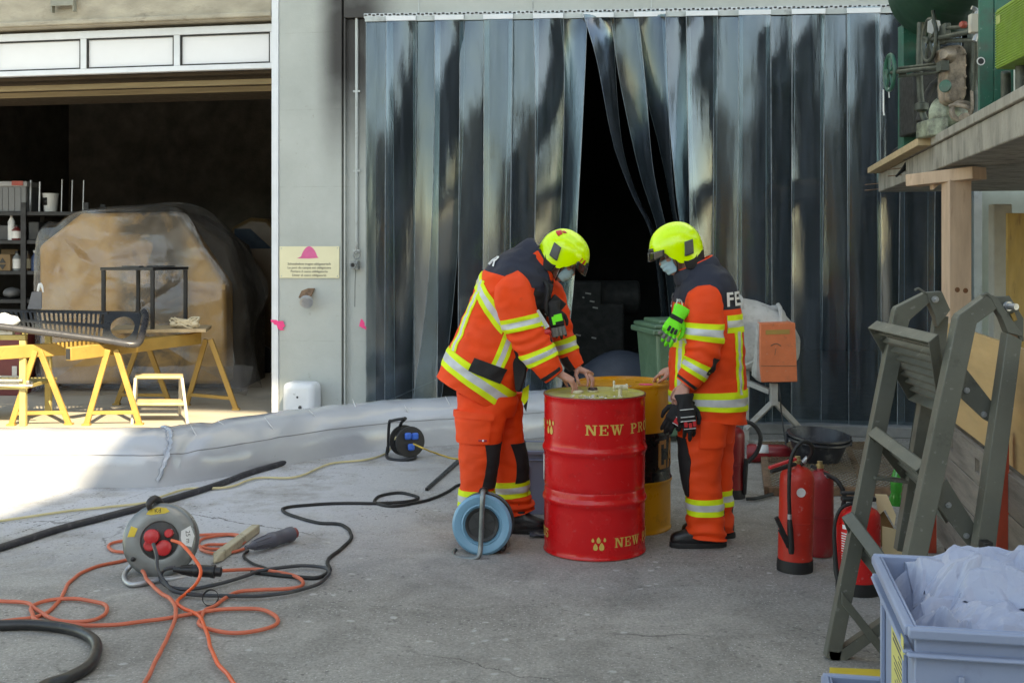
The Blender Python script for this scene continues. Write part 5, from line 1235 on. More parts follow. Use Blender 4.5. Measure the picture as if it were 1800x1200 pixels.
cable('cable', 'bright orange cable from the reel socket to the near foreground', 'cable', [(303, 949, 5.84), (320, 957, 5.74), (338, 975, 5.66), (352, 1000, 5.58), (345, 1024, 5.55), (325, 1043), (312, 1058), (320, 1068), (345, 1080), (362, 1105), (370, 1140), (395, 1180), (425, 1215)], .0085, org, .012)
cable('cable', 'faded orange cable from the reel drum to the near foreground', 'cable', [(248, 1003, 5.9), (262, 1022, 5.75), (280, 1040), (302, 1055), (308, 1075), (300, 1110), (280, 1150), (250, 1205), (235, 1230)], .0095, orgf, .012)
cable('cable', 'faded orange cable looping twice left of the reel and on to the strap', 'cable', [(240, 977), (215, 985), (160, 998), (125, 1020), (105, 1055), (75, 1080), (20, 1090), (-60, 1098)], .0095, orgf, .0)
cable('cable', 'faded orange cable with an oval loop at the left side of the yard', 'cable', [(-40, 1056), (0, 1056), (50, 1060), (85, 1084), (120, 1092), (165, 1089), (188, 1075), (178, 1060), (140, 1052), (95, 1053), (62, 1062), (57, 1078), (66, 1090), (130, 1098), (200, 1097), (280, 1088), (340, 1078), (395, 1070), (450, 1070), (484, 1080), (488, 1092), (470, 1103), (430, 1111), (385, 1109), (352, 1098), (350, 1087), (362, 1072), (378, 1064), (395, 1050), (430, 1038), (500, 1034), (528, 1031), (532, 1022), (515, 1010), (470, 1002), (440, 1000), (390, 1003, .02), (382, 1003, .02)], .0095, orgf, .006)
cable('cable', 'small coil of faded orange cable beside the grey reel', 'cable', [(222, 970), (200, 968), (192, 960), (200, 953), (235, 948), (300, 944), (350, 940), (400, 938), (425, 942), (430, 952), (405, 962), (370, 964), (350, 958), (358, 946), (400, 939), (420, 944), (400, 955), (365, 957), (352, 964), (375, 972), (410, 970), (436, 962)], .009, orgf, .004)
mb = MB(); c = P(370, 1062, 5.46); c.z = .035; Mx = look(V((.1, -1, .5)))
mb.lathe([(.036, -.012), (.039, -.012), (.039, .012), (.036, .012), (.036, -.012)], c, Mx, 24, caps=(False, False)); tag(mb.build('cable_strap', blr), 'black loop strap round the faded orange cable', 'strap')
mb = MB(); p0, p1 = G(383, 978, .028), G(450, 928, .028); d = (p1 - p0).normalized(); mb.bar(p0, p1, .05, .05); mb.add([p0 + V((-.025, 0, -.025)), p0 + V((.025, 0, -.025)), p0 + V((.025, 0, .025)), p0 + V((-.025, 0, .025)), p0 - d * .07 + V((0, 0, -.02))], [(0, 1, 4), (1, 2, 4), (2, 3, 4), (3, 0, 4)])
tag(mb.build('wooden_stake', M('dirty_stake', (.42, .37, .26), .8, var=.2, dirt=(.2, .17, .12), damt=.5, ds=14, bump=.3, bs=50), bevel=.006), 'pointed dirty wooden stake lying over the orange coil', 'stake')
def connector(label, p0, p1, mat, tail, r=.034):
    t = thing('connector', label, 'connector', p0); d = (p1 - p0); ln = d.length; Mx = look(d)
    mb = MB(); mb.lathe([(.012, 0), (.014, ln * .08), (r * .62, ln * .16), (r * .95, ln * .45), (r, ln * .5), (r * 1.08, ln * .52), (r * 1.08, ln * .62), (r, ln * .64), (r, ln * .9), (r * 1.1, ln * .92), (r * 1.1, ln), (0, ln)], p0, Mx, 20); mb.build('body', mat, t)
    mb = MB()
    for k in range(8): a = 2 * PI * k / 8; mb.bar(p0 + Mx @ V((r * .66 * math.cos(a), r * .66 * math.sin(a), ln * .18)), p0 + Mx @ V((r * .98 * math.cos(a), r * .98 * math.sin(a), ln * .46)), .005, .005)
    mb.build('ribs', mat, t)
    mb = MB(); mb.lathe([(r * .8, ln + .001), (r * .8, ln + .03), (r * .5, ln + .034), (0, ln + .034)], p0, Mx, 20); mb.build('cap', tail, t)
    return t
connector('slate grey industrial connector with a dull red end cap', G(432, 962, .05), G(512, 938, .05), M('slate_plastic', (.085, .088, .11), .5, var=.12), M('faded_red_plastic', (.24, .05, .05), .5), .04)
connector('black cable connector lying in front of the grey reel', P(305, 1000, 5.72), P(378, 1004, 5.72), blk, blk, .03)
mb = MB(); p0, p1 = G(750, 862, .004), G(806, 812, .004); d = (p1 - p0).normalized(); s_ = V((-d.y, d.x, 0)); mb.slab([p0 - s_ * .012, p0 + s_ * .012, p1 + s_ * .018, p1 - s_ * .018], (0, 0, .02))
tag(mb.build('steel_strip', blk, bevel=.003), 'flat black steel bar lying on the ground behind the blue reel', 'steel bar')
# ================================================================== the two firefighters
def cloth_mat(name, rgb, rough=.75, var=.10):
    return M(name, rgb, rough, var=var, vs=3.0, bump=.2, bs=160, dirt=[c * .62 for c in rgb], damt=.3, ds=4)
ORA = cloth_mat('fluorescent_orange_cloth', (.86, .058, .003))
NAV = cloth_mat('navy_cloth', (.014, .017, .032)); BLK = cloth_mat('black_cloth', (.010, .010, .011))
YEL_B = cloth_mat('fluorescent_yellow_band', (.66, .82, .02)); SIL = M('silver_reflective_band', (.52, .54, .55), .5, .1, var=.12, vs=14)
LEA = M('black_leather', (.011, .011, .012), .42, var=.3, bump=.2, bs=60, dirt=(.06, .055, .05), damt=.4, ds=12)
def skin_mat():
    m, nt, b = nodes_of('skin'); L = nt.links; tc = N(nt, 'ShaderNodeTexCoord')
    n = N(nt, 'ShaderNodeTexNoise', i_Scale=22.0, i_Detail=5.0); L.new(tc.outputs['Object'], n.inputs['Vector'])
    L.new(ramp(nt, n.outputs['Fac'], [(.3, (.46, .22, .165)), (.7, (.56, .30, .225))]), b.inputs['Base Color']); b.inputs['Roughness'].default_value = .5
    b.inputs['Subsurface Weight'].default_value = .12; b.inputs['Subsurface Radius'].default_value = (.012, .004, .002)
    bp = N(nt, 'ShaderNodeBump', i_Strength=.15, i_Distance=.002); n2 = N(nt, 'ShaderNodeTexNoise', i_Scale=160.0); L.new(tc.outputs['Object'], n2.inputs['Vector']); L.new(n2.outputs['Fac'], bp.inputs['Height']); L.new(bp.outputs[0], b.inputs['Normal'])
    return m
SKIN = skin_mat()
HELM = M('fluorescent_helmet_paint', (.64, .95, .006), .28, var=.03, coat=.4, rvar=.05); HBLK = M('helmet_black_plastic', (.018, .019, .02), .35, var=.15); HGRY = M('helmet_grey_clip', (.07, .075, .07), .5, var=.1)
STK = M('red_helmet_sticker', (.55, .02, .02), .4, var=.05)
def folds(seed, amp, along=3.0):
    def f(p, t, th_):
        q = V((p.x * 4.2 + seed, p.y * 4.2, p.z * 4.2 * 1.6)); a = noise.noise(q) ; b_ = 1 - 2 * abs(noise.noise(q * 1.9 + V((3, seed, 1)))); c = noise.noise(q * 4.3)
        return amp * 1.35 * (.5 * a + .6 * b_ + .30 * c) - amp * .35
    return f
def sleeve_folds(seed, amp, elbow, wid=1.6):
    base = folds(seed, amp * .7)
    def f(p, t, th_):
        g = math.exp(-((t - elbow) / wid) ** 2)
        return base(p, t, th_) + 1.4 * amp * g * math.sin(t * 7.5 + 1.4 * math.sin(th_ * 2 + seed)) * (.5 + .5 * noise.noise(V((th_, t, seed))))
    return f
def band3(a, b): return 0 if (a < .31 or a > .69) else 1
def band(lf, name, par, tfn, nb=40, closed=False, off=.005):
    mb = MB(); lf.patch(mb, tfn, 13, nb, off, lambda a, b: band3(a, b), closed=closed); return mb.build(name, [YEL_B, SIL], par, smooth=60)
def limb(mb, pts, rs, n=14): mb.tube(pts, rs, n, sub=6)
def hand(mb, wrist, fwd, nrm, thumb_dir, curls, spread=.10, s=1.0, thumb=(.5, .3), fat=1.0):
    """wrist joint, direction to the knuckles, back-of-hand normal, side the thumb lies on; curls per finger in radians"""
    f = V(fwd).normalized(); n = V(nrm); n = (n - f * n.dot(f)).normalized(); l = f.cross(n)
    if l.dot(V(thumb_dir)) < 0: l = -l
    w = V(wrist)
    secs = [(-.03, .027, .021), (.0, .029, .020), (.025, .036, .019), (.06, .042, .017), (.088, .043, .0145), (.098, .040, .011)]
    vs = []; fs = []; k = 16
    for (x, a, h) in secs:
        for i in range(k):
            q = 2 * PI * i / k; cx, sy = math.cos(q), math.sin(q)
            vs.append(w + f * (x * s) + l * (a * s * fat ** .5 * math.copysign(abs(cx) ** .8, cx)) + n * (h * s * fat * math.copysign(abs(sy) ** .8, sy)))
    for j in range(len(secs) - 1):
        for i in range(k): fs.append((j * k + i, j * k + (i + 1) % k, (j + 1) * k + (i + 1) % k, (j + 1) * k + i))
    fs.append(list(range(k))[::-1]); fs.append([(len(secs) - 1) * k + i for i in range(k)]); mb.add(vs, fs)
    base = [(.031, .090), (.0105, .097), (-.0105, .093), (-.031, .084)]; ln = [(.042, .025, .021), (.046, .029, .022), (.042, .027, .021), (.033, .021, .019)]
    tips = []
    for i in range(4):
        o = w + l * (base[i][0] * s) + f * ((base[i][1] - .012) * s); sp = (1.5 - i) * spread; d = (f * math.cos(sp) + l * math.sin(sp)).normalized(); nn = n.copy(); ax = d.cross(nn)
        pts = [o]; ang = 0
        for j in range(3):
            c = curls[i][j]; ang += c; dd = d * math.cos(ang) - nn * math.sin(ang); pts.append(pts[-1] + dd * (ln[i][j] * s + (.012 * s if j == 0 else 0)))
        r0 = .0092 * s * fat if i < 3 else .0082 * s * fat
        q = [pts[0], pts[0].lerp(pts[1], .75), pts[1], pts[1].lerp(pts[2], .5), pts[2], pts[2].lerp(pts[3], .6), pts[3]]
        mb.tube(q, [r0 * 1.1, r0 * .97, r0 * 1.04, r0 * .9, r0 * .95, r0 * .86, r0 * .55], 10, sub=2); mb.ball(pts[3] - (pts[3] - pts[2]).normalized() * .002, r0 * .72, n=10, m=8); tips.append(pts[3])
    o = w + l * (.026 * s) + f * (.018 * s) - n * (.006 * s); d1 = (f * .62 + l * .72 - n * thumb[0]).normalized(); d2 = (f * .9 + l * .2 - n * thumb[1]).normalized(); d3 = (f * .9 - l * .15 - n * (thumb[1] + .1)).normalized()
    p1 = o + d1 * .045 * s; p2 = p1 + d2 * .034 * s; p3 = p2 + d3 * .024 * s
    mb.tube([o, o.lerp(p1, .6), p1, p1.lerp(p2, .5), p2, p3], [.0155 * s * fat, .0135 * s * fat, .0108 * s * fat, .0098 * s * fat, .0102 * s * fat, .007 * s * fat], 10, sub=2); mb.ball(p3, .0078 * s * fat, n=10, m=8)
    return tips
class Head:
    def __init__(s, c, pitch, face, yaw=0.0):      # face: +1 looks to +X, -1 to -X; pitch is how far it looks down
        s.c = c; h = V((face * math.cos(yaw), math.sin(yaw), 0)); s.f = h * math.cos(pitch) - V((0, 0, math.sin(pitch))); s.u = h * math.sin(pitch) + V((0, 0, math.cos(pitch))); s.l = s.u.cross(s.f)   # l: his left
        s.near = -1 if s.l.y > 0 else 1        # sign of l that looks at the camera
    def w(s, x, y, z): return s.c + s.f * x + s.l * y + s.u * z
    def mesh(s, mb):
        B = basis(s.f, s.l, s.u)
        mb.ball(s.w(-.005, 0, -.005), (.098, .076, .108), B, 24, 18); mb.ball(s.w(.028, 0, -.065), (.066, .060, .080), B, 20, 14); mb.ball(s.w(.048, 0, -.118), (.040, .042, .030), B, 16, 12)
        mb.tube([s.w(.088, 0, -.012), s.w(.098, 0, -.035), s.w(.112, 0, -.058), s.w(.094, 0, -.066)], [.009, .011, .014, .008], 10, sub=3)      # nose
        mb.tube([s.w(.082, -.045, .004), s.w(.096, 0, .010), s.w(.082, .045, .004)], .011, 8, sub=4)                                      # brow
        for q in (-1, 1):
            mb.ball(s.w(.062, q * .042, -.045), (.026, .024, .02), B, 12, 8); mb.ball(s.w(-.008, q * .077, -.04), (.018, .010, .032), B, 12, 8)
    def eyes(s, par):
        for q in (-1, 1):
            mb = MB(); B = basis(s.f, s.l, s.u); mb.ball(s.w(.076, q * .032, -.022), .0125, B, 14, 10); mb.ball(s.w(.0825, q * .033, -.024), .0075, B, 10, 8, mi=1); mb.build('eye', [M('eye_white', (.6, .56, .52), .3, var=.05), M('eye_dark', (.02, .013, .01), .2)], par)
            mb = MB(); mb.tube([s.w(.089, q * .014, .004), s.w(.088, q * .032, .010), s.w(.074, q * .052, .006)], [.003, .0045, .002], 6, sub=4); mb.build('eyebrow', M('brown_hair', (.05, .03, .018), .7), par)
    def rim(s, a):
        a = abs((a + PI) % (2 * PI) - PI)
        kp = [(0, .028), (.55, .024), (.95, .004), (1.25, -.05), (1.45, -.088), (1.75, -.10), (2.0, -.098), (2.25, -.075), (2.6, -.06), (PI, -.058)]
        for (a0, z0), (a1, z1) in zip(kp, kp[1:]):
            if a <= a1: q = (a - a0) / (a1 - a0); q = q * q * (3 - 2 * q); return z0 + (z1 - z0) * q
        return kp[-1][1]
    def hp(s, a, v, off=0.0):
        """helmet shell: a is the bearing from the brow, v runs from the crown (0) to the rim (1)"""
        zr = s.rim(a); zt = .142
        ph = v * 1.62; top_ = max(0, math.cos(min(ph, PI / 2)))
        z_e = .012
        if v < .62:
            k = v / .62 * PI / 2; z = z_e + (zt - z_e) * math.cos(k); g = math.sin(k)
        else:
            k = (v - .62) / .38; z = z_e + (zr - z_e) * k; g = 1 - .06 * max(0, k) * max(0, (z_e - z) / .1)
        ax = .158 if math.cos(a) > 0 else .150; ay = .122
        ca, sa = math.cos(a), math.sin(a); x = g * (ax + off) * math.copysign(abs(ca) ** .92, ca); y = g * (ay + off) * math.copysign(abs(sa) ** .92, sa)
        z += off * top_ + .010 * math.exp(-(y / .030) ** 2) * max(0, min(1, (z - .05) / .06))        # low crest
        return s.w(x - .005, y, z)
    def helmet(s, par, stickers):
        mb = MB(); na, nv = 72, 30
        for j in range(nv + 1):
            for i in range(na): mb.v.append(s.hp(2 * PI * i / na, max(.002, j / nv)))
        for j in range(nv):
            for i in range(na): mb.f.append([j * na + i, j * na + (i + 1) % na, (j + 1) * na + (i + 1) % na, (j + 1) * na + i]); mb.m.append(0)
        mb.f.append(list(range(na))); mb.m.append(0)
        for i in range(na): mb.v.append(s.hp(2 * PI * i / na, 1.0, -.012))
        o = (nv + 1) * na
        for i in range(na): mb.f.append([nv * na + i, nv * na + (i + 1) % na, o + (i + 1) % na, o + i]); mb.m.append(1)
        for i in range(na): mb.v.append(s.hp(2 * PI * i / na, .6, -.014))
        for i in range(na): mb.f.append([o + i, o + (i + 1) % na, o + na + (i + 1) % na, o + na + i]); mb.m.append(1)
        he = mb.build('helmet', [HELM, HBLK], par, smooth=50)
        def patch(fn, nu, nv_, mat, name, off, thick=.004):
            mb = MB(); mb.grid(lambda u, v: s.hp(*fn(u, v), off), nu, nv_); ob = mb.build(name, mat, he, smooth=60, solid=thick); return ob
        patch(lambda u, v: ((u - .5) * 1.7 * (1 - .45 * (1 - v)), .52 + .48 * v), 24, 8, HBLK, 'front_plate', .004)
        mb = MB(); mb.grid(lambda u, v: s.w((.158 + .018 * v) * math.cos((u - .5) * 2.1) + .004, .128 * math.sin((u - .5) * 2.1) * 1.02, .030 - .052 * v * (1 - .35 * abs(2 * u - 1) ** 2) - .01 * abs(2 * u - 1)), 30, 6); mb.build('visor', M('smoked_visor', (.02, .02, .018), .12, spec=.7), he, solid=.004)
        for q in (-1, 1):
            patch(lambda u, v: (q * (1.62 + .36 * u + .16 * (1 - v)), .60 + .26 * v), 8, 8, HGRY, 'side_clip', .006, .006)
            if stickers:
                patch(lambda u, v: (q * (.62 + .10 * u + .22 * v), .50 + .36 * v), 6, 10, STK, 'sticker', .002, .0015); patch(lambda u, v: (q * (.84 + .05 * u + .16 * v), .50 + .30 * v), 4, 10, STK, 'sticker', .002, .0015)
                patch(lambda u, v: (q * (2.25 + .5 * u), .36 + .10 * v - .05 * u), 10, 4, STK, 'sticker', .002, .0015); patch(lambda u, v: (q * (2.25 + .3 * u), .27 + .06 * v), 8, 4, STK, 'sticker', .002, .0015)
        # neck guard
        mb = MB(); mb.grid(lambda u, v: s.w((-.005 + (.146 + .0 * v) * math.cos(1.55 + u * (2 * PI - 3.1))) * (1 - .12 * v), (.118 * math.sin(1.55 + u * (2 * PI - 3.1))) * (1 - .08 * v), s.rim(1.55 + u * (2 * PI - 3.1)) + .012 - .075 * v * (.6 + .4 * math.sin(PI * u))), 36, 8)
        mb.build('neck_guard', BLK, par, smooth=60, solid=.004)
        # inner band, so that no daylight shows between head and shell
        mb = MB()
        for q in (-1, 1): mb.tube([s.w(.055, q * .088, -.015), s.w(.035, q * .082, -.07), s.w(.045, q * .058, -.125), s.w(.055, 0, -.148)], .008, 8, sub=4, flat=.4)
        mb.build('chin_strap', BLK, par)
    def mask(s, par):
        mb = MB()
        def mp(u, v):
            a = (u - .5) * 2.35; z = -.042 - .092 * v; r = .118 - .022 * abs(v - .35) - .018 * max(0, v - .6) * 2
            r += .0025 * math.sin(v * 22) * math.cos(a)
            x = r * math.cos(a) * .98 + .004; y = .074 * math.sin(a) * (1 - .18 * v)
            return s.w(x, y, z + .012 * (abs(u - .5) * 2) ** 2)
        mb.grid(mp, 28, 16); mb.build('face_mask', M('pale_blue_mask', (.36, .56, .66), .8, var=.05), par, smooth=60, solid=.0015)
        mb = MB()
        for q in (-1, 1):
            mb.tube([mp(.5 + .5 * q, .03), s.w(.02, q * .083, -.035), s.w(-.02, q * .085, -.02)], .0016, 6, sub=3); mb.tube([mp(.5 + .5 * q, .95), s.w(.02, q * .08, -.07), s.w(-.02, q * .085, -.05)], .0016, 6, sub=3)
        mb.build('mask_loop', M('white_paper', (.72, .72, .70)), par)
def boot(par, heel, toe, b=.05, h=.2, name='boot'):
    d = toe - heel; L_ = d.length; d = d / L_; z = V((0, 0, 1))
    sd = V((-d.y, d.x, 0))
    def ring(a0, a1, zz, bb): return (heel + d * (a0 * L_) + z * zz, heel + d * (a1 * L_) + z * zz, bb, 0, 2.6)
    mb = MB(); lf = Loft([ring(.0, 1.0, .0, b), ring(-.01, 1.01, .006, b + .003), ring(-.01, 1.01, .026, b + .003), ring(.0, 1.0, .030, b)], v=sd); lf.mesh(mb, 9, 40); so = mb.build('sole', M('boot_sole', (.016, .016, .016), .75, var=.2), par, smooth=40)
    mb = MB(); lf = Loft([ring(.01, .99, .028, b - .002), ring(.01, .99, .05, b), ring(.015, .93, .078, b - .003), ring(.03, .66, .104, b - .008), ring(.04, .50, .14, b - .008), ring(.03, .44, .19, b - .004), ring(.02, .44, h, b)], v=sd, disp=folds(2.2, .004)); lf.mesh(mb, 30, 36); mb.build(name, LEA, par, smooth=60)

# ------------------------------------------------------------------ bending firefighter
D1 = 6.8
def a_(x, y, D=D1): return P(x, y, D)
p1 = thing('person', 'firefighter in an orange suit bending over the red drum with both hands', 'person', V((a_(865, 0).x, D1, 0)), 'firefighters at the drums')
rj = [((768, 660), (888, 724), .205), ((776, 640), (902, 698), .205), ((788, 613), (920, 662), .205), ((801, 586), (936, 628), .20), ((815, 553), (950, 590), .205), ((829, 520), (962, 552), .215), ((842, 490), (968, 522), .225), ((860, 463), (970, 498), .21), ((884, 446), (966, 482), .165), ((908, 435), (962, 468), .115), ((922, 430), (958, 458), .09)]
JK = Loft([(a_(*l), a_(*r), b) for l, r, b in rj], disp=folds(1.3, .010))
def jm(t, th_):
    c = math.cos(th_)
    if t > 6.55 - .5 * max(0, c): return 1
    if c > .45 and t > 3.6: return 2
    return 0
mb = MB(); JK.mesh(mb, 90, 80, mifn=jm); jk = mb.build('jacket', [ORA, NAV, BLK], p1, smooth=70)
band(JK, 'hem_band', p1, lambda a, b: (.22 + .85 * (1 - math.cos(2 * PI * b)) / 2 + 1.08 * a, 2 * PI * b), 64, True)
for sd in (1, -1):
    band(JK, 'back_band', p1, lambda a, b: (2.1 + 3.9 * b, PI + sd * (.36 + .30 * a)), 30)
    band(JK, 'chest_band', p1, lambda a, b: (6.45 - .85 * a - 1.9 * b ** 1.2, PI + sd * (.06 + 1.55 * b)), 24)
    band(JK, 'front_band', p1, lambda a, b: (1.55 + 2.4 * b, PI + sd * (1.66 + .30 * a - .02 * b)), 20)
    mb = MB(); JK.patch(mb, lambda a, b: (1.50 + .72 * a, PI + sd * (1.30 + .74 * b)), 6, 14, .012); mb.build('pocket_flap', BLK, p1, smooth=60)
def jacket_text(lf, txt, size, t_c, th_c, dirn, par, al):
    vs, fs = text_mesh(txt, size, 0.0, align=al, spacing=1.08, bold=size * .022); mb = MB(); q = []
    for v in vs:
        r_ = .2; t = t_c; thh = th_c + dirn * v.x / .165
        p0 = lf.raw(t - .2, thh); p1_ = lf.raw(t + .2, thh); sc = .4 / (p1_ - p0).length
        q.append(lf.pos(t + v.y * sc, thh, .008))
    mb.add(q, fs); return mb.build('back_lettering', M('white_print', (.70, .71, .72), .5, var=.04), par, smooth=0, solid=.0008)
jacket_text(JK, 'FEUERWEHR', .10, 6.95, PI + .62, 1, p1, 'RIGHT')
# collar
CL = Loft([(a_(903, 436), a_(960, 500), .115), (a_(914, 428), a_(968, 498), .108), (a_(928, 420), a_(972, 488), .098), (a_(938, 420), a_(972, 484), .090)], disp=folds(5, .003))
mb = MB(); CL.mesh(mb, 14, 40, cap0=False, cap1=False, mifn=lambda t, h: 1 if math.cos(h) > -.25 and math.sin(h) < .8 and t < 2.4 else 0); mb.build('collar', [NAV, ORA], p1, smooth=70, solid=.006)
# sleeves
SA = Loft([(a_(884, 486, 6.63), a_(914, 474, 6.63), .05), (a_(870, 504, 6.62), a_(928, 487, 6.62), .088), (a_(867, 522, 6.61), a_(936, 506, 6.61), .096), (a_(873, 545, 6.6), a_(941, 530, 6.6), .094), (a_(881, 569, 6.6), a_(947, 555, 6.6), .09), (a_(891, 592, 6.59), a_(955, 577, 6.59), .086), (a_(904, 614, 6.58), a_(966, 593, 6.58), .082), (a_(920, 635, 6.57), a_(976, 611, 6.57), .076), (a_(937, 652, 6.56), a_(983, 628, 6.56), .066), (a_(951, 666, 6.56), a_(988, 641, 6.56), .056), (a_(960, 673, 6.56), a_(990, 649, 6.56), .052)], disp=sleeve_folds(2.1, .009, 5.6))
mb = MB(); SA.mesh(mb, 80, 44, mifn=lambda t, h: 1 if t > 9.85 else 0); mb.build('sleeve', [ORA, BLK], p1, smooth=70)
band(SA, 'sleeve_band', p1, lambda a, b: (3.75 + 1.0 * a, 2 * PI * b), 44, True); band(SA, 'sleeve_band', p1, lambda a, b: (6.55 + 1.08 * a, 2 * PI * b), 44, True)
mb = MB(); SA.patch(mb, lambda a, b: (8.9 + .5 * a, PI * (1.12 + .62 * b)), 4, 14, .007); mb.build('cuff_strap', BLK, p1, smooth=60)
SB = Loft([(a_(925, 500, 6.95), a_(975, 485, 6.95), .06), (a_(935, 525, 6.98), a_(990, 508, 6.98), .088), (a_(952, 560, 6.98), a_(1000, 546, 6.98), .085), (a_(966, 588, 6.95), a_(1006, 574, 6.95), .08), (a_(975, 612, 6.9), a_(1012, 600, 6.9), .074), (a_(985, 634, 6.86), a_(1019, 620, 6.86), .066), (a_(1001, 653, 6.82), a_(1025, 637, 6.82), .052)], disp=sleeve_folds(4.4, .009, 3.4))
mb = MB(); SB.mesh(mb, 60, 40, mifn=lambda t, h: 1 if (t > 4.75 and math.cos(h) < -.1) else 0); mb.build('sleeve', [ORA, BLK], p1, smooth=70)
band(SB, 'sleeve_band', p1, lambda a, b: (3.55 + 1.0 * a, 2 * PI * b), 40, True)
# trousers
TP = Loft([(a_(802, 640), a_(905, 690), .17), (a_(803, 672), a_(912, 702), .185), (a_(803, 700), a_(910, 715), .185), (a_(806, 728), a_(905, 730), .15)], disp=folds(7, .006))
TA = Loft([(a_(804, 690, 6.72), a_(897, 704, 6.72), .105), (a_(804, 730, 6.70), a_(890, 736, 6.70), .108), (a_(806, 770, 6.69), a_(882, 772, 6.69), .105), (a_(808, 812, 6.68), a_(876, 808, 6.68), .10), (a_(809, 850, 6.68), a_(870, 850, 6.68), .095), (a_(806, 885, 6.68), a_(868, 888, 6.68), .095), (a_(800, 916, 6.68), a_(866, 922, 6.68), .098), (a_(802, 930, 6.68), a_(864, 936, 6.68), .095)], disp=sleeve_folds(3.3, .011, 6.2))
TB = Loft([(a_(838, 690, 6.9), a_(918, 690, 6.9), .105), (a_(846, 730, 6.91), a_(919, 735, 6.91), .105), (a_(855, 770, 6.92), a_(921, 770, 6.92), .10), (a_(862, 810, 6.92), a_(926, 806, 6.92), .098), (a_(866, 845, 6.92), a_(928, 840, 6.92), .095), (a_(870, 870, 6.92), a_(931, 865, 6.92), .098), (a_(874, 892, 6.92), a_(937, 882, 6.92), .10), (a_(880, 908, 6.92), a_(938, 893, 6.92), .095)], disp=sleeve_folds(6.3, .012, 5.8))
mb = MB(); TP.mesh(mb, 20, 60); TA.mesh(mb, 70, 48); TB.mesh(mb, 70, 48); mb.build('trousers', ORA, p1, smooth=70)
band(TA, 'trouser_band', p1, lambda a, b: (4.22 + .85 * a, 2 * PI * b), 40, True); band(TB, 'trouser_band', p1, lambda a, b: (4.0 + 1.1 * a, 2 * PI * b), 40, True)
for lf in (TA, TB): mb = MB(); lf.patch(mb, lambda a, b: (2.15 + 1.95 * a, R(-78) + R(112) * b + .16 * math.sin(a * PI)), 14, 14, .007); mb.build('knee_patch', BLK, p1, smooth=60)
mb = MB(); TA.patch(mb, lambda a, b: (.85 + 1.25 * a, R(192) + R(98) * b), 10, 14, .016); mb.build('cargo_pocket', ORA, p1, smooth=40)
mb = MB(); TA.patch(mb, lambda a, b: (.72 + .28 * a, R(188) + R(106) * b), 4, 14, .022); mb.build('pocket_flap', ORA, p1, smooth=40)
mb = MB(); TA.patch(mb, lambda a, b: (1.88 + .09 * a, R(268) + R(16) * b), 2, 5, .020, mifn=lambda a, b: 1 if .3 < b < .7 else 0); mb.build('pocket_tag', [M('red_tag', (.35, .01, .03), .5), wp], p1, smooth=40)
# unzipped jacket front hanging down, with its bright end
mb = MB(); mb.slab([a_(x, y, 6.62) for x, y in ((897, 606), (918, 600), (928, 628), (925, 660), (916, 690), (906, 688), (902, 650))], (0, .16, 0)); mb.build('jacket_lining', BLK, p1, bevel=.012, smooth=40)
mb = MB(); mb.slab([a_(x, y, 6.72) for x, y in ((919, 684), (930, 676), (929, 700), (922, 712), (916, 703))], (0, .012, 0)); mb.slab([a_(x, y, 6.72) for x, y in ((920, 713), (928, 703), (925, 724))], (0, .012, 0), 1); mb.build('strap_end', [YEL_B, BLK], p1, smooth=0)
# radio gear on the chest
mb = MB(); q = a_(955, 520, 6.68); mb.box(q, (.07, .06, .16), Matrix.Rotation(R(20), 3, 'Y')); mb.box(a_(975, 538, 6.7), (.09, .05, .11), Matrix.Rotation(R(40), 3, 'Y')); mb.tube([a_(948, 488, 6.68), a_(962, 505, 6.62), a_(960, 545, 6.6), a_(972, 560, 6.66)], .012, 8, sub=5); mb.build('radio', BLK, p1, bevel=.012)
mb = MB(); mb.bar(a_(943, 546, 6.57), a_(962, 576, 6.57), .03, .006, up=V((0, 1, 0))); mb.build('strap', [SIL], p1); mb = MB(); mb.bar(a_(939, 546, 6.568), a_(958, 577, 6.568), .009, .007, up=V((0, 1, 0))); mb.build('strap_edge', YEL_B, p1)
mb = MB(); mb.ball(a_(961, 584, 6.57), (.028, .015, .018)); mb.build('red_toggle', rdp, p1)
mb = MB(); mb.tube([a_(946, 560, 6.56), a_(950, 573, 6.555), a_(955, 573, 6.555)], .005, 6); mb.tube([a_(958, 551, 6.62), a_(965, 556, 6.62), a_(968, 565, 6.62)], .005, 6); mb.build('metal_hook', alu, p1)
h1 = Head(a_(991, 448), R(38), 1); h1.helmet(p1, True); h1.mask(p1); h1.eyes(p1)
mb = MB(); h1.mesh(mb)
limb(mb, [h1.w(-.02, 0, -.03), h1.w(-.04, 0, -.11), a_(925, 458), a_(880, 500)], [.06, .058, .07, .10]); limb(mb, [a_(880, 500), a_(870, 560), a_(850, 640), a_(848, 690)], [.11, .12, .12, .12])
w1 = a_(982, 656, 6.57); w2 = a_(1016, 648, 6.80)
limb(mb, [a_(890, 500, 6.68), a_(905, 540, 6.6), a_(925, 590, 6.585), a_(960, 640, 6.565), w1], [.055, .05, .045, .035, .027]); limb(mb, [a_(920, 500, 6.9), a_(960, 540, 6.97), a_(985, 580, 6.95), a_(1002, 628, 6.86), w2], [.055, .05, .045, .034, .027])
limb(mb, [a_(850, 690, 6.74), a_(845, 770, 6.69), a_(840, 850, 6.68), a_(838, 925, 6.68)], [.085, .06, .05, .045]); limb(mb, [a_(865, 690, 6.88), a_(888, 770, 6.92), a_(898, 850, 6.92), a_(908, 900, 6.92)], [.085, .06, .05, .045])
cu = [(.35, .55, .35), (.40, .60, .35), (.45, .65, .35), (.5, .65, .4)]
hand(mb, w1, a_(1003, 667, 6.57) - w1, V((.35, -.25, 1)), V((0, 1, 0)), [(.55, .5, .3), (.60, .5, .3), (.62, .52, .3), (.6, .55, .35)], thumb=(.7, .6))
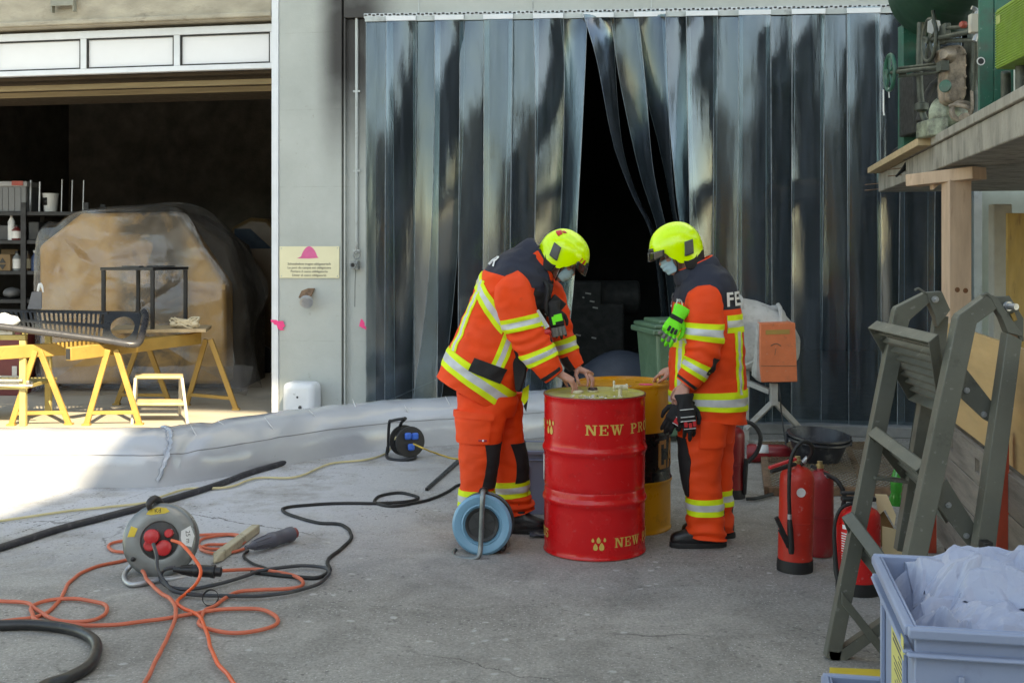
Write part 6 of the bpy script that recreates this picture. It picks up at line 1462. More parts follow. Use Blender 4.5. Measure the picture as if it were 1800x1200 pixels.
hand(mb, w2, a_(1036, 656, 6.74) - w2, V((.45, -.1, 1)), V((0, -1, 0)), [(.62, .5, .3), (.65, .5, .3), (.7, .5, .3), (.7, .55, .35)], thumb=(.8, .7))
mb.build('body', SKIN, p1, remesh=.0032)
boot(p1, V((a_(885, 0, 6.88).x, 6.88, 0)), V((a_(952, 0, 6.86).x + .03, 6.85, 0))); boot(p1, V((a_(808, 0, 6.68).x, 6.68, 0)), V((a_(892, 0, 6.68).x, 6.66, 0)))

# ------------------------------------------------------------------ standing firefighter
D2 = 6.64
def b_(x, y, D=D2): return P(x, y, D)
p2 = thing('person', 'firefighter in an orange suit standing right of the drums and looking down', 'person', V((b_(1245, 0).x, D2, 0)), 'firefighters at the drums')
rj = [((1180, 724), (1311, 743), .20), ((1178, 702), (1311, 714), .20), ((1178, 662), (1310, 667), .20), ((1179, 620), (1307, 622), .205), ((1181, 580), (1303, 579), .21), ((1184, 545), (1299, 540), .22), ((1188, 515), (1293, 508), .225), ((1194, 494), (1283, 484), .20), ((1199, 479), (1270, 470), .15), ((1203, 468), (1258, 461), .105), ((1206, 460), (1250, 452), .085)]
J2 = Loft([(b_(*l), b_(*r), b) for l, r, b in rj], disp=folds(9.7, .009))
def jm2(t, th_):
    c = math.cos(th_)
    if t > 4.95 + .55 * max(0, -c): return 1
    return 0
mb = MB(); J2.mesh(mb, 90, 80, mifn=jm2); mb.build('jacket', [ORA, NAV], p2, smooth=70)
band(J2, 'hem_band', p2, lambda a, b: (.78 + .80 * a + .12 * math.cos(2 * PI * b), 2 * PI * b), 64, True)
for sd in (1, -1):
    band(J2, 'back_band', p2, lambda a, b: (1.55 + 2.45 * b, sd * (.62 + .32 * a)), 30)
    band(J2, 'chest_band', p2, lambda a, b: (3.95 + .78 * a, sd * (.0 + 1.2 * b)), 20)
    band(J2, 'front_band', p2, lambda a, b: (1.6 + 2.2 * b, PI - sd * (.48 + .32 * a)), 24)
    band(J2, 'breast_band', p2, lambda a, b: (3.3 + .7 * a, PI - sd * (.1 + 1.0 * b)), 20)
jacket_text(J2, 'FEUERWEHR', .118, 5.18, -1.22, 1, p2, 'LEFT')
C2 = Loft([(b_(1190, 502), b_(1266, 468), .125), (b_(1187, 492), b_(1263, 460), .115), (b_(1186, 482), b_(1256, 452), .10), (b_(1188, 476), b_(1250, 449), .094)], disp=folds(15, .004))
mb = MB(); C2.mesh(mb, 14, 40, cap0=False, cap1=False, mifn=lambda t, h: 1 if t > 2.55 else 0); mb.build('collar', [NAV, ORA], p2, smooth=70, solid=.007)
S1 = Loft([(b_(1224, 503, 6.47), b_(1252, 499, 6.47), .05), (b_(1209, 516, 6.46), b_(1264, 512, 6.46), .085), (b_(1204, 540, 6.45), b_(1270, 541, 6.45), .094), (b_(1204, 570, 6.44), b_(1271, 574, 6.44), .092), (b_(1207, 598, 6.43), b_(1268, 608, 6.43), .088), (b_(1206, 618, 6.42), b_(1258, 639, 6.42), .082), (b_(1200, 636, 6.42), b_(1243, 661, 6.42), .074), (b_(1194, 653, 6.42), b_(1229, 678, 6.42), .064), (b_(1190, 664, 6.42), b_(1219, 687, 6.42), .056)], disp=sleeve_folds(11.1, .010, 4.6))
mb = MB(); S1.mesh(mb, 80, 44, mifn=lambda t, h: 1 if t > 7.3 and t < 7.75 else 0); mb.build('sleeve', [ORA, BLK], p2, smooth=70)
band(S1, 'sleeve_band', p2, lambda a, b: (2.85 + 1.0 * a, 2 * PI * b), 44, True); band(S1, 'sleeve_band', p2, lambda a, b: (5.35 + 1.15 * a, 2 * PI * b), 44, True)
mb = MB(); S1.patch(mb, lambda a, b: (4.7 + 1.2 * a, R(-52) + R(50) * b), 6, 8, .007); mb.build('elbow_patch', BLK, p2, smooth=60)
S2 = Loft([(b_(1200, 505, 6.8), b_(1240, 500, 6.8), .06), (b_(1192, 540, 6.84), b_(1245, 545, 6.84), .088), (b_(1186, 580, 6.9), b_(1235, 590, 6.9), .085), (b_(1182, 615, 6.96), b_(1222, 632, 6.96), .078), (b_(1177, 635, 7.0), b_(1206, 655, 7.0), .06), (b_(1174, 641, 7.02), b_(1196, 660, 7.02), .05)], disp=sleeve_folds(13, .008, 3))
mb = MB(); S2.mesh(mb, 50, 40); mb.build('sleeve', ORA, p2, smooth=70); band(S2, 'sleeve_band', p2, lambda a, b: (3.0 + .9 * a, 2 * PI * b), 40, True)
T0 = Loft([(b_(1185, 690), b_(1304, 700), .17), (b_(1188, 715), b_(1300, 722), .18), (b_(1190, 745), b_(1292, 748), .17), (b_(1195, 775), b_(1286, 775), .13)], disp=folds(21, .006))
T1 = Loft([(b_(1190, 722, 6.55), b_(1277, 730, 6.55), .105), (b_(1192, 762, 6.55), b_(1273, 766, 6.55), .105), (b_(1195, 802, 6.55), b_(1269, 802, 6.55), .10), (b_(1200, 840, 6.55), b_(1267, 840, 6.55), .098), (b_(1206, 870, 6.55), b_(1268, 870, 6.55), .098), (b_(1208, 900, 6.55), b_(1271, 900, 6.55), .10), (b_(1206, 928, 6.55), b_(1274, 932, 6.55), .104), (b_(1210, 940, 6.55), b_(1276, 947, 6.55), .10)], disp=sleeve_folds(17.3, .010, 6.3))
T2 = Loft([(b_(1213, 722, 6.74), b_(1292, 730, 6.74), .105), (b_(1217, 765, 6.75), b_(1290, 768, 6.75), .105), (b_(1222, 815, 6.75), b_(1288, 815, 6.75), .10), (b_(1226, 858, 6.75), b_(1286, 858, 6.75), .098), (b_(1228, 895, 6.75), b_(1287, 895, 6.75), .10), (b_(1230, 928, 6.75), b_(1289, 932, 6.75), .10)], disp=sleeve_folds(19.3, .010, 4.6))
mb = MB(); T0.mesh(mb, 20, 60); T1.mesh(mb, 70, 48); T2.mesh(mb, 60, 48); mb.build('trousers', ORA, p2, smooth=70)
band(T1, 'trouser_band', p2, lambda a, b: (4.08 + .98 * a, 2 * PI * b), 40, True); band(T2, 'trouser_band', p2, lambda a, b: (3.0 + .72 * a, 2 * PI * b), 40, True)
mb = MB(); T1.patch(mb, lambda a, b: (1.1 + 2.85 * a, R(150) + R(88 - 40 * abs(a - .35)) * b), 16, 12, .007); mb.build('knee_patch', BLK, p2, smooth=60)
mb = MB(); T2.patch(mb, lambda a, b: (1.1 + 1.9 * a, R(150) + R(80) * b), 16, 12, .007); mb.build('knee_patch', BLK, p2, smooth=60)
mb = MB(); T1.patch(mb, lambda a, b: (.3 + 1.15 * a, R(262) + R(72) * b), 10, 14, .015); mb.build('cargo_pocket', ORA, p2, smooth=40)
h2 = Head(b_(1188, 436), R(20), -1); h2.helmet(p2, False); h2.mask(p2); h2.eyes(p2)
mb = MB(); h2.mesh(mb)
limb(mb, [h2.w(-.02, 0, -.03), h2.w(-.03, 0, -.11), b_(1232, 485), b_(1240, 520)], [.06, .06, .07, .11]); limb(mb, [b_(1240, 520), b_(1243, 600), b_(1244, 680), b_(1244, 720)], [.12, .12, .12, .12])
w3 = b_(1204, 678, 6.42); w4 = b_(1183, 650, 7.02)
limb(mb, [b_(1235, 515, 6.52), b_(1237, 560, 6.44), b_(1232, 612, 6.43), b_(1216, 655, 6.42), w3], [.055, .05, .045, .034, .027]); limb(mb, [b_(1225, 515, 6.78), b_(1216, 570, 6.88), b_(1206, 615, 6.95), w4], [.055, .05, .042, .027])
limb(mb, [b_(1240, 720, 6.57), b_(1232, 800, 6.55), b_(1235, 870, 6.55), b_(1243, 935, 6.55)], [.085, .06, .05, .045]); limb(mb, [b_(1250, 720, 6.72), b_(1255, 800, 6.75), b_(1257, 870, 6.75), b_(1260, 930, 6.75)], [.085, .06, .05, .045])
t3 = hand(mb, w3, b_(1196, 697, 6.40) - w3, V((-.35, -1, .1)), V((-1, 0, 0)), [(1.0, 1.25, .9), (1.05, 1.3, .9), (1.1, 1.3, .9), (1.1, 1.3, .9)], spread=.04, thumb=(.9, .8))
hand(mb, w4, b_(1158, 655, 7.10) - w4, V((-.3, -.35, 1)), V((0, -1, 0)), [(.3, .45, .3), (.35, .5, .3), (.5, .6, .4), (.6, .7, .5)], spread=.09, thumb=(.35, .2))
mb.build('body', SKIN, p2, remesh=.0032)
boot(p2, V((b_(1276, 0, 6.55).x, 6.55, 0)), V((b_(1177, 0, 6.55).x, 6.53, 0)), b=.052); boot(p2, V((b_(1292, 0, 6.75).x, 6.75, 0)), V((b_(1198, 0, 6.75).x, 6.76, 0)))

# ------------------------------------------------------------------ gloves
def glove(label, w, fwd, nrm, tdir, curls, cols, s=1.12, spread=.12, grp=None, cuff=.07, thumb=(.3, .2), bars=None):
    t = thing('glove', label, 'glove', w, grp); f = V(fwd).normalized()
    tmp = MB(); hand(tmp, w, fwd, nrm, tdir, curls, spread, s, thumb, 1.25)
    n = V(nrm); n = (n - f * n.dot(f)).normalized(); l = f.cross(n); l = l if l.dot(V(tdir)) > 0 else -l
    mb = MB(); mb.v = tmp.v; mb.f = tmp.f; mb.m = [0] * len(tmp.f); mb.build('hand_part', cols[0], t, remesh=.0035)
    mb = MB(); B = basis(l, n, f); mb.lathe([(.046 * s, -cuff), (.048 * s, -cuff + .01), (.038 * s, -.012), (.036 * s, .01)], w, B @ Matrix.Diagonal((1, .55, 1)), 24); mb.build('cuff', cols[1], t, solid=.003)
    if bars:
        for (x0, x1, y, wd, mat) in bars:
            mb = MB(); mb.box(w + f * ((x0 + x1) / 2 * s) + l * (y * s) + n * (.0225 * s), (wd * s, .008, (x1 - x0) * s), B); mb.build('backhand_strip', mat, t, bevel=.003)
    return t, f, n, l
GRN = cloth_mat('fluorescent_green_glove', (.12, .78, .03)); GRY = cloth_mat('grey_glove_tip', (.16, .16, .155)); cur_ = [(.25, .3, .2), (.3, .35, .25), (.35, .4, .25), (.4, .45, .3)]
gw = b_(1192, 556, 6.40)
t, f, n, l = glove('fluorescent green and black glove clipped to the chest of the standing firefighter', gw, b_(1172, 592, 6.38) - gw, V((-.15, -1, .1)), V((1, 0, 0)), [(.35, .4, .3), (.45, .45, .3), (.5, .5, .3), (.55, .5, .3)], (GRN, GRN), 1.04, .08, cuff=.06, bars=((.005, .03, .0, .075, BLK), (.07, .10, .030, .014, BLK), (.07, .105, .010, .014, BLK), (.07, .10, -.011, .014, BLK)))
mb = MB(); 
for i, y in enumerate((.034, .012, -.012, -.034)): mb.tube([gw + f * .118 + l * (y * 1.12) - n * .006, gw + f * (.150 - .012 * abs(i - 1.4)) + l * (y * 1.3) - n * .026], .0125, 10)
mb.build('fingertips', GRY, t)
mb = MB(); q = b_(1194, 536, 6.40); mb.tube([q + V((.016 * math.cos(a), 0, .03 * math.sin(a))) for a in [2 * PI * k / 16 for k in range(17)]], .004, 8); mb.tube([b_(1190, 526, 6.43), b_(1193, 530, 6.41), q + V((0, 0, .02))], .006, 8); tag(mb.build('carabiner', alu), 'small steel carabiner holding the green glove on the chest', 'carabiner')
gw = a_(974, 545, 6.62)
t, f, n, l = glove('green and grey glove hanging under the radio of the bending firefighter', gw, a_(984, 590, 6.60) - gw, V((.1, -1, 0)), V((1, 0, 0)), cur_, (BLK, BLK), .95, .08, cuff=.05, bars=((.03, .075, .012, .05, GRN), (.04, .09, -.02, .018, GRN)))
mb = MB(); 
for i, y in enumerate((.03, .01, -.012, -.03)): mb.tube([gw + f * .10 + l * y, gw + f * .15 + l * y * 1.1 - n * .015], .0125, 10)
mb.build('fingertips', GRY, t)
RDC = cloth_mat('red_glove_patch', (.5, .015, .02))
gw = b_(1204, 708, 6.39)
bars2 = ((.03, .034, .0, .07, wp), (.066, .07, .0, .07, wp), (.092, .118, .030, .017, RDC), (.098, .122, .009, .017, RDC), (.092, .118, -.013, .017, RDC), (.086, .090, .0, .075, wp), (.124, .127, .005, .06, wp))
glove('black glove with red finger patches held hanging by the standing firefighter', gw, b_(1212, 778, 6.36) - gw, V((.1, -1, 0)), V((1, 0, .0)), [(.3, .35, .3), (.2, .3, .3), (.35, .3, .3), (.5, .4, .3)], (BLK, BLK), 1.15, .03, 'black gloves in hand', .05, (.2, .1), bars2)
gw = b_(1200, 712, 6.43)
glove('black glove pointing at the ochre drum, held with the red patched one', gw, b_(1170, 762, 6.42) - gw, V((-.25, -1, .2)), V((-1, 0, .5)), [(.3, .35, .3), (.4, .4, .3), (.45, .4, .3), (.6, .5, .3)], (BLK, BLK), 1.1, .04, 'black gloves in hand', .05, (.2, .1), ((.07, .10, -.02, .03, RDC), (.066, .07, -.02, .034, wp), (.101, .105, -.02, .034, wp)))
# ================================================================== concrete mixer
lime = M('cement_crusted_steel', (.42, .41, .39), .85, var=.2, vs=5, bump=.8, bs=22, dirt=(.20, .19, .17), damt=.6, ds=9)
moro = M('faded_orange_paint', (.62, .155, .06), .6, var=.12, dirt=(.25, .09, .05), damt=.45, ds=10, scratch=.4)
mx = thing('concrete_mixer', 'small concrete mixer with crusted white drum and faded orange motor box', 'concrete mixer', GX(1360, 9.8))
ax = V((-.80, -.22, .56)).normalized(); Mx = look(ax); c = P(1333, 592, 9.95)
mb = MB(); mb.lathe([(0, -.36), (.14, -.36), (.22, -.28), (.28, -.14), (.30, -.02), (.30, .03), (.285, .07), (.25, .2), (.19, .34), (.195, .36), (.205, .365), (.2, .375), (.18, .37), (.18, .34), (.24, .2), (.29, .05), (.2, -.2), (0, -.25)], c, Mx, 48)
for i in range(len(mb.v)): mb.v[i] += (mb.v[i] - c).normalized() * .006 * fbm(mb.v[i], 14)
mb.build('drum', lime, mx)
mb = MB(); mb.lathe([(.30, -.03), (.318, -.025), (.318, .02), (.30, .025)], c, Mx, 48, caps=(False, False)); mb.build('drum_ring', lime, mx)
mb = MB(); pts = [P(1367, 535, 9.85), P(1372, 545, 9.8), P(1372, 562, 9.75), P(1366, 580, 9.7)]; mb.tube(pts, .02, 8, sub=3); mb.build('frame_arc', lime, mx)
Db = 9.55
bx = [P(1336, 568, Db), P(1398, 567, Db), P(1401, 643, Db), P(1402, 671, Db), P(1339, 672, Db), P(1336, 643, Db)]
mb = MB(); mb.slab(bx, (0, .26, 0)); mo = mb.build('motor_box', moro, mx, bevel=.008)
mb = MB(); mb.slab([P(1346, 580, Db - .003), P(1388, 579, Db - .003), P(1388, 587, Db - .003), P(1346, 588, Db - .003)], (0, .002, 0)); mb.build('yellow_strip', ylw, mo)
mb = MB(); mb.tube([P(1355, 608, Db - .002), P(1360, 605, Db - .002), P(1366, 604, Db - .002), P(1373, 608, Db - .002)], .004, 6, sub=3); mb.bar(P(1364, 612, Db - .002), P(1362, 624, Db - .002), .006, .003); mb.bar(P(1337, 643, Db - .002), P(1401, 643, Db - .002), .006, .004); mb.build('lid_seam', rust, mo)
mb = MB(); mb.slab([P(1332, 575, Db + .03), P(1335, 568, Db + .03), P(1338, 672, Db + .03), P(1330, 664, Db + .03)], (0, .2, 0)); mb.build('box_flange', lime, mo)
st_ = M('cement_grey_tube', (.33, .32, .30), .8, var=.2, dirt=(.18, .12, .08), damt=.5, ds=9, bump=.3)
mb = MB(); mb.bar(P(1360, 673, 9.65), P(1360, 712, 9.65), .06, .06); mb.bar(P(1357, 708, 9.65), P(1312, 752, 9.8), .045, .045); mb.bar(P(1364, 708, 9.65), P(1410, 757, 9.75), .045, .045); mb.bar(P(1314, 672, 9.9), P(1354, 688, 9.66), .045, .045)
mb.bar(P(1314, 642, 9.95), P(1312, 755, 9.95), .035, .035); mb.bar(GX(1309, 9.9, .03), GX(1392, 9.9, .03), .05, .05); mb.bar(GX(1412, 9.75, .0), P(1408, 752, 9.75), .045, .045); mb.bar(GX(1311, 9.85, 0), P(1312, 750, 9.82), .045, .045); mb.build('stand', st_, mx, bevel=.004)
mb = MB(); mb.tube([P(1368, 672, 9.6), P(1372, 700, 9.55), P(1374, 730, 9.6), GX(1384, 9.4, .012)], .006, 6, sub=4); mb.build('cable', blr, mx)
# ================================================================== expanded metal grating and mortar tubs
gt_ = thing('metal_grating', 'rusty expanded metal grating in an angle frame lying under the tubs', 'grating', GX(1460, 8.8))
q00, q10, q11, q01 = GX(1340, 9.75, .06), GX(1566, 9.75, .06), GX(1612, 7.9, .06), GX(1350, 7.9, .06)
def gq(u, v): return q00.lerp(q10, u).lerp(q01.lerp(q11, u), v)
mb = MB(); nu, nv = 26, 44
for j in range(nv):
    for i in range(nu):
        o = .5 * (j % 2); u0, u1, u2 = (i + o) / (nu + .5), (i + o + .5) / (nu + .5), (i + o + 1) / (nu + .5); v0, v1 = j / nv, (j + 1) / nv
        w = .22 / nv
        for (ua, ub) in ((u0, u1), (u2, u1)):
            a, b = gq(ua, v0), gq(ub, v1); mb.add([a, a + V((0, .009, .004)), b + V((0, .009, .004)), b], [(0, 1, 2, 3)])
mb.build('mesh', M('rusty_mesh', (.15, .105, .06), .85, var=.4, vs=14), gt_, smooth=0)
mb = MB()
for a, b in ((q00, q10), (q10, q11), (q11, q01), (q01, q00)): mb.bar(a + V((0, 0, -.03)), b + V((0, 0, -.03)), .05, .06)
for u in (.33, .66): mb.bar(gq(u, 0) - V((0, 0, .03)), gq(u, 1) - V((0, 0, .03)), .04, .04)
mb.build('angle_frame', rust, gt_, bevel=.004)
tubm = M('dark_tub_plastic', (.020, .021, .026), .45, var=.3, vs=6, dirt=(.12, .12, .12), damt=.55, ds=14)
def tub(name, label, c, tilt, r=.235, h=.17):
    t = thing(name, label, 'tub', c, 'mortar tubs'); Mx = Matrix.Rotation(tilt, 3, 'Y') @ Matrix.Rotation(R(6), 3, 'X')
    mb = MB(); mb.lathe([(0, 0), (r * .68, 0), (r * .72, .01), (r * .94, h - .02), (r * .96, h - .004), (r * 1.02, h - .004), (r * 1.04, h - .012), (r * 1.05, h - .01), (r * 1.04, h + .004), (r * .95, h + .006), (r * .70, .02), (0, .016)], c, Mx, 48); mb.build('body', tubm, t)
    mb = MB(); mb.tube([c + Mx @ V((r * 1.05 * math.cos(a), .01 + r * .98 * math.sin(a), h - .02 - .03 * math.sin(a) ** 2)) for a in [PI * k / 14 for k in range(15)]], .004, 6); mb.build('handle', galv, t)
    for q in (-1, 1):
        mb = MB(); mb.box(c + Mx @ V((q * r * 1.06, 0, h - .02)), (.02, .05, .05), Mx); mb.build('handle_lug', tubm, t, bevel=.004)
    return t
c0 = GX(1436, 8.9, .066); tub('mortar_tub', 'lower dark mortar tub standing on the rusty grating', c0, R(3)); tub('mortar_tub', 'upper dark mortar tub nested in the lower one, its inside showing', c0 + V((-.004, 0, .03)), R(3), .232)
# ================================================================== fire extinguishers
exr = M('extinguisher_red', (.60, .010, .010), .33, var=.08, coat=.3, scratch=.3)
exr_d = M('dusty_extinguisher_red', (.30, .018, .022), .5, var=.15, dirt=(.22, .12, .11), damt=.5, ds=5)
exr_o = M('aged_extinguisher_red', (.50, .026, .014), .45, var=.12, dirt=(.30, .10, .05), damt=.4, ds=5, scratch=.3)
exr_l = M('deep_extinguisher_red', (.22, .010, .014), .4, var=.15)
brass = M('dull_brass', (.40, .30, .14), .4, .7)
def ext(label, base, r, h, mat, foot=True, lean=(0, 0), yaw=0, valve=True):
    t = thing('fire_extinguisher', label, 'fire extinguisher', base, 'fire extinguishers on the ground'); A = V((lean[0], lean[1], 1)).normalized(); Mx = V((0, 0, 1)).rotation_difference(A).to_matrix() @ rotz(yaw)
    f = .05 if foot else .0
    prof = [(0, .004), (r * .9, .004), (r * .985, .02), (r, .04 if not foot else f), (r, h * .86), (r * .97, h * .905), (r * .86, h * .945), (r * .62, h * .978), (r * .3, h), (r * .28, h + .012), (0, h + .012)]
    p2_ = []
    for i in range(len(prof) - 1):
        a, b = prof[i], prof[i + 1]; k = max(1, int(abs(b[1] - a[1]) / .03)); p2_ += [(a[0] + (b[0] - a[0]) * q / k, a[1] + (b[1] - a[1]) * q / k) for q in range(k)]
    p2_.append(prof[-1]); mb = MB(); mb.lathe(p2_, base, Mx, 40); mb.build('body', mat, t, smooth=35)
    mb = MB(); mb.lathe([(r + .0008, h * .47), (r + .003, h * .474), (r + .0008, h * .478)], base, Mx, 40, caps=(False, False)); mb.build('seam', mat, t)
    if foot: mb = MB(); mb.lathe([(r * .9, 0), (r + .004, 0), (r + .005, .02), (r + .003, .062), (r + .0006, .062)], base, Mx, 40, caps=(True, False)); mb.build('foot', blr, t)
    if valve: mb = MB(); mb.lathe([(.022, h + .012), (.022, h + .03), (.015, h + .034), (.015, h + .05), (0, h + .05)], base, Mx, 16); mb.build('valve', brass, t)
    return t, lambda x, y, z: base + Mx @ V((x, y, z))
b0 = GX(1397, 6.06); t, W = ext('orange red fire extinguisher nearest the ladder feet with hose clipped down its front', b0, .0905, .555, exr_o, lean=(.025, .0))
mb = MB(); mb.bar(P(1399, 806, 6.02), P(1352, 822, 5.95), .022, .016); mb.build('lever', rdp, t, bevel=.004); mb = MB(); mb.bar(P(1399, 815, 6.02), P(1355, 829, 5.95), .022, .018); mb.build('grip', blr, t, bevel=.005)
mb = MB(); mb.tube([P(1405, 818, 6.05), P(1419, 808, 6.02), P(1428, 793, 5.98), P(1424, 780, 5.95), P(1410, 777, 5.93), P(1397, 790, 5.92), P(1389, 815, 5.92), P(1387, 860, 5.93), P(1388, 905, 5.945)], .0105, 10, sub=6); mb.build('hose', blr, t)
mb = MB(); mb.tube([P(1412, 812, 6.03), P(1420, 804, 6.02)], .014, 10); mb.tube([P(1388, 903, 5.945), P(1388, 912, 5.945)], .012, 10); mb.build('hose_ferrule', galv, t)
mb = MB(); mb.tube([P(1388, 912, 5.945), P(1389, 930, 5.94), P(1391, 965, 5.94), P(1391, 973, 5.94)], [.012, .016, .017, .013], 10); mb.bar(P(1386, 955, 5.94), P(1364, 908, 5.93), .016, .022); mb.bar(P(1386, 962, 5.94), P(1370, 930, 5.93), .014, .016); mb.build('spray_pistol', blr, t, bevel=.003)
mb = MB(); p = W(-.012, -.0915, .43); mb.lathe([(0, 0), (.024, 0), (.024, .0016), (0, .0016)], p + V((.012, .0, .0)), look((0, -1, 0)), 20); mb.build('round_sticker', wst, t)
b0 = GX(1441, 6.35); t, W = ext('dusty dark red fire extinguisher close behind the orange red one', b0, .075, .475, exr_d, foot=False)
mb = MB(); mb.tube([P(1442, 832, 6.35), P(1453, 834, 6.3), P(1472, 845, 6.22), P(1484, 870, 6.2), P(1480, 900, 6.2), P(1475, 930, 6.2)], .0125, 10, sub=6); mb.build('hose', blr, t)
mb = MB(); mb.tube([P(1446, 834, 6.33), P(1456, 836, 6.29)], .015, 10); mb.build('hose_ferrule', galv, t); mb = MB(); mb.bar(P(1445, 828, 6.35), P(1425, 818, 6.35), .02, .018); mb.build('lever', dkp, t)
b0 = GX(1509, 5.68); t, W = ext('bright red fire extinguisher with white printed instructions behind the ladder leg', b0, .106, .43, exr)
mb = MB()
for a0, a1, z0, z1 in ((-62, -8, .325, .345),): mb.grid(lambda u, v: W(.1068 * math.sin(R(a0 + (a1 - a0) * u)), -.1068 * math.cos(R(a0 + (a1 - a0) * u)), z0 + (z1 - z0) * v), 10, 1)
mb.build('label_band', wst, t)
mb = MB(); r2 = random.Random(5)
for k in range(19):
    z = .30 - k * .0125; L_ = r2.uniform(22, 50)
    mb.grid(lambda u, v: W(.1068 * math.sin(R(-66 + L_ * u)), -.1068 * math.cos(R(-66 + L_ * u)), z + .0055 * v), 8, 1)
mb.build('printed_lines', wst, t)
mb = MB(); mb.lathe([(.012, 0), (.02, 0), (.02, .001), (.012, .001)], W(.056, -.0915, .1), look((.52, -.85, 0)), 20); mb.build('emblem', wst, t)
mb = MB(); p = W(0, 0, .46); mb.box(p, (.17, .04, .02)); mb.box(p + V((-.02, 0, .03)), (.14, .03, .016)); mb.build('handle', blr, t, bevel=.005)
mb = MB(); mb.tube([W(-.03, -.03, .45), W(-.1, -.04, .42), W(-.128, -.03, .33), W(-.125, -.03, .2), W(-.12, -.04, .1), W(-.1, -.06, .04)], [.009, .009, .009, .011, .014, .016], 10, sub=5); mb.build('hose', blr, t); mb = MB(); mb.tube([W(.02, -.01, .47), W(.03, -.01, .49), W(.04, -.01, .47)], .004, 6, sub=3); mb.build('safety_pin', rdp, t)
b0 = GX(1287, 7.85); t, W = ext('red fire extinguisher behind the legs of the standing firefighter', b0, .085, .49, exr_l)
mb = MB(); mb.tube([P(1290, 745, 7.85), P(1305, 740, 7.83), P(1325, 747, 7.8), P(1337, 768, 7.78), P(1330, 795, 7.78), P(1314, 812, 7.78)], .015, 10, sub=6); mb.tube([P(1312, 806, 7.78), P(1310, 830, 7.78), P(1309, 868, 7.78)], [.014, .018, .012], 10); mb.tube([GX(1312, 7.7, .02), GX(1330, 7.72, .02), GX(1358, 7.85, .02)], .012, 8, sub=4); mb.build('hose', blr, t); mb = MB(); mb.tube([P(1300, 741, 7.84), P(1308, 740, 7.83)], .019, 10); mb.build('hose_ferrule', wst, t)
t = thing('fire_extinguisher', 'red fire extinguisher lying on its side behind the standing firefighter', 'fire extinguisher', GX(1335, 9.0), 'fire extinguishers on the ground')
mb = MB(); mb.lathe([(0, 0), (.06, .004), (.072, .02), (.072, .3), (.05, .345), (.025, .36), (0, .36)], GX(1312, 9.15, .074), look((.62, -.1, 0)), 28); mb.build('body', exr_l, t)
mb = MB(); mb.lathe([(.0725, .08), (.0725, .17)], GX(1312, 9.15, .074), look((.62, -.1, 0)), 14, arc=(R(100), R(170))); mb.build('label', wst, t, solid=.001); mb = MB(); mb.lathe([(.028, .36), (.03, .40), (.02, .42), (0, .42)], GX(1312, 9.15, .074), look((.62, -.1, 0)), 14); mb.build('valve', rust, t)

# ================================================================== folding steel steps
olv = M('olive_grey_steel', (.115, .118, .098), .5, .15, var=.12, vs=5, dirt=(.06, .06, .05), damt=.35, ds=9, scratch=.3, bump=.08, bs=80)
ld = thing('folding_steps', 'olive grey folding steel steps propped beside the plywood sided container', 'folding steps', GX(1500, 4.7))
DA, DBn = 4.72, 4.22
def poly_bar(pts, D, w, dep, name):
    q = [P(x, y, D) for x, y in pts]; mb = MB()
    for a, b in zip(q, q[1:]):
        d = (b - a).normalized(); mb.bar(a - d * w * .22, b + d * w * .22, dep, w, up=V((0, 1, 0)) if False else d.cross(V((0, 1, 0))))
    return mb.build(name, olv, ld, bevel=.004)
def outline(pts_l, pts_r, D, dep, name):
    mb = MB()
    for i in range(len(pts_l) - 1):
        q = [P(*pts_l[i], D), P(*pts_r[i], D), P(*pts_r[i + 1], D), P(*pts_l[i + 1], D)]; mb.slab(q, (0, dep, 0))
    return mb.build(name, olv, ld, bevel=.003, weld=True)
# far frame
outline([(1452, 1155), (1573, 545), (1576, 540), (1628, 514)], [(1476, 1167), (1598, 567), (1600, 562), (1634, 532)], DA, .05, 'stile')
outline([(1628, 514), (1656, 512), (1671, 545)], [(1634, 532), (1645, 560), (1648, 575)], DA, .05, 'hinge_plate')
outline([(1646, 558), (1640, 600), (1622, 690), (1577, 968)], [(1668, 556), (1664, 610), (1650, 690), (1605, 972)], DA + .06, .05, 'rear_leg')
outline([(1456, 1142), (1474, 1145), (1560, 1085)], [(1460, 1168), (1478, 1168), (1560, 1108)], DA, .05, 'foot_bar')
outline([(1480, 1040), (1560, 1140)], [(1480, 1062), (1560, 1165)], DA - .01, .04, 'foot_strut')
mb = MB(); mb.bar(P(1535, 838, DA), P(1592, 845, DA), .06, .012, up=V((0, 0, 1))); mb.build('cross_link', olv, ld, bevel=.002)
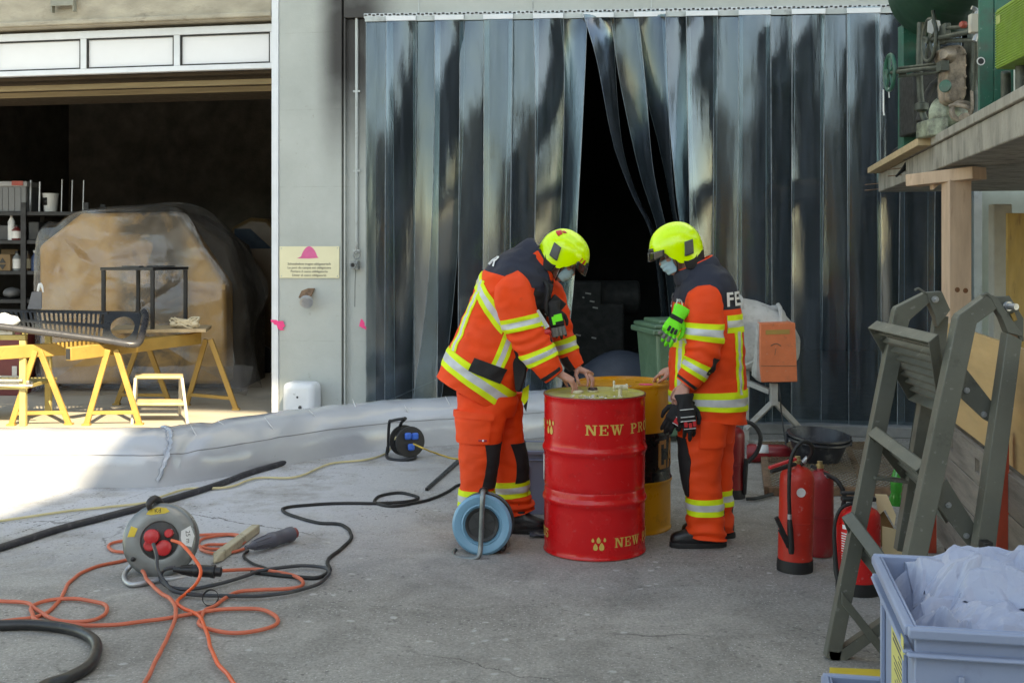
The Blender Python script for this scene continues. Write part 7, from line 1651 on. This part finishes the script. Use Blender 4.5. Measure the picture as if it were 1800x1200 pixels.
# near frame
outline([(1586, 1020), (1683, 560), (1687, 553), (1738, 516)], [(1622, 1020), (1716, 575), (1718, 568), (1752, 543)], DBn, .06, 'stile')
outline([(1738, 516), (1752, 522), (1800, 592)], [(1752, 543), (1762, 560), (1772, 585)], DBn, .05, 'hinge_arm')
outline([(1748, 521), (1775, 520), (1800, 560)], [(1752, 528), (1796, 600), (1800, 600)], DBn + .05, .012, 'hinge_plate')
outline([(1771, 585), (1714, 985)], [(1797, 598), (1748, 985)], DBn, .06, 'rear_leg')
def tread(name, fl, fr, bl, br, nsl, thick=.05):
    """corners: front left, front right, back left, back right as (x, y, D)"""
    FL, FR, BL, BR = [P(*q) for q in (fl, fr, bl, br)]
    n = (FR - FL).cross(BL - FL).normalized()
    if n.z < 0: n = -n
    mb = MB(); d = (FL - BL).normalized()
    mb.slab([FL, FR, FR - (FR - BR).normalized() * .03, FL - (FL - BL).normalized() * .03], n * -.006); mb.slab([FL, FR, FR - n * thick, FL - n * thick], (FL - BL).normalized() * -.006)
    for a, b in ((FL, BL), (FR, BR)): e = (FR - FL).normalized() * (.006 if a is FL else -.006); mb.slab([a, b, b - n * thick, a - n * thick], e)
    mb.slab([BL, BR, BR - n * thick, BL - n * thick], (FL - BL).normalized() * .006)
    tr = mb.build(name, olv, ld, bevel=.0015)
    mb = MB()
    for k in range(1, nsl + 1):
        u = k / (nsl + 1); a, b = FL.lerp(BL, u), FR.lerp(BR, u); a, b = a.lerp(b, .03), b.lerp(a, .03)
        mb.slab([a, b, b - n * .026, a - n * .026], (BL - FL).normalized() * .009)
        m_ = 22
        for j in range(m_): p = a.lerp(b, (j + .5) / m_); mb.box(p + n * .001, (.006, .006, .008))
    mb.build('tread_slats', olv, tr)
    for q in (.3, .62): mb = MB(); mb.lathe([(.013, 0), (.013, .006), (.007, .006), (.007, .012), (0, .012)], FL.lerp(BL, q + .12) - n * .025 - (FR - FL).normalized() * .0005, look(-(FR - FL)), 12); mb.build('bolt', galv, tr)
tread('tread', (1541, 563, DA), (1650, 587, DBn + .05), (1612, 690, DA + .14), (1668, 712, DBn + .2), 8)
tread('tread', (1540, 748, DA - .02), (1628, 812, DBn + .07), (1610, 840, DA + .13), (1680, 905, DBn + .22), 4)
tread('tread', (1498, 898, DA - .03), (1592, 1020, DBn + .06), (1522, 960, DA + .1), (1605, 1062, DBn + .2), 3)
for (x, y, xx, yy) in ((1688, 655, 1752, 745), (1655, 850, 1722, 965)):
    mb = MB(); mb.slab([P(x, y, DBn + .08), P(x + 12, y - 6, DBn + .08), P(xx + 6, yy - 20, DBn + .08), P(xx - 2, yy + 6, DBn + .08), P(xx - 14, yy), P(x - 6, y + 28, DBn + .08)] if False else [P(x, y, DBn + .08), P(x + 10, y - 8, DBn + .08), P(xx + 2, yy - 26, DBn + .08), P(xx - 2, yy + 2, DBn + .08), P(xx - 22, yy - 8, DBn + .08), P(x - 14, y + 30, DBn + .08)], (0, .012, 0)); br_ = mb.build('tread_bracket', olv, ld, bevel=.002)
    for q in (.25, .72): mb = MB(); p = P(x + (xx - x) * q - 5, y + (yy - y) * q + 8, DBn + .078); mb.lathe([(.011, 0), (.011, .006), (.005, .006), (.005, .01), (0, .01)], p, look((0, -1, 0)), 12); mb.build('bolt', galv, br_)
mb = MB(); mb.lathe([(.018, 0), (.018, .012), (.012, .012), (.012, .05), (0, .05)], P(1770, 538, DBn + .045), look((.3, -1, 0)), 16); mb.build('hinge_bolt', galv, ld); mb = MB(); mb.lathe([(.014, 0), (.014, .01), (.007, .01), (.007, .03), (0, .03)], P(1643, 526, DA - .002), look((0, -1, 0)), 14); mb.build('hinge_bolt', galv, ld)
mb = MB(); mb.box(P(1782, 557, DBn + .044), (.018, .006, .032), Matrix.Rotation(R(-20), 3, 'Y')); mb.build('yellow_tag', ylw, ld, bevel=.003)
mb = MB(); mb.tube([P(1608, 510, DA), P(1614, 507, DA), P(1622, 512, DA), P(1628, 516, DA)], .005, 6, sub=3); mb.tube([P(1726, 520, DBn), P(1734, 516, DBn), P(1742, 522, DBn)], .006, 6, sub=3); mb.build('hook', olv, ld)
mb = MB(); mb.box(P(1733, 957, DBn - .02), (.035, .05, .03)); mb.build('rubber_stop', blr, ld, bevel=.004)

# ================================================================== wood sided container with a plywood sheet
ctn = thing('wooden_container', 'weathered plank sided container with orange steel posts on the right', 'container', V((2.6, 5.3, 0)))
cl0, cdir = V((2.372, 6.35, 0)), V((-.188, -.9822, 0)); cn = V((.9822, -.188, 0))
def cw(a, b, z): return cl0 + cdir * a + cn * b + V((0, 0, z))
plk = M('grey_weathered_plank', (.20, .175, .15), .88, var=.35, vs=3.0, bump=.5, bs=20, stretch=(3, .35, 6), dirt=(.09, .075, .06), damt=.45, ds=3)
ply = M('plywood_face', (.50, .33, .155), .6, var=.16, vs=1.6, stretch=(1.5, .6, 5), bump=.05)
for k in range(4):
    z0, z1 = .10 + k * .17, .10 + k * .17 + .164
    mb = MB(); a1 = 2.35
    if k == 3:
        sl = [(0, .36), (.46, 1.0), (1.1, a1)]
        for (p, q) in sl: mb.hexa([cw(p, 0, z0), cw(q, 0, z0), cw(q, .03, z0), cw(p, .03, z0), cw(p, 0, z1), cw(q, 0, z1), cw(q, .03, z1), cw(p, .03, z1)])
        for (p, q) in ((.36, .46), (1.0, 1.1)):
            for za, zb_ in ((z0, z0 + .05), (z1 - .05, z1)): mb.hexa([cw(p, 0, za), cw(q, 0, za), cw(q, .03, za), cw(p, .03, za), cw(p, 0, zb_), cw(q, 0, zb_), cw(q, .03, zb_), cw(p, .03, zb_)])
    else: mb.hexa([cw(0, 0, z0), cw(a1, 0, z0), cw(a1, .03, z0), cw(0, .03, z0), cw(0, 0, z1), cw(a1, 0, z1), cw(a1, .03, z1), cw(0, .03, z1)])
    mb.build('plank', plk, ctn, bevel=.003, weld=True)
for k in range(4):
    z0, z1 = .10 + k * .17, .10 + k * .17 + .164; mb = MB(); mb.hexa([cw(-.03, .04, z0), cw(0, .04, z0), cw(0, 1.1, z0), cw(-.03, 1.1, z0), cw(-.03, .04, z1), cw(0, .04, z1), cw(0, 1.1, z1), cw(-.03, 1.1, z1)]); mb.build('end_plank', plk, ctn, bevel=.003)
mb = MB(); mb.hexa([cw(0, .04, .03), cw(2.3, .04, .03), cw(2.3, 1.1, .03), cw(0, 1.1, .03), cw(0, .04, .09), cw(2.3, .04, .09), cw(2.3, 1.1, .09), cw(0, 1.1, .09)]); mb.build('floor', blackw, ctn)
mb = MB(); mb.hexa([cw(-.01, .031, .79), cw(2.3, .031, .79), cw(2.3, .049, .79), cw(-.01, .049, .79), cw(-.01, .031, 1.3), cw(2.3, .031, 1.3), cw(2.3, .049, 1.3), cw(-.01, .049, 1.3)])
tag(mb.build('plywood_sheet', ply, bevel=.001), 'clean plywood sheet standing on edge in the plank sided container', 'plywood')
ors = M('orange_red_steel', (.42, .055, .025), .5, var=.15, dirt=(.15, .05, .03), damt=.4, ds=9)
for a in (-.07, 1.62):
    mb = MB(); c = cw(a, -.02, .5); mb.box(cw(a, -.02, .47), (.05, .06, .94), basis(cn, -cdir, Z1))
    for z in (.2, .5, .75): mb.lathe([(.012, 0), (.012, .006), (0, .008)], cw(a, -.05, z), look(-cn), 10)
    mb.build('steel_post', ors, ctn, bevel=.004)
# loose broken ply box, bottle and clear cup by the container's foot
bx_ = thing('broken_box', 'broken pale plywood box on the ground behind the folding steps', 'box', GX(1580, 6.35))
pl2 = M('pale_ply', (.52, .40, .23), .75, var=.15, vs=3)
mb = MB(); mb.slab([P(1540, 872, 6.5), P(1561, 873, 6.45), P(1575, 905, 6.3), P(1572, 925, 6.25), P(1556, 895, 6.4), P(1545, 905, 6.5)], (.0, .02, .01)); mb.build('torn_side', pl2, bx_)
mb = MB(); mb.slab([P(1545, 884, 6.55), P(1590, 960, 6.5), P(1590, 985, 6.5), P(1545, 985, 6.55)], (.0, .012, .0)); mb.build('inner_side', M('brown_hardboard', (.20, .11, .04), .8, var=.2), bx_)
mb = MB(); mb.slab([P(1552, 925, 6.35), P(1575, 930, 6.3), P(1600, 975, 6.25), P(1600, 1000, 6.25), P(1552, 990, 6.35)], (.0, .012, .0)); mb.slab([P(1598, 890, 6.4), P(1612, 900, 6.4), P(1600, 960, 6.35), P(1592, 950, 6.35)], (0, .015, 0)); mb.build('front_side', pl2, bx_)
gb = thing('green_bottle', 'crushed green plastic bottle behind the folding steps', 'bottle', GX(1575, 6.8))
mb = MB(); o = P(1574, 888, 6.8); mb.lathe([(.0, 0), (.032, 0), (.036, .01), (.037, .06), (.033, .075), (.037, .09), (.037, .15), (.02, .21), (.013, .225), (.013, .24), (0, .24)], o, look((.05, .0, 1)), 20)
for i in range(len(mb.v)): mb.v[i] += V((1, 0, 0)) * .012 * nz(mb.v[i], 18)
mb.build('body', M('green_bottle_plastic', (.03, .30, .04), .12, var=.2, spec=.7), gb); mb = MB(); mb.lathe([(.016, .24), (.016, .265), (0, .265)], o, look((.05, 0, 1)), 12); mb.build('cap', M('orange_cap', (.65, .22, .02), .4), gb)
mb = MB(); mb.lathe([(.03, 0), (.04, .12), (.038, .12), (.028, .004)], P(1613, 905, 6.3), look((.1, 0, 1)), 20); tag(mb.build('clear_cup', M('cloudy_plastic', (.5, .52, .53), .15)), 'cloudy clear plastic cup between the legs of the folding steps', 'cup')

# ================================================================== concrete platform with the old machine on it
pf = thing('concrete_platform', 'raised stained concrete platform carried by timber props along the doorway', 'platform', fw(6.4, -2, 0))
slabm = M('stained_concrete', (.30, .28, .24), .9, var=.3, vs=3, bump=.6, bs=35, dirt=(.08, .075, .065), damt=.55, ds=3.5, stretch=(2, 2, .8))
pe0, pe1 = V((3.27, 10.2, 0)), V((3.27 - .187 * 8, 2.34, 0))
def pw(a, b, z): return pe0 + cdir * a + cn * b + V((0, 0, z))
mb = MB(); mb.hexa([pw(.12, 0, 2.215), pw(7.2, 0, 2.215), pw(7.2, 3.5, 2.215), pw(.12, 3.5, 2.215), pw(.12, 0, 2.375), pw(7.2, 0, 2.375), pw(7.2, 3.5, 2.375), pw(.12, 3.5, 2.375)]); mb.build('slab', slabm, pf, bevel=.008)
mb = MB(); mb.hexa([pw(1.65, -.02, 2.376), pw(7.2, -.02, 2.376), pw(7.2, .10, 2.376), pw(1.65, .10, 2.376), pw(1.65, -.02, 2.43), pw(7.2, -.02, 2.43), pw(7.2, .10, 2.43), pw(1.65, .10, 2.43)]); mb.build('slab_kerb', slabm, pf, bevel=.006)
mb = MB()
for (a, z) in ((-.03, 2.25), (-.02, 2.30), (1.5, 2.28), (1.52, 2.33)): mb.tube([pw(a, .02, z), pw(a - .01, -.10, z - .01)], .004, 6)
mb.build('reinforcing_bars', rust, pf)
pine = M('rough_pine', (.52, .36, .25), .8, var=.2, vs=3, stretch=(4, 4, .6), dirt=(.22, .11, .06), damt=.35, ds=4, bump=.2, bs=40)
mb = MB(); c = GX(1681, 7.0); mb.box((c.x, 7.0, 1.066), (.135, .135, 2.132)); pp = mb.build('timber_prop', pine, pf, bevel=.005)
mb = MB()
for (z, dx) in ((1.46, -.02), (1.455, .03), (.92, .03)): mb.lathe([(0, 0), (.016, 0), (.014, .001), (0, .001)], V((c.x + dx, 7.0 - .0677, z)), look((0, -1, 0)), 12)
mb.build('knots', M('pine_knot', (.17, .07, .03), .8), pp)
mb = MB(); mb.bar(P(1604, 318, 7.25) , P(1722, 304, 6.85), .14, .075); tbm = mb.build('timber_beam', pine, pf, bevel=.004)
mb = MB(); mb.slab([P(1640, 322, 7.1), P(1659, 318, 7.1), P(1641, 333, 7.1)], (0, .06, 0)); mb.build('wedge', pine, pf)
for (x, D) in ((1790, 6.5), (1850, 8.2)):
    mb = MB(); mb.box((GX(x, D).x + .6, D, 1.107), (.14, .14, 2.214)); mb.build('timber_prop', pine, pf, bevel=.005)
mb = MB(); a = [P(1546, 293, 9.2), P(1687, 233, 7.35)]; mb.bar(pw(.18, -.03, 2.403), pw(2.9, -.03, 2.403), .14, .05); tag(mb.build('plank', wood, bevel=.004), 'pale plank lying along the edge of the concrete platform', 'plank')
mb = MB(); r2 = random.Random(9)
for k in range(6): mb.tube([P(1562 + 4 * k, 284 - 3 * k, 9.0) + V((0, 0, .02 * r2.random())), P(1580 + 5 * k, 272 - k, 8.9) + V((0, 0, .03)), P(1600, 275 + 2 * k, 8.6), P(1597 - 2 * k, 300 + k * 2, 8.5) + V((-.05, 0, 0))], [.02, .035, .025, .008], 8, sub=4)
tag(mb.build('black_rag', BLK), 'black rag hanging over the plank at the end of the platform', 'rag')
# old pump set
grs = M('green_machine_paint', (.018, .125, .085), .45, var=.2, vs=4, dirt=(.05, .06, .05), damt=.8, ds=8, scratch=.35)
tkg = M('dark_green_tank', (.012, .055, .030), .4, var=.25, vs=2, dirt=(.05, .045, .03), damt=.4, ds=3)
grime = M('greasy_iron', (.075, .085, .07), .5, .3, var=.4, vs=10, dirt=(.02, .02, .018), damt=.5, ds=12, bump=.3)
crb = M('cream_casing', (.42, .33, .25), .55, var=.15, vs=5, dirt=(.07, .055, .04), damt=1.15, ds=13); pgr = M('pale_green_casing', (.38, .42, .30), .5, var=.2, vs=5, dirt=(.04, .038, .03), damt=1.15, ds=12)
pm_ = thing('pump_set', 'old green framed pump set with tank and gear casing on the platform', 'pump set', pw(2.8, .5, 2.43))
za = 2.432
mb = MB(); q0, q1 = fpx(1592, 160).x, 0
p = P(1592, 160, 8.45); g1 = V((p.x + .03, 8.45, za)); mb.box((g1.x, g1.y, 2.9), (.10, .02, .95)); mb.box((g1.x - .045, g1.y + .06, 2.9), (.012, .1, .95)); mb.build('frame_post', grs, pm_, bevel=.002)
mb = MB(); mb.box((g1.x + .11, g1.y + .12, 2.9), (.09, .02, .95)); mb.build('frame_post', pgr, pm_, bevel=.002)
p = P(1733, 100, 6.0); g2 = V((p.x, 6.0, 0)); mb = MB(); mb.box((g2.x, 6.0, 2.85), (.075, .02, .95)); mb.box((g2.x + .045, 6.05, 2.85), (.014, .1, .95)); mb.build('frame_post', grs, pm_, bevel=.002)
mb = MB(); mb.bar(V((g2.x + .09, 6.0, 3.2)), V((g2.x + .09, 6.0, 2.43)), .1, .03); mb.build('frame_post', grs, pm_, bevel=.002)
mb = MB(); mb.hexa([pw(1.2, .02, 2.431), pw(3.5, .02, 2.431), pw(3.5, .9, 2.431), pw(1.2, .9, 2.431), pw(1.2, .02, 2.452), pw(3.5, .02, 2.452), pw(3.5, .9, 2.452), pw(1.2, .9, 2.452)]); mb.build('base_plate', grs, pm_, bevel=.003)
tc0 = P(1650, -20, 7.6); mb = MB(); ax = V((.25, -.9, 0)).normalized(); rT = .36
o = P(1650, -18, 8.3); mb.lathe([(0, -.14), (.2, -.12), (.3, -.07), (rT, .0), (rT, 2.4), (.2, 2.5)], o, look(-cdir * -1), 48); mb.build('tank', tkg, pm_)
Dm = 7.05
mb = MB(); mb.slab([P(x, y, Dm) for x, y in ((1652, 88), (1668, 80), (1690, 78), (1700, 88), (1700, 165), (1695, 178), (1678, 182), (1666, 176), (1663, 150), (1666, 120))], (.0, .16, 0)); gc = mb.build('gear_casing', crb, pm_, bevel=.018, seg=3)
mb = MB(); mb.lathe([(.055, 0), (.03, .045), (.03, .06), (0, .06)], P(1668, 97, Dm), look((-.8, -.6, 0)), 20); mb.build('casing_hub', crb, gc); mb = MB(); mb.lathe([(.0, .0), (.034, .0), (.04, .012), (.036, .02), (0, .02)], P(1663, 152, Dm - .003), look((-.7, -.7, 0)), 20); mb.build('green_cap', grs, gc)
mb = MB()
for k in range(9): x, y = [(1672, 86), (1688, 83), (1697, 95), (1697, 115), (1697, 135), (1697, 155), (1690, 172), (1676, 176), (1669, 165)][k]; mb.lathe([(.008, 0), (.008, .006), (0, .007)], P(x, y, Dm - .001), look((0, -1, 0)), 8)
mb.build('casing_bolts', crb, gc)
mb = MB(); q = P(1655, 185, 8.3); mb.box(q, (.52, .3, .44)); mb.box(q + V((.05, .1, .3)), (.3, .3, .24)); mb.tube([P(1615, 215, 8.0), P(1640, 150, 8.0), P(1690, 130, 7.9)], .03, 8, sub=4); mb.build('dark_backing', M('black_backing', (.018, .018, .017), .6, var=.5, vs=12, bump=.5), pm_, bevel=.02)  # added dark boxes and pipe that blacken the gap behind the frame
mb = MB(); mb.box(P(1707, 130, Dm + .05), (.05, .12, .42)); mb.build('motor_mount', grime, pm_, bevel=.006)
mb = MB(); ax = V((.5, -.85, 0)).normalized(); mb.lathe([(0, -.02), (.10, -.02), (.125, .0), (.125, .12), (.09, .16), (.04, .17), (0, .17)], P(1655, 205, 7.35), look(ax), 36); mb.slab([P(1629, 240, 7.2), P(1668, 236, 7.1), P(1668, 205, 7.1), P(1630, 210, 7.2)], (.0, .2, 0)); mb.build('pump_casing', pgr, pm_, bevel=.01)
mb = MB(); torus(mb, P(1690, 196, 7.0), .055, .018, look((-.3, -1, .1)), 24, 8); mb.tube([P(1668, 188, 7.02), P(1680, 185, 7.0), P(1702, 190, 6.95), P(1712, 205, 6.95)], .014, 8, sub=4); mb.tube([P(1708, 160, 6.95), P(1709, 190, 6.92), P(1704, 214, 6.95)], .009, 8, sub=4); mb.lathe([(.03, 0), (.03, .03), (0, .03)], P(1694, 208, 6.95), look((0, -1, 0)), 14); mb.build('pipework', crb, pm_)
mb = MB(); mb.tube([P(1618, 40, 7.7), P(1616, 120, 7.7), P(1622, 200, 7.7), P(1640, 225, 7.6)], .022, 10, sub=4); mb.tube([P(1640, 20, 7.5), P(1646, 60, 7.4), P(1652, 150, 7.3), P(1648, 200, 7.3)], .013, 8, sub=4); mb.tube([P(1700, 90, 7.2), P(1712, 150, 7.0), P(1716, 215, 6.9)], .02, 10, sub=4); mb.tube([P(1713, 20, 6.8), P(1716, 90, 6.8), P(1712, 160, 6.9)], .012, 8, sub=4); mb.lathe([(.03, 0), (.045, .01), (.045, .05), (.03, .06)], P(1620, 196, 7.68), I3, 16); mb.build('oily_pipes', grime, pm_)
def wheel(c, Rw, ax, mat=grime):
    mb = MB(); Mx = look(ax); torus(mb, c, Rw, .014, Mx, 32, 8)
    for k in range(5): a = 2 * PI * k / 5 + .3; mb.tube([c, c + Mx @ V((Rw * math.cos(a), Rw * math.sin(a), 0))], .009, 6)
    mb.lathe([(0, -.02), (.022, -.02), (.022, .02), (0, .02)], c, Mx, 14); return mb.build('handwheel', mat, pm_)
wheel(P(1634, 71, 7.2), .132, V((-.985, .05, 0))); wheel(P(1564, 128, 7.9), .122, V((-.985, .05, 0)), grs)
mb = MB(); mb.tube([P(1565, 128, 7.9), P(1652, 118, 7.1)], .014, 10); mb.tube([P(1580, 120, 7.85), P(1650, 112, 7.15)], .009, 8); mb.tube([P(1580, 135, 7.85), P(1650, 127, 7.15)], .009, 8); mb.box(P(1657, 117, 7.05), (.05, .08, .06)); mb.lathe([(.03, 0), (.03, .05), (0, .05)], P(1580, 126, 7.85), look((.9, -.4, 0)), 14); mb.build('valve_spindle', grime, pm_)
mb = MB(); mb.tube([P(1637, 70, 7.2), P(1705, 56, 6.6)], .016, 10); mb.tube([P(1655, 50, 7.1), P(1702, 47, 6.7)], .012, 8); mb.tube([P(1655, 72, 7.1), P(1712, 71, 6.6)], .014, 8); mb.box(P(1661, 60, 7.05), (.035, .1, .12)); mb.build('valve_spindle', grime, pm_, bevel=.004)
mb = MB(); mb.box(P(1713, 42, 6.3), (.055, .05, .105)); sb_ = mb.build('switch_box', M('cream_switch', (.50, .47, .40), .5, var=.06), pm_, bevel=.006); mb = MB(); mb.lathe([(.02, 0), (.02, .02), (.014, .03), (0, .03)], P(1696, 44, 6.27), look((-.9, -.4, 0)), 14); mb.build('switch_knob', M('dull_red', (.35, .06, .04)), sb_); mb = MB(); mb.tube([P(1716, 26, 6.3), P(1717, 18, 6.3), P(1708, 14, 6.3)], .012, 8, sub=3); mb.lathe([(.014, -.03), (.014, .03)], P(1716, 64, 6.3), look((.4, 0, 1)), 12); mb.build('cable_gland', galv, sb_)
mb = MB(); mb.slab([P(1631, 38, 7.12), P(1638, 34, 7.12), P(1652, 37, 7.12), P(1654, 48, 7.12), P(1646, 62, 7.12), P(1630, 57, 7.12)], (0, .003, 0)); tag(mb.build('paper_tag', wp, smooth=0), 'white paper tag hanging from the upper handwheel', 'tag')
mb = MB(); mb.lathe([(0, 0), (.022, 0), (.022, .002), (0, .002)], P(1724, 108, 5.985), look((0, -1, 0)), 16); mb.lathe([(0, 0), (.016, 0), (.016, .003), (0, .003)], P(1724, 108, 5.985), look((0, -1, 0)), 14, mi=1); mb.build('number_badge', [wst, blk], pm_)
rb = M('yellow_green_guard', (.20, .33, .045), .5, var=.12, dirt=(.09, .12, .03), damt=.4)
gd_ = MB(); ga0, ga1 = P(1751, 122, 5.6), P(1840, 78, 4.9)
mb = MB(); hgt = .29; mb.slab([ga0, ga1, ga1 + V((0, 0, hgt)), ga0 + V((0, 0, hgt))], (.16, .03, 0)); rp = mb.build('ribbed_guard', rb, pm_, bevel=.004)
mb = MB(); d = (ga1 - ga0); nn = V((-d.y, d.x, 0)).normalized(); nn = nn if nn.x < 0 else -nn
for k in range(22): z = .012 + k * .0125; mb.bar(ga0 + V((0, 0, z)) + nn * .002, ga1 + V((0, 0, z)) + nn * .002, .007, .006)
mb.build('ribs', rb, rp)
mb = MB(); mb.slab([ga0 + d * .03 + V((0, 0, .215)) + nn * .006, ga0 + d * .12 + V((0, 0, .215)) + nn * .006, ga0 + d * .12 + V((0, 0, .255)) + nn * .006, ga0 + d * .03 + V((0, 0, .255)) + nn * .006], nn * .001); mb.build('plate', M('yellowish_plate', (.35, .40, .12), .5), rp)
mb = MB(); mb.box(pw(4.6, .5, 2.6), (.5, .6, .3)); mb.lathe([(0, 0), (.07, 0), (.07, .03), (.03, .035), (.03, .06), (.05, .065), (0, .07)], P(1787, 195, 5.6), I3, 20); mb.tube([P(1768, 125, 5.7), P(1768, 195, 5.75)], .025, 10); mb.tube([P(1796, 110, 5.5), P(1796, 200, 5.5)], .03, 10); mb.build('motor_block', grime, pm_, bevel=.01)
mb = MB(); mb.tube([P(1553, 158, 7.9), P(1553, 195, 7.9), P(1554, 203, 7.9)], .005, 6); mb.tube([P(1562, 155, 7.9), P(1563, 172, 7.9)], .004, 6); mb.build('hanging_cord', wp, pm_)
# pieces by the wall under the platform
mb = MB(); mb.box((GX(1758, 9.9).x, 9.9, 1.05), (.16, .12, 2.1)); tag(mb.build('concrete_post', M('pale_concrete', (.38, .36, .31), .85, var=.12, bump=.3), bevel=.01), 'pale concrete post at the wall under the platform', 'post')
mb = MB(); mb.box((GX(1800, 9.2).x, 9.2, 1.0), (.30, .03, 2.0), rotz(R(8))); tag(mb.build('timber_board', M('yellow_shutter_board', (.42, .27, .08), .7, var=.15, stretch=(3, 3, .6), dirt=(.16, .08, .03), damt=.4), bevel=.003), 'yellow brown shuttering board leaning at the wall on the right', 'board')
mb = MB(); mb.box((GX(1779, 9.0).x, 9.0, .62), (.10, .03, 1.24), rotz(R(8))); tag(mb.build('timber_board', M('brown_board', (.17, .10, .06), .8, var=.2)), 'short dark brown board before the yellow brown shuttering board', 'board')

# ================================================================== crates in the near corner
bcr = M('blue_grey_crate', (.25, .305, .43), .42, var=.06, vs=2, dirt=(.20, .23, .33), damt=.35, ds=6, scratch=.12)
zc = .905; Mz = rotz(R(-10.8))
near = P(1597, 1102, 2.42); o = near + V((0, 0, 0)); cen = Mz @ V((.30, .30, 0)); cxy = V((near.x, near.y, 0)) + cen
Hc = .32; sx_, sy_ = .6, .6
c1 = thing('storage_crate', 'blue grey storage crate filled with crumpled sheeting in the near corner', 'crate', V((cxy.x, cxy.y, near.z - Hc)))
WC = crate(c1, V((cxy.x, cxy.y, near.z - Hc)), sx_, sy_, Hc, Mz, bcr, .006)
mb = MB(); x = -sx_ / 2 + .0145; mb.slab([WC(x, -.16, .05), WC(x, .06, .05), WC(x, .06, .215), WC(x, -.16, .215)], Mz @ V((-.0012, 0, 0))); lb_ = mb.build('paper_label', M('yellow_paper_label', (.58, .54, .18), .7, var=.05), c1, smooth=0)
mb = MB(); r2 = random.Random(2)
for k in range(11):
    z = .198 - k * .0125; y0 = -.145; y1 = y0 + r2.uniform(.08, .18); hh2 = .006 if k < 2 else .003
    mb.slab([WC(x - .0014, y0, z), WC(x - .0014, y1, z), WC(x - .0014, y1, z + hh2), WC(x - .0014, y0, z + hh2)], Mz @ V((-.0006, 0, 0)))
mb.build('printed_lines', inkg, lb_, smooth=0)
mb = MB(); mb.slab([WC(-sx_ / 2 - .007, -sy_ / 2 + .02, Hc - .078), WC(-sx_ / 2 - .007, -sy_ / 2 + .055, Hc - .078), WC(-sx_ / 2 - .007, -sy_ / 2 + .055, Hc - .03), WC(-sx_ / 2 - .007, -sy_ / 2 + .02, Hc - .03)], Mz @ V((-.001, 0, 0))); mb.build('small_label', M('yellow_paper_label', (.58, .54, .18)), c1, smooth=0)
# crumpled sheeting
FC = Facets(21, [(26, .085), (70, .05), (240, .022), (900, .008)])
def crumple(u, v):
    x, y = -.268 + .545 * u, -.245 + .525 * v
    e = min(u * 7, (1 - u) * 7, v * 4 + .05, (1 - v) * 6 + .3, 1)
    z = Hc - .035 + .8 * FC.h(u, v) + .035 * math.sin(PI * min(1, u)) * (.2 + .8 * v) - (1 - max(0, min(1, e))) * .10 - .24 * max(0, min(1, (.36 - u) * 4)) * max(0, min(1, (.34 - v) * 4))
    x += .3 * (FC.h(v * .9 + .05, u) + .02); y += .3 * FC.h(u * .8 + .1, 1 - v)
    return WC(max(-.272, min(.272, x)), max(-.268, min(.272, y)), z)
mb = MB(); mb.grid(crumple, 130, 130)
FC2 = Facets(33, [(22, .06), (80, .035), (300, .014), (900, .005)])
def flap(u, v):
    a = v + .10 * math.sin(u * 9) + .06 * FC2.h(u, .3) * 6
    x, y = -.20 + .47 * u, -.02 + .29 * a
    z = Hc + .004 + .75 * FC2.h(u, v) + .03 * math.sin(PI * u) - .05 * max(0, .22 - v) / .22 - .06 * max(0, .15 - u) / .15
    return WC(max(-.27, min(.272, x)), max(-.268, min(.272, y)), z)
mb.grid(flap, 110, 80)
shm = M('pale_lilac_sheeting', (.34, .37, .47), .38, var=.05, vs=3, bump=.12, bs=120)
tag(mb.build('crumpled_sheeting', shm, smooth=0, solid=.0012), 'crumpled pale lilac sheeting stuffed into the blue grey crate', 'sheeting')
mb = MB(); c = WC(-.20, -.20, .13); mb.ball(c, (.06, .05, .05)); 
for i in range(len(mb.v)): mb.v[i] += (mb.v[i] - c) * .3 * nz(mb.v[i], 30)
tag(mb.build('red_packet', M('dull_red', (.35, .06, .04))), 'dull red packet at the bottom corner of the blue grey crate', 'packet')
zl = near.z - Hc - .002
c2 = thing('storage_crate', 'lower blue grey crate carrying the filled one', 'crate', V((cxy.x - .04, cxy.y + .10, 0)))
cc2 = V((cxy.x - .03, cxy.y + .0, 0)); crate(c2, V((cc2.x, cc2.y, zl - .32)), .8, .60, .32, Mz, bcr, .006)
mb = MB(); mb.box((cc2.x, cc2.y, (zl - .33) / 2), (.78, .6, zl - .33), Mz); tag(mb.build('wooden_pallet_box', plk, bevel=.01), 'low weathered wooden box under the two blue grey crates', 'box')
mb = MB(); mb.slab([G(1458, 1172, .07), G(1560, 1176, .07), G(1562, 1192, .07), G(1466, 1188, .07)], (0, 0, -.066)); tag(mb.build('yellow_block', M('worn_yellow_paint', (.58, .42, .04), .6, var=.15, dirt=(.4, .38, .33), damt=.5, ds=8)), 'worn yellow painted block on the ground by the steps foot', 'block')
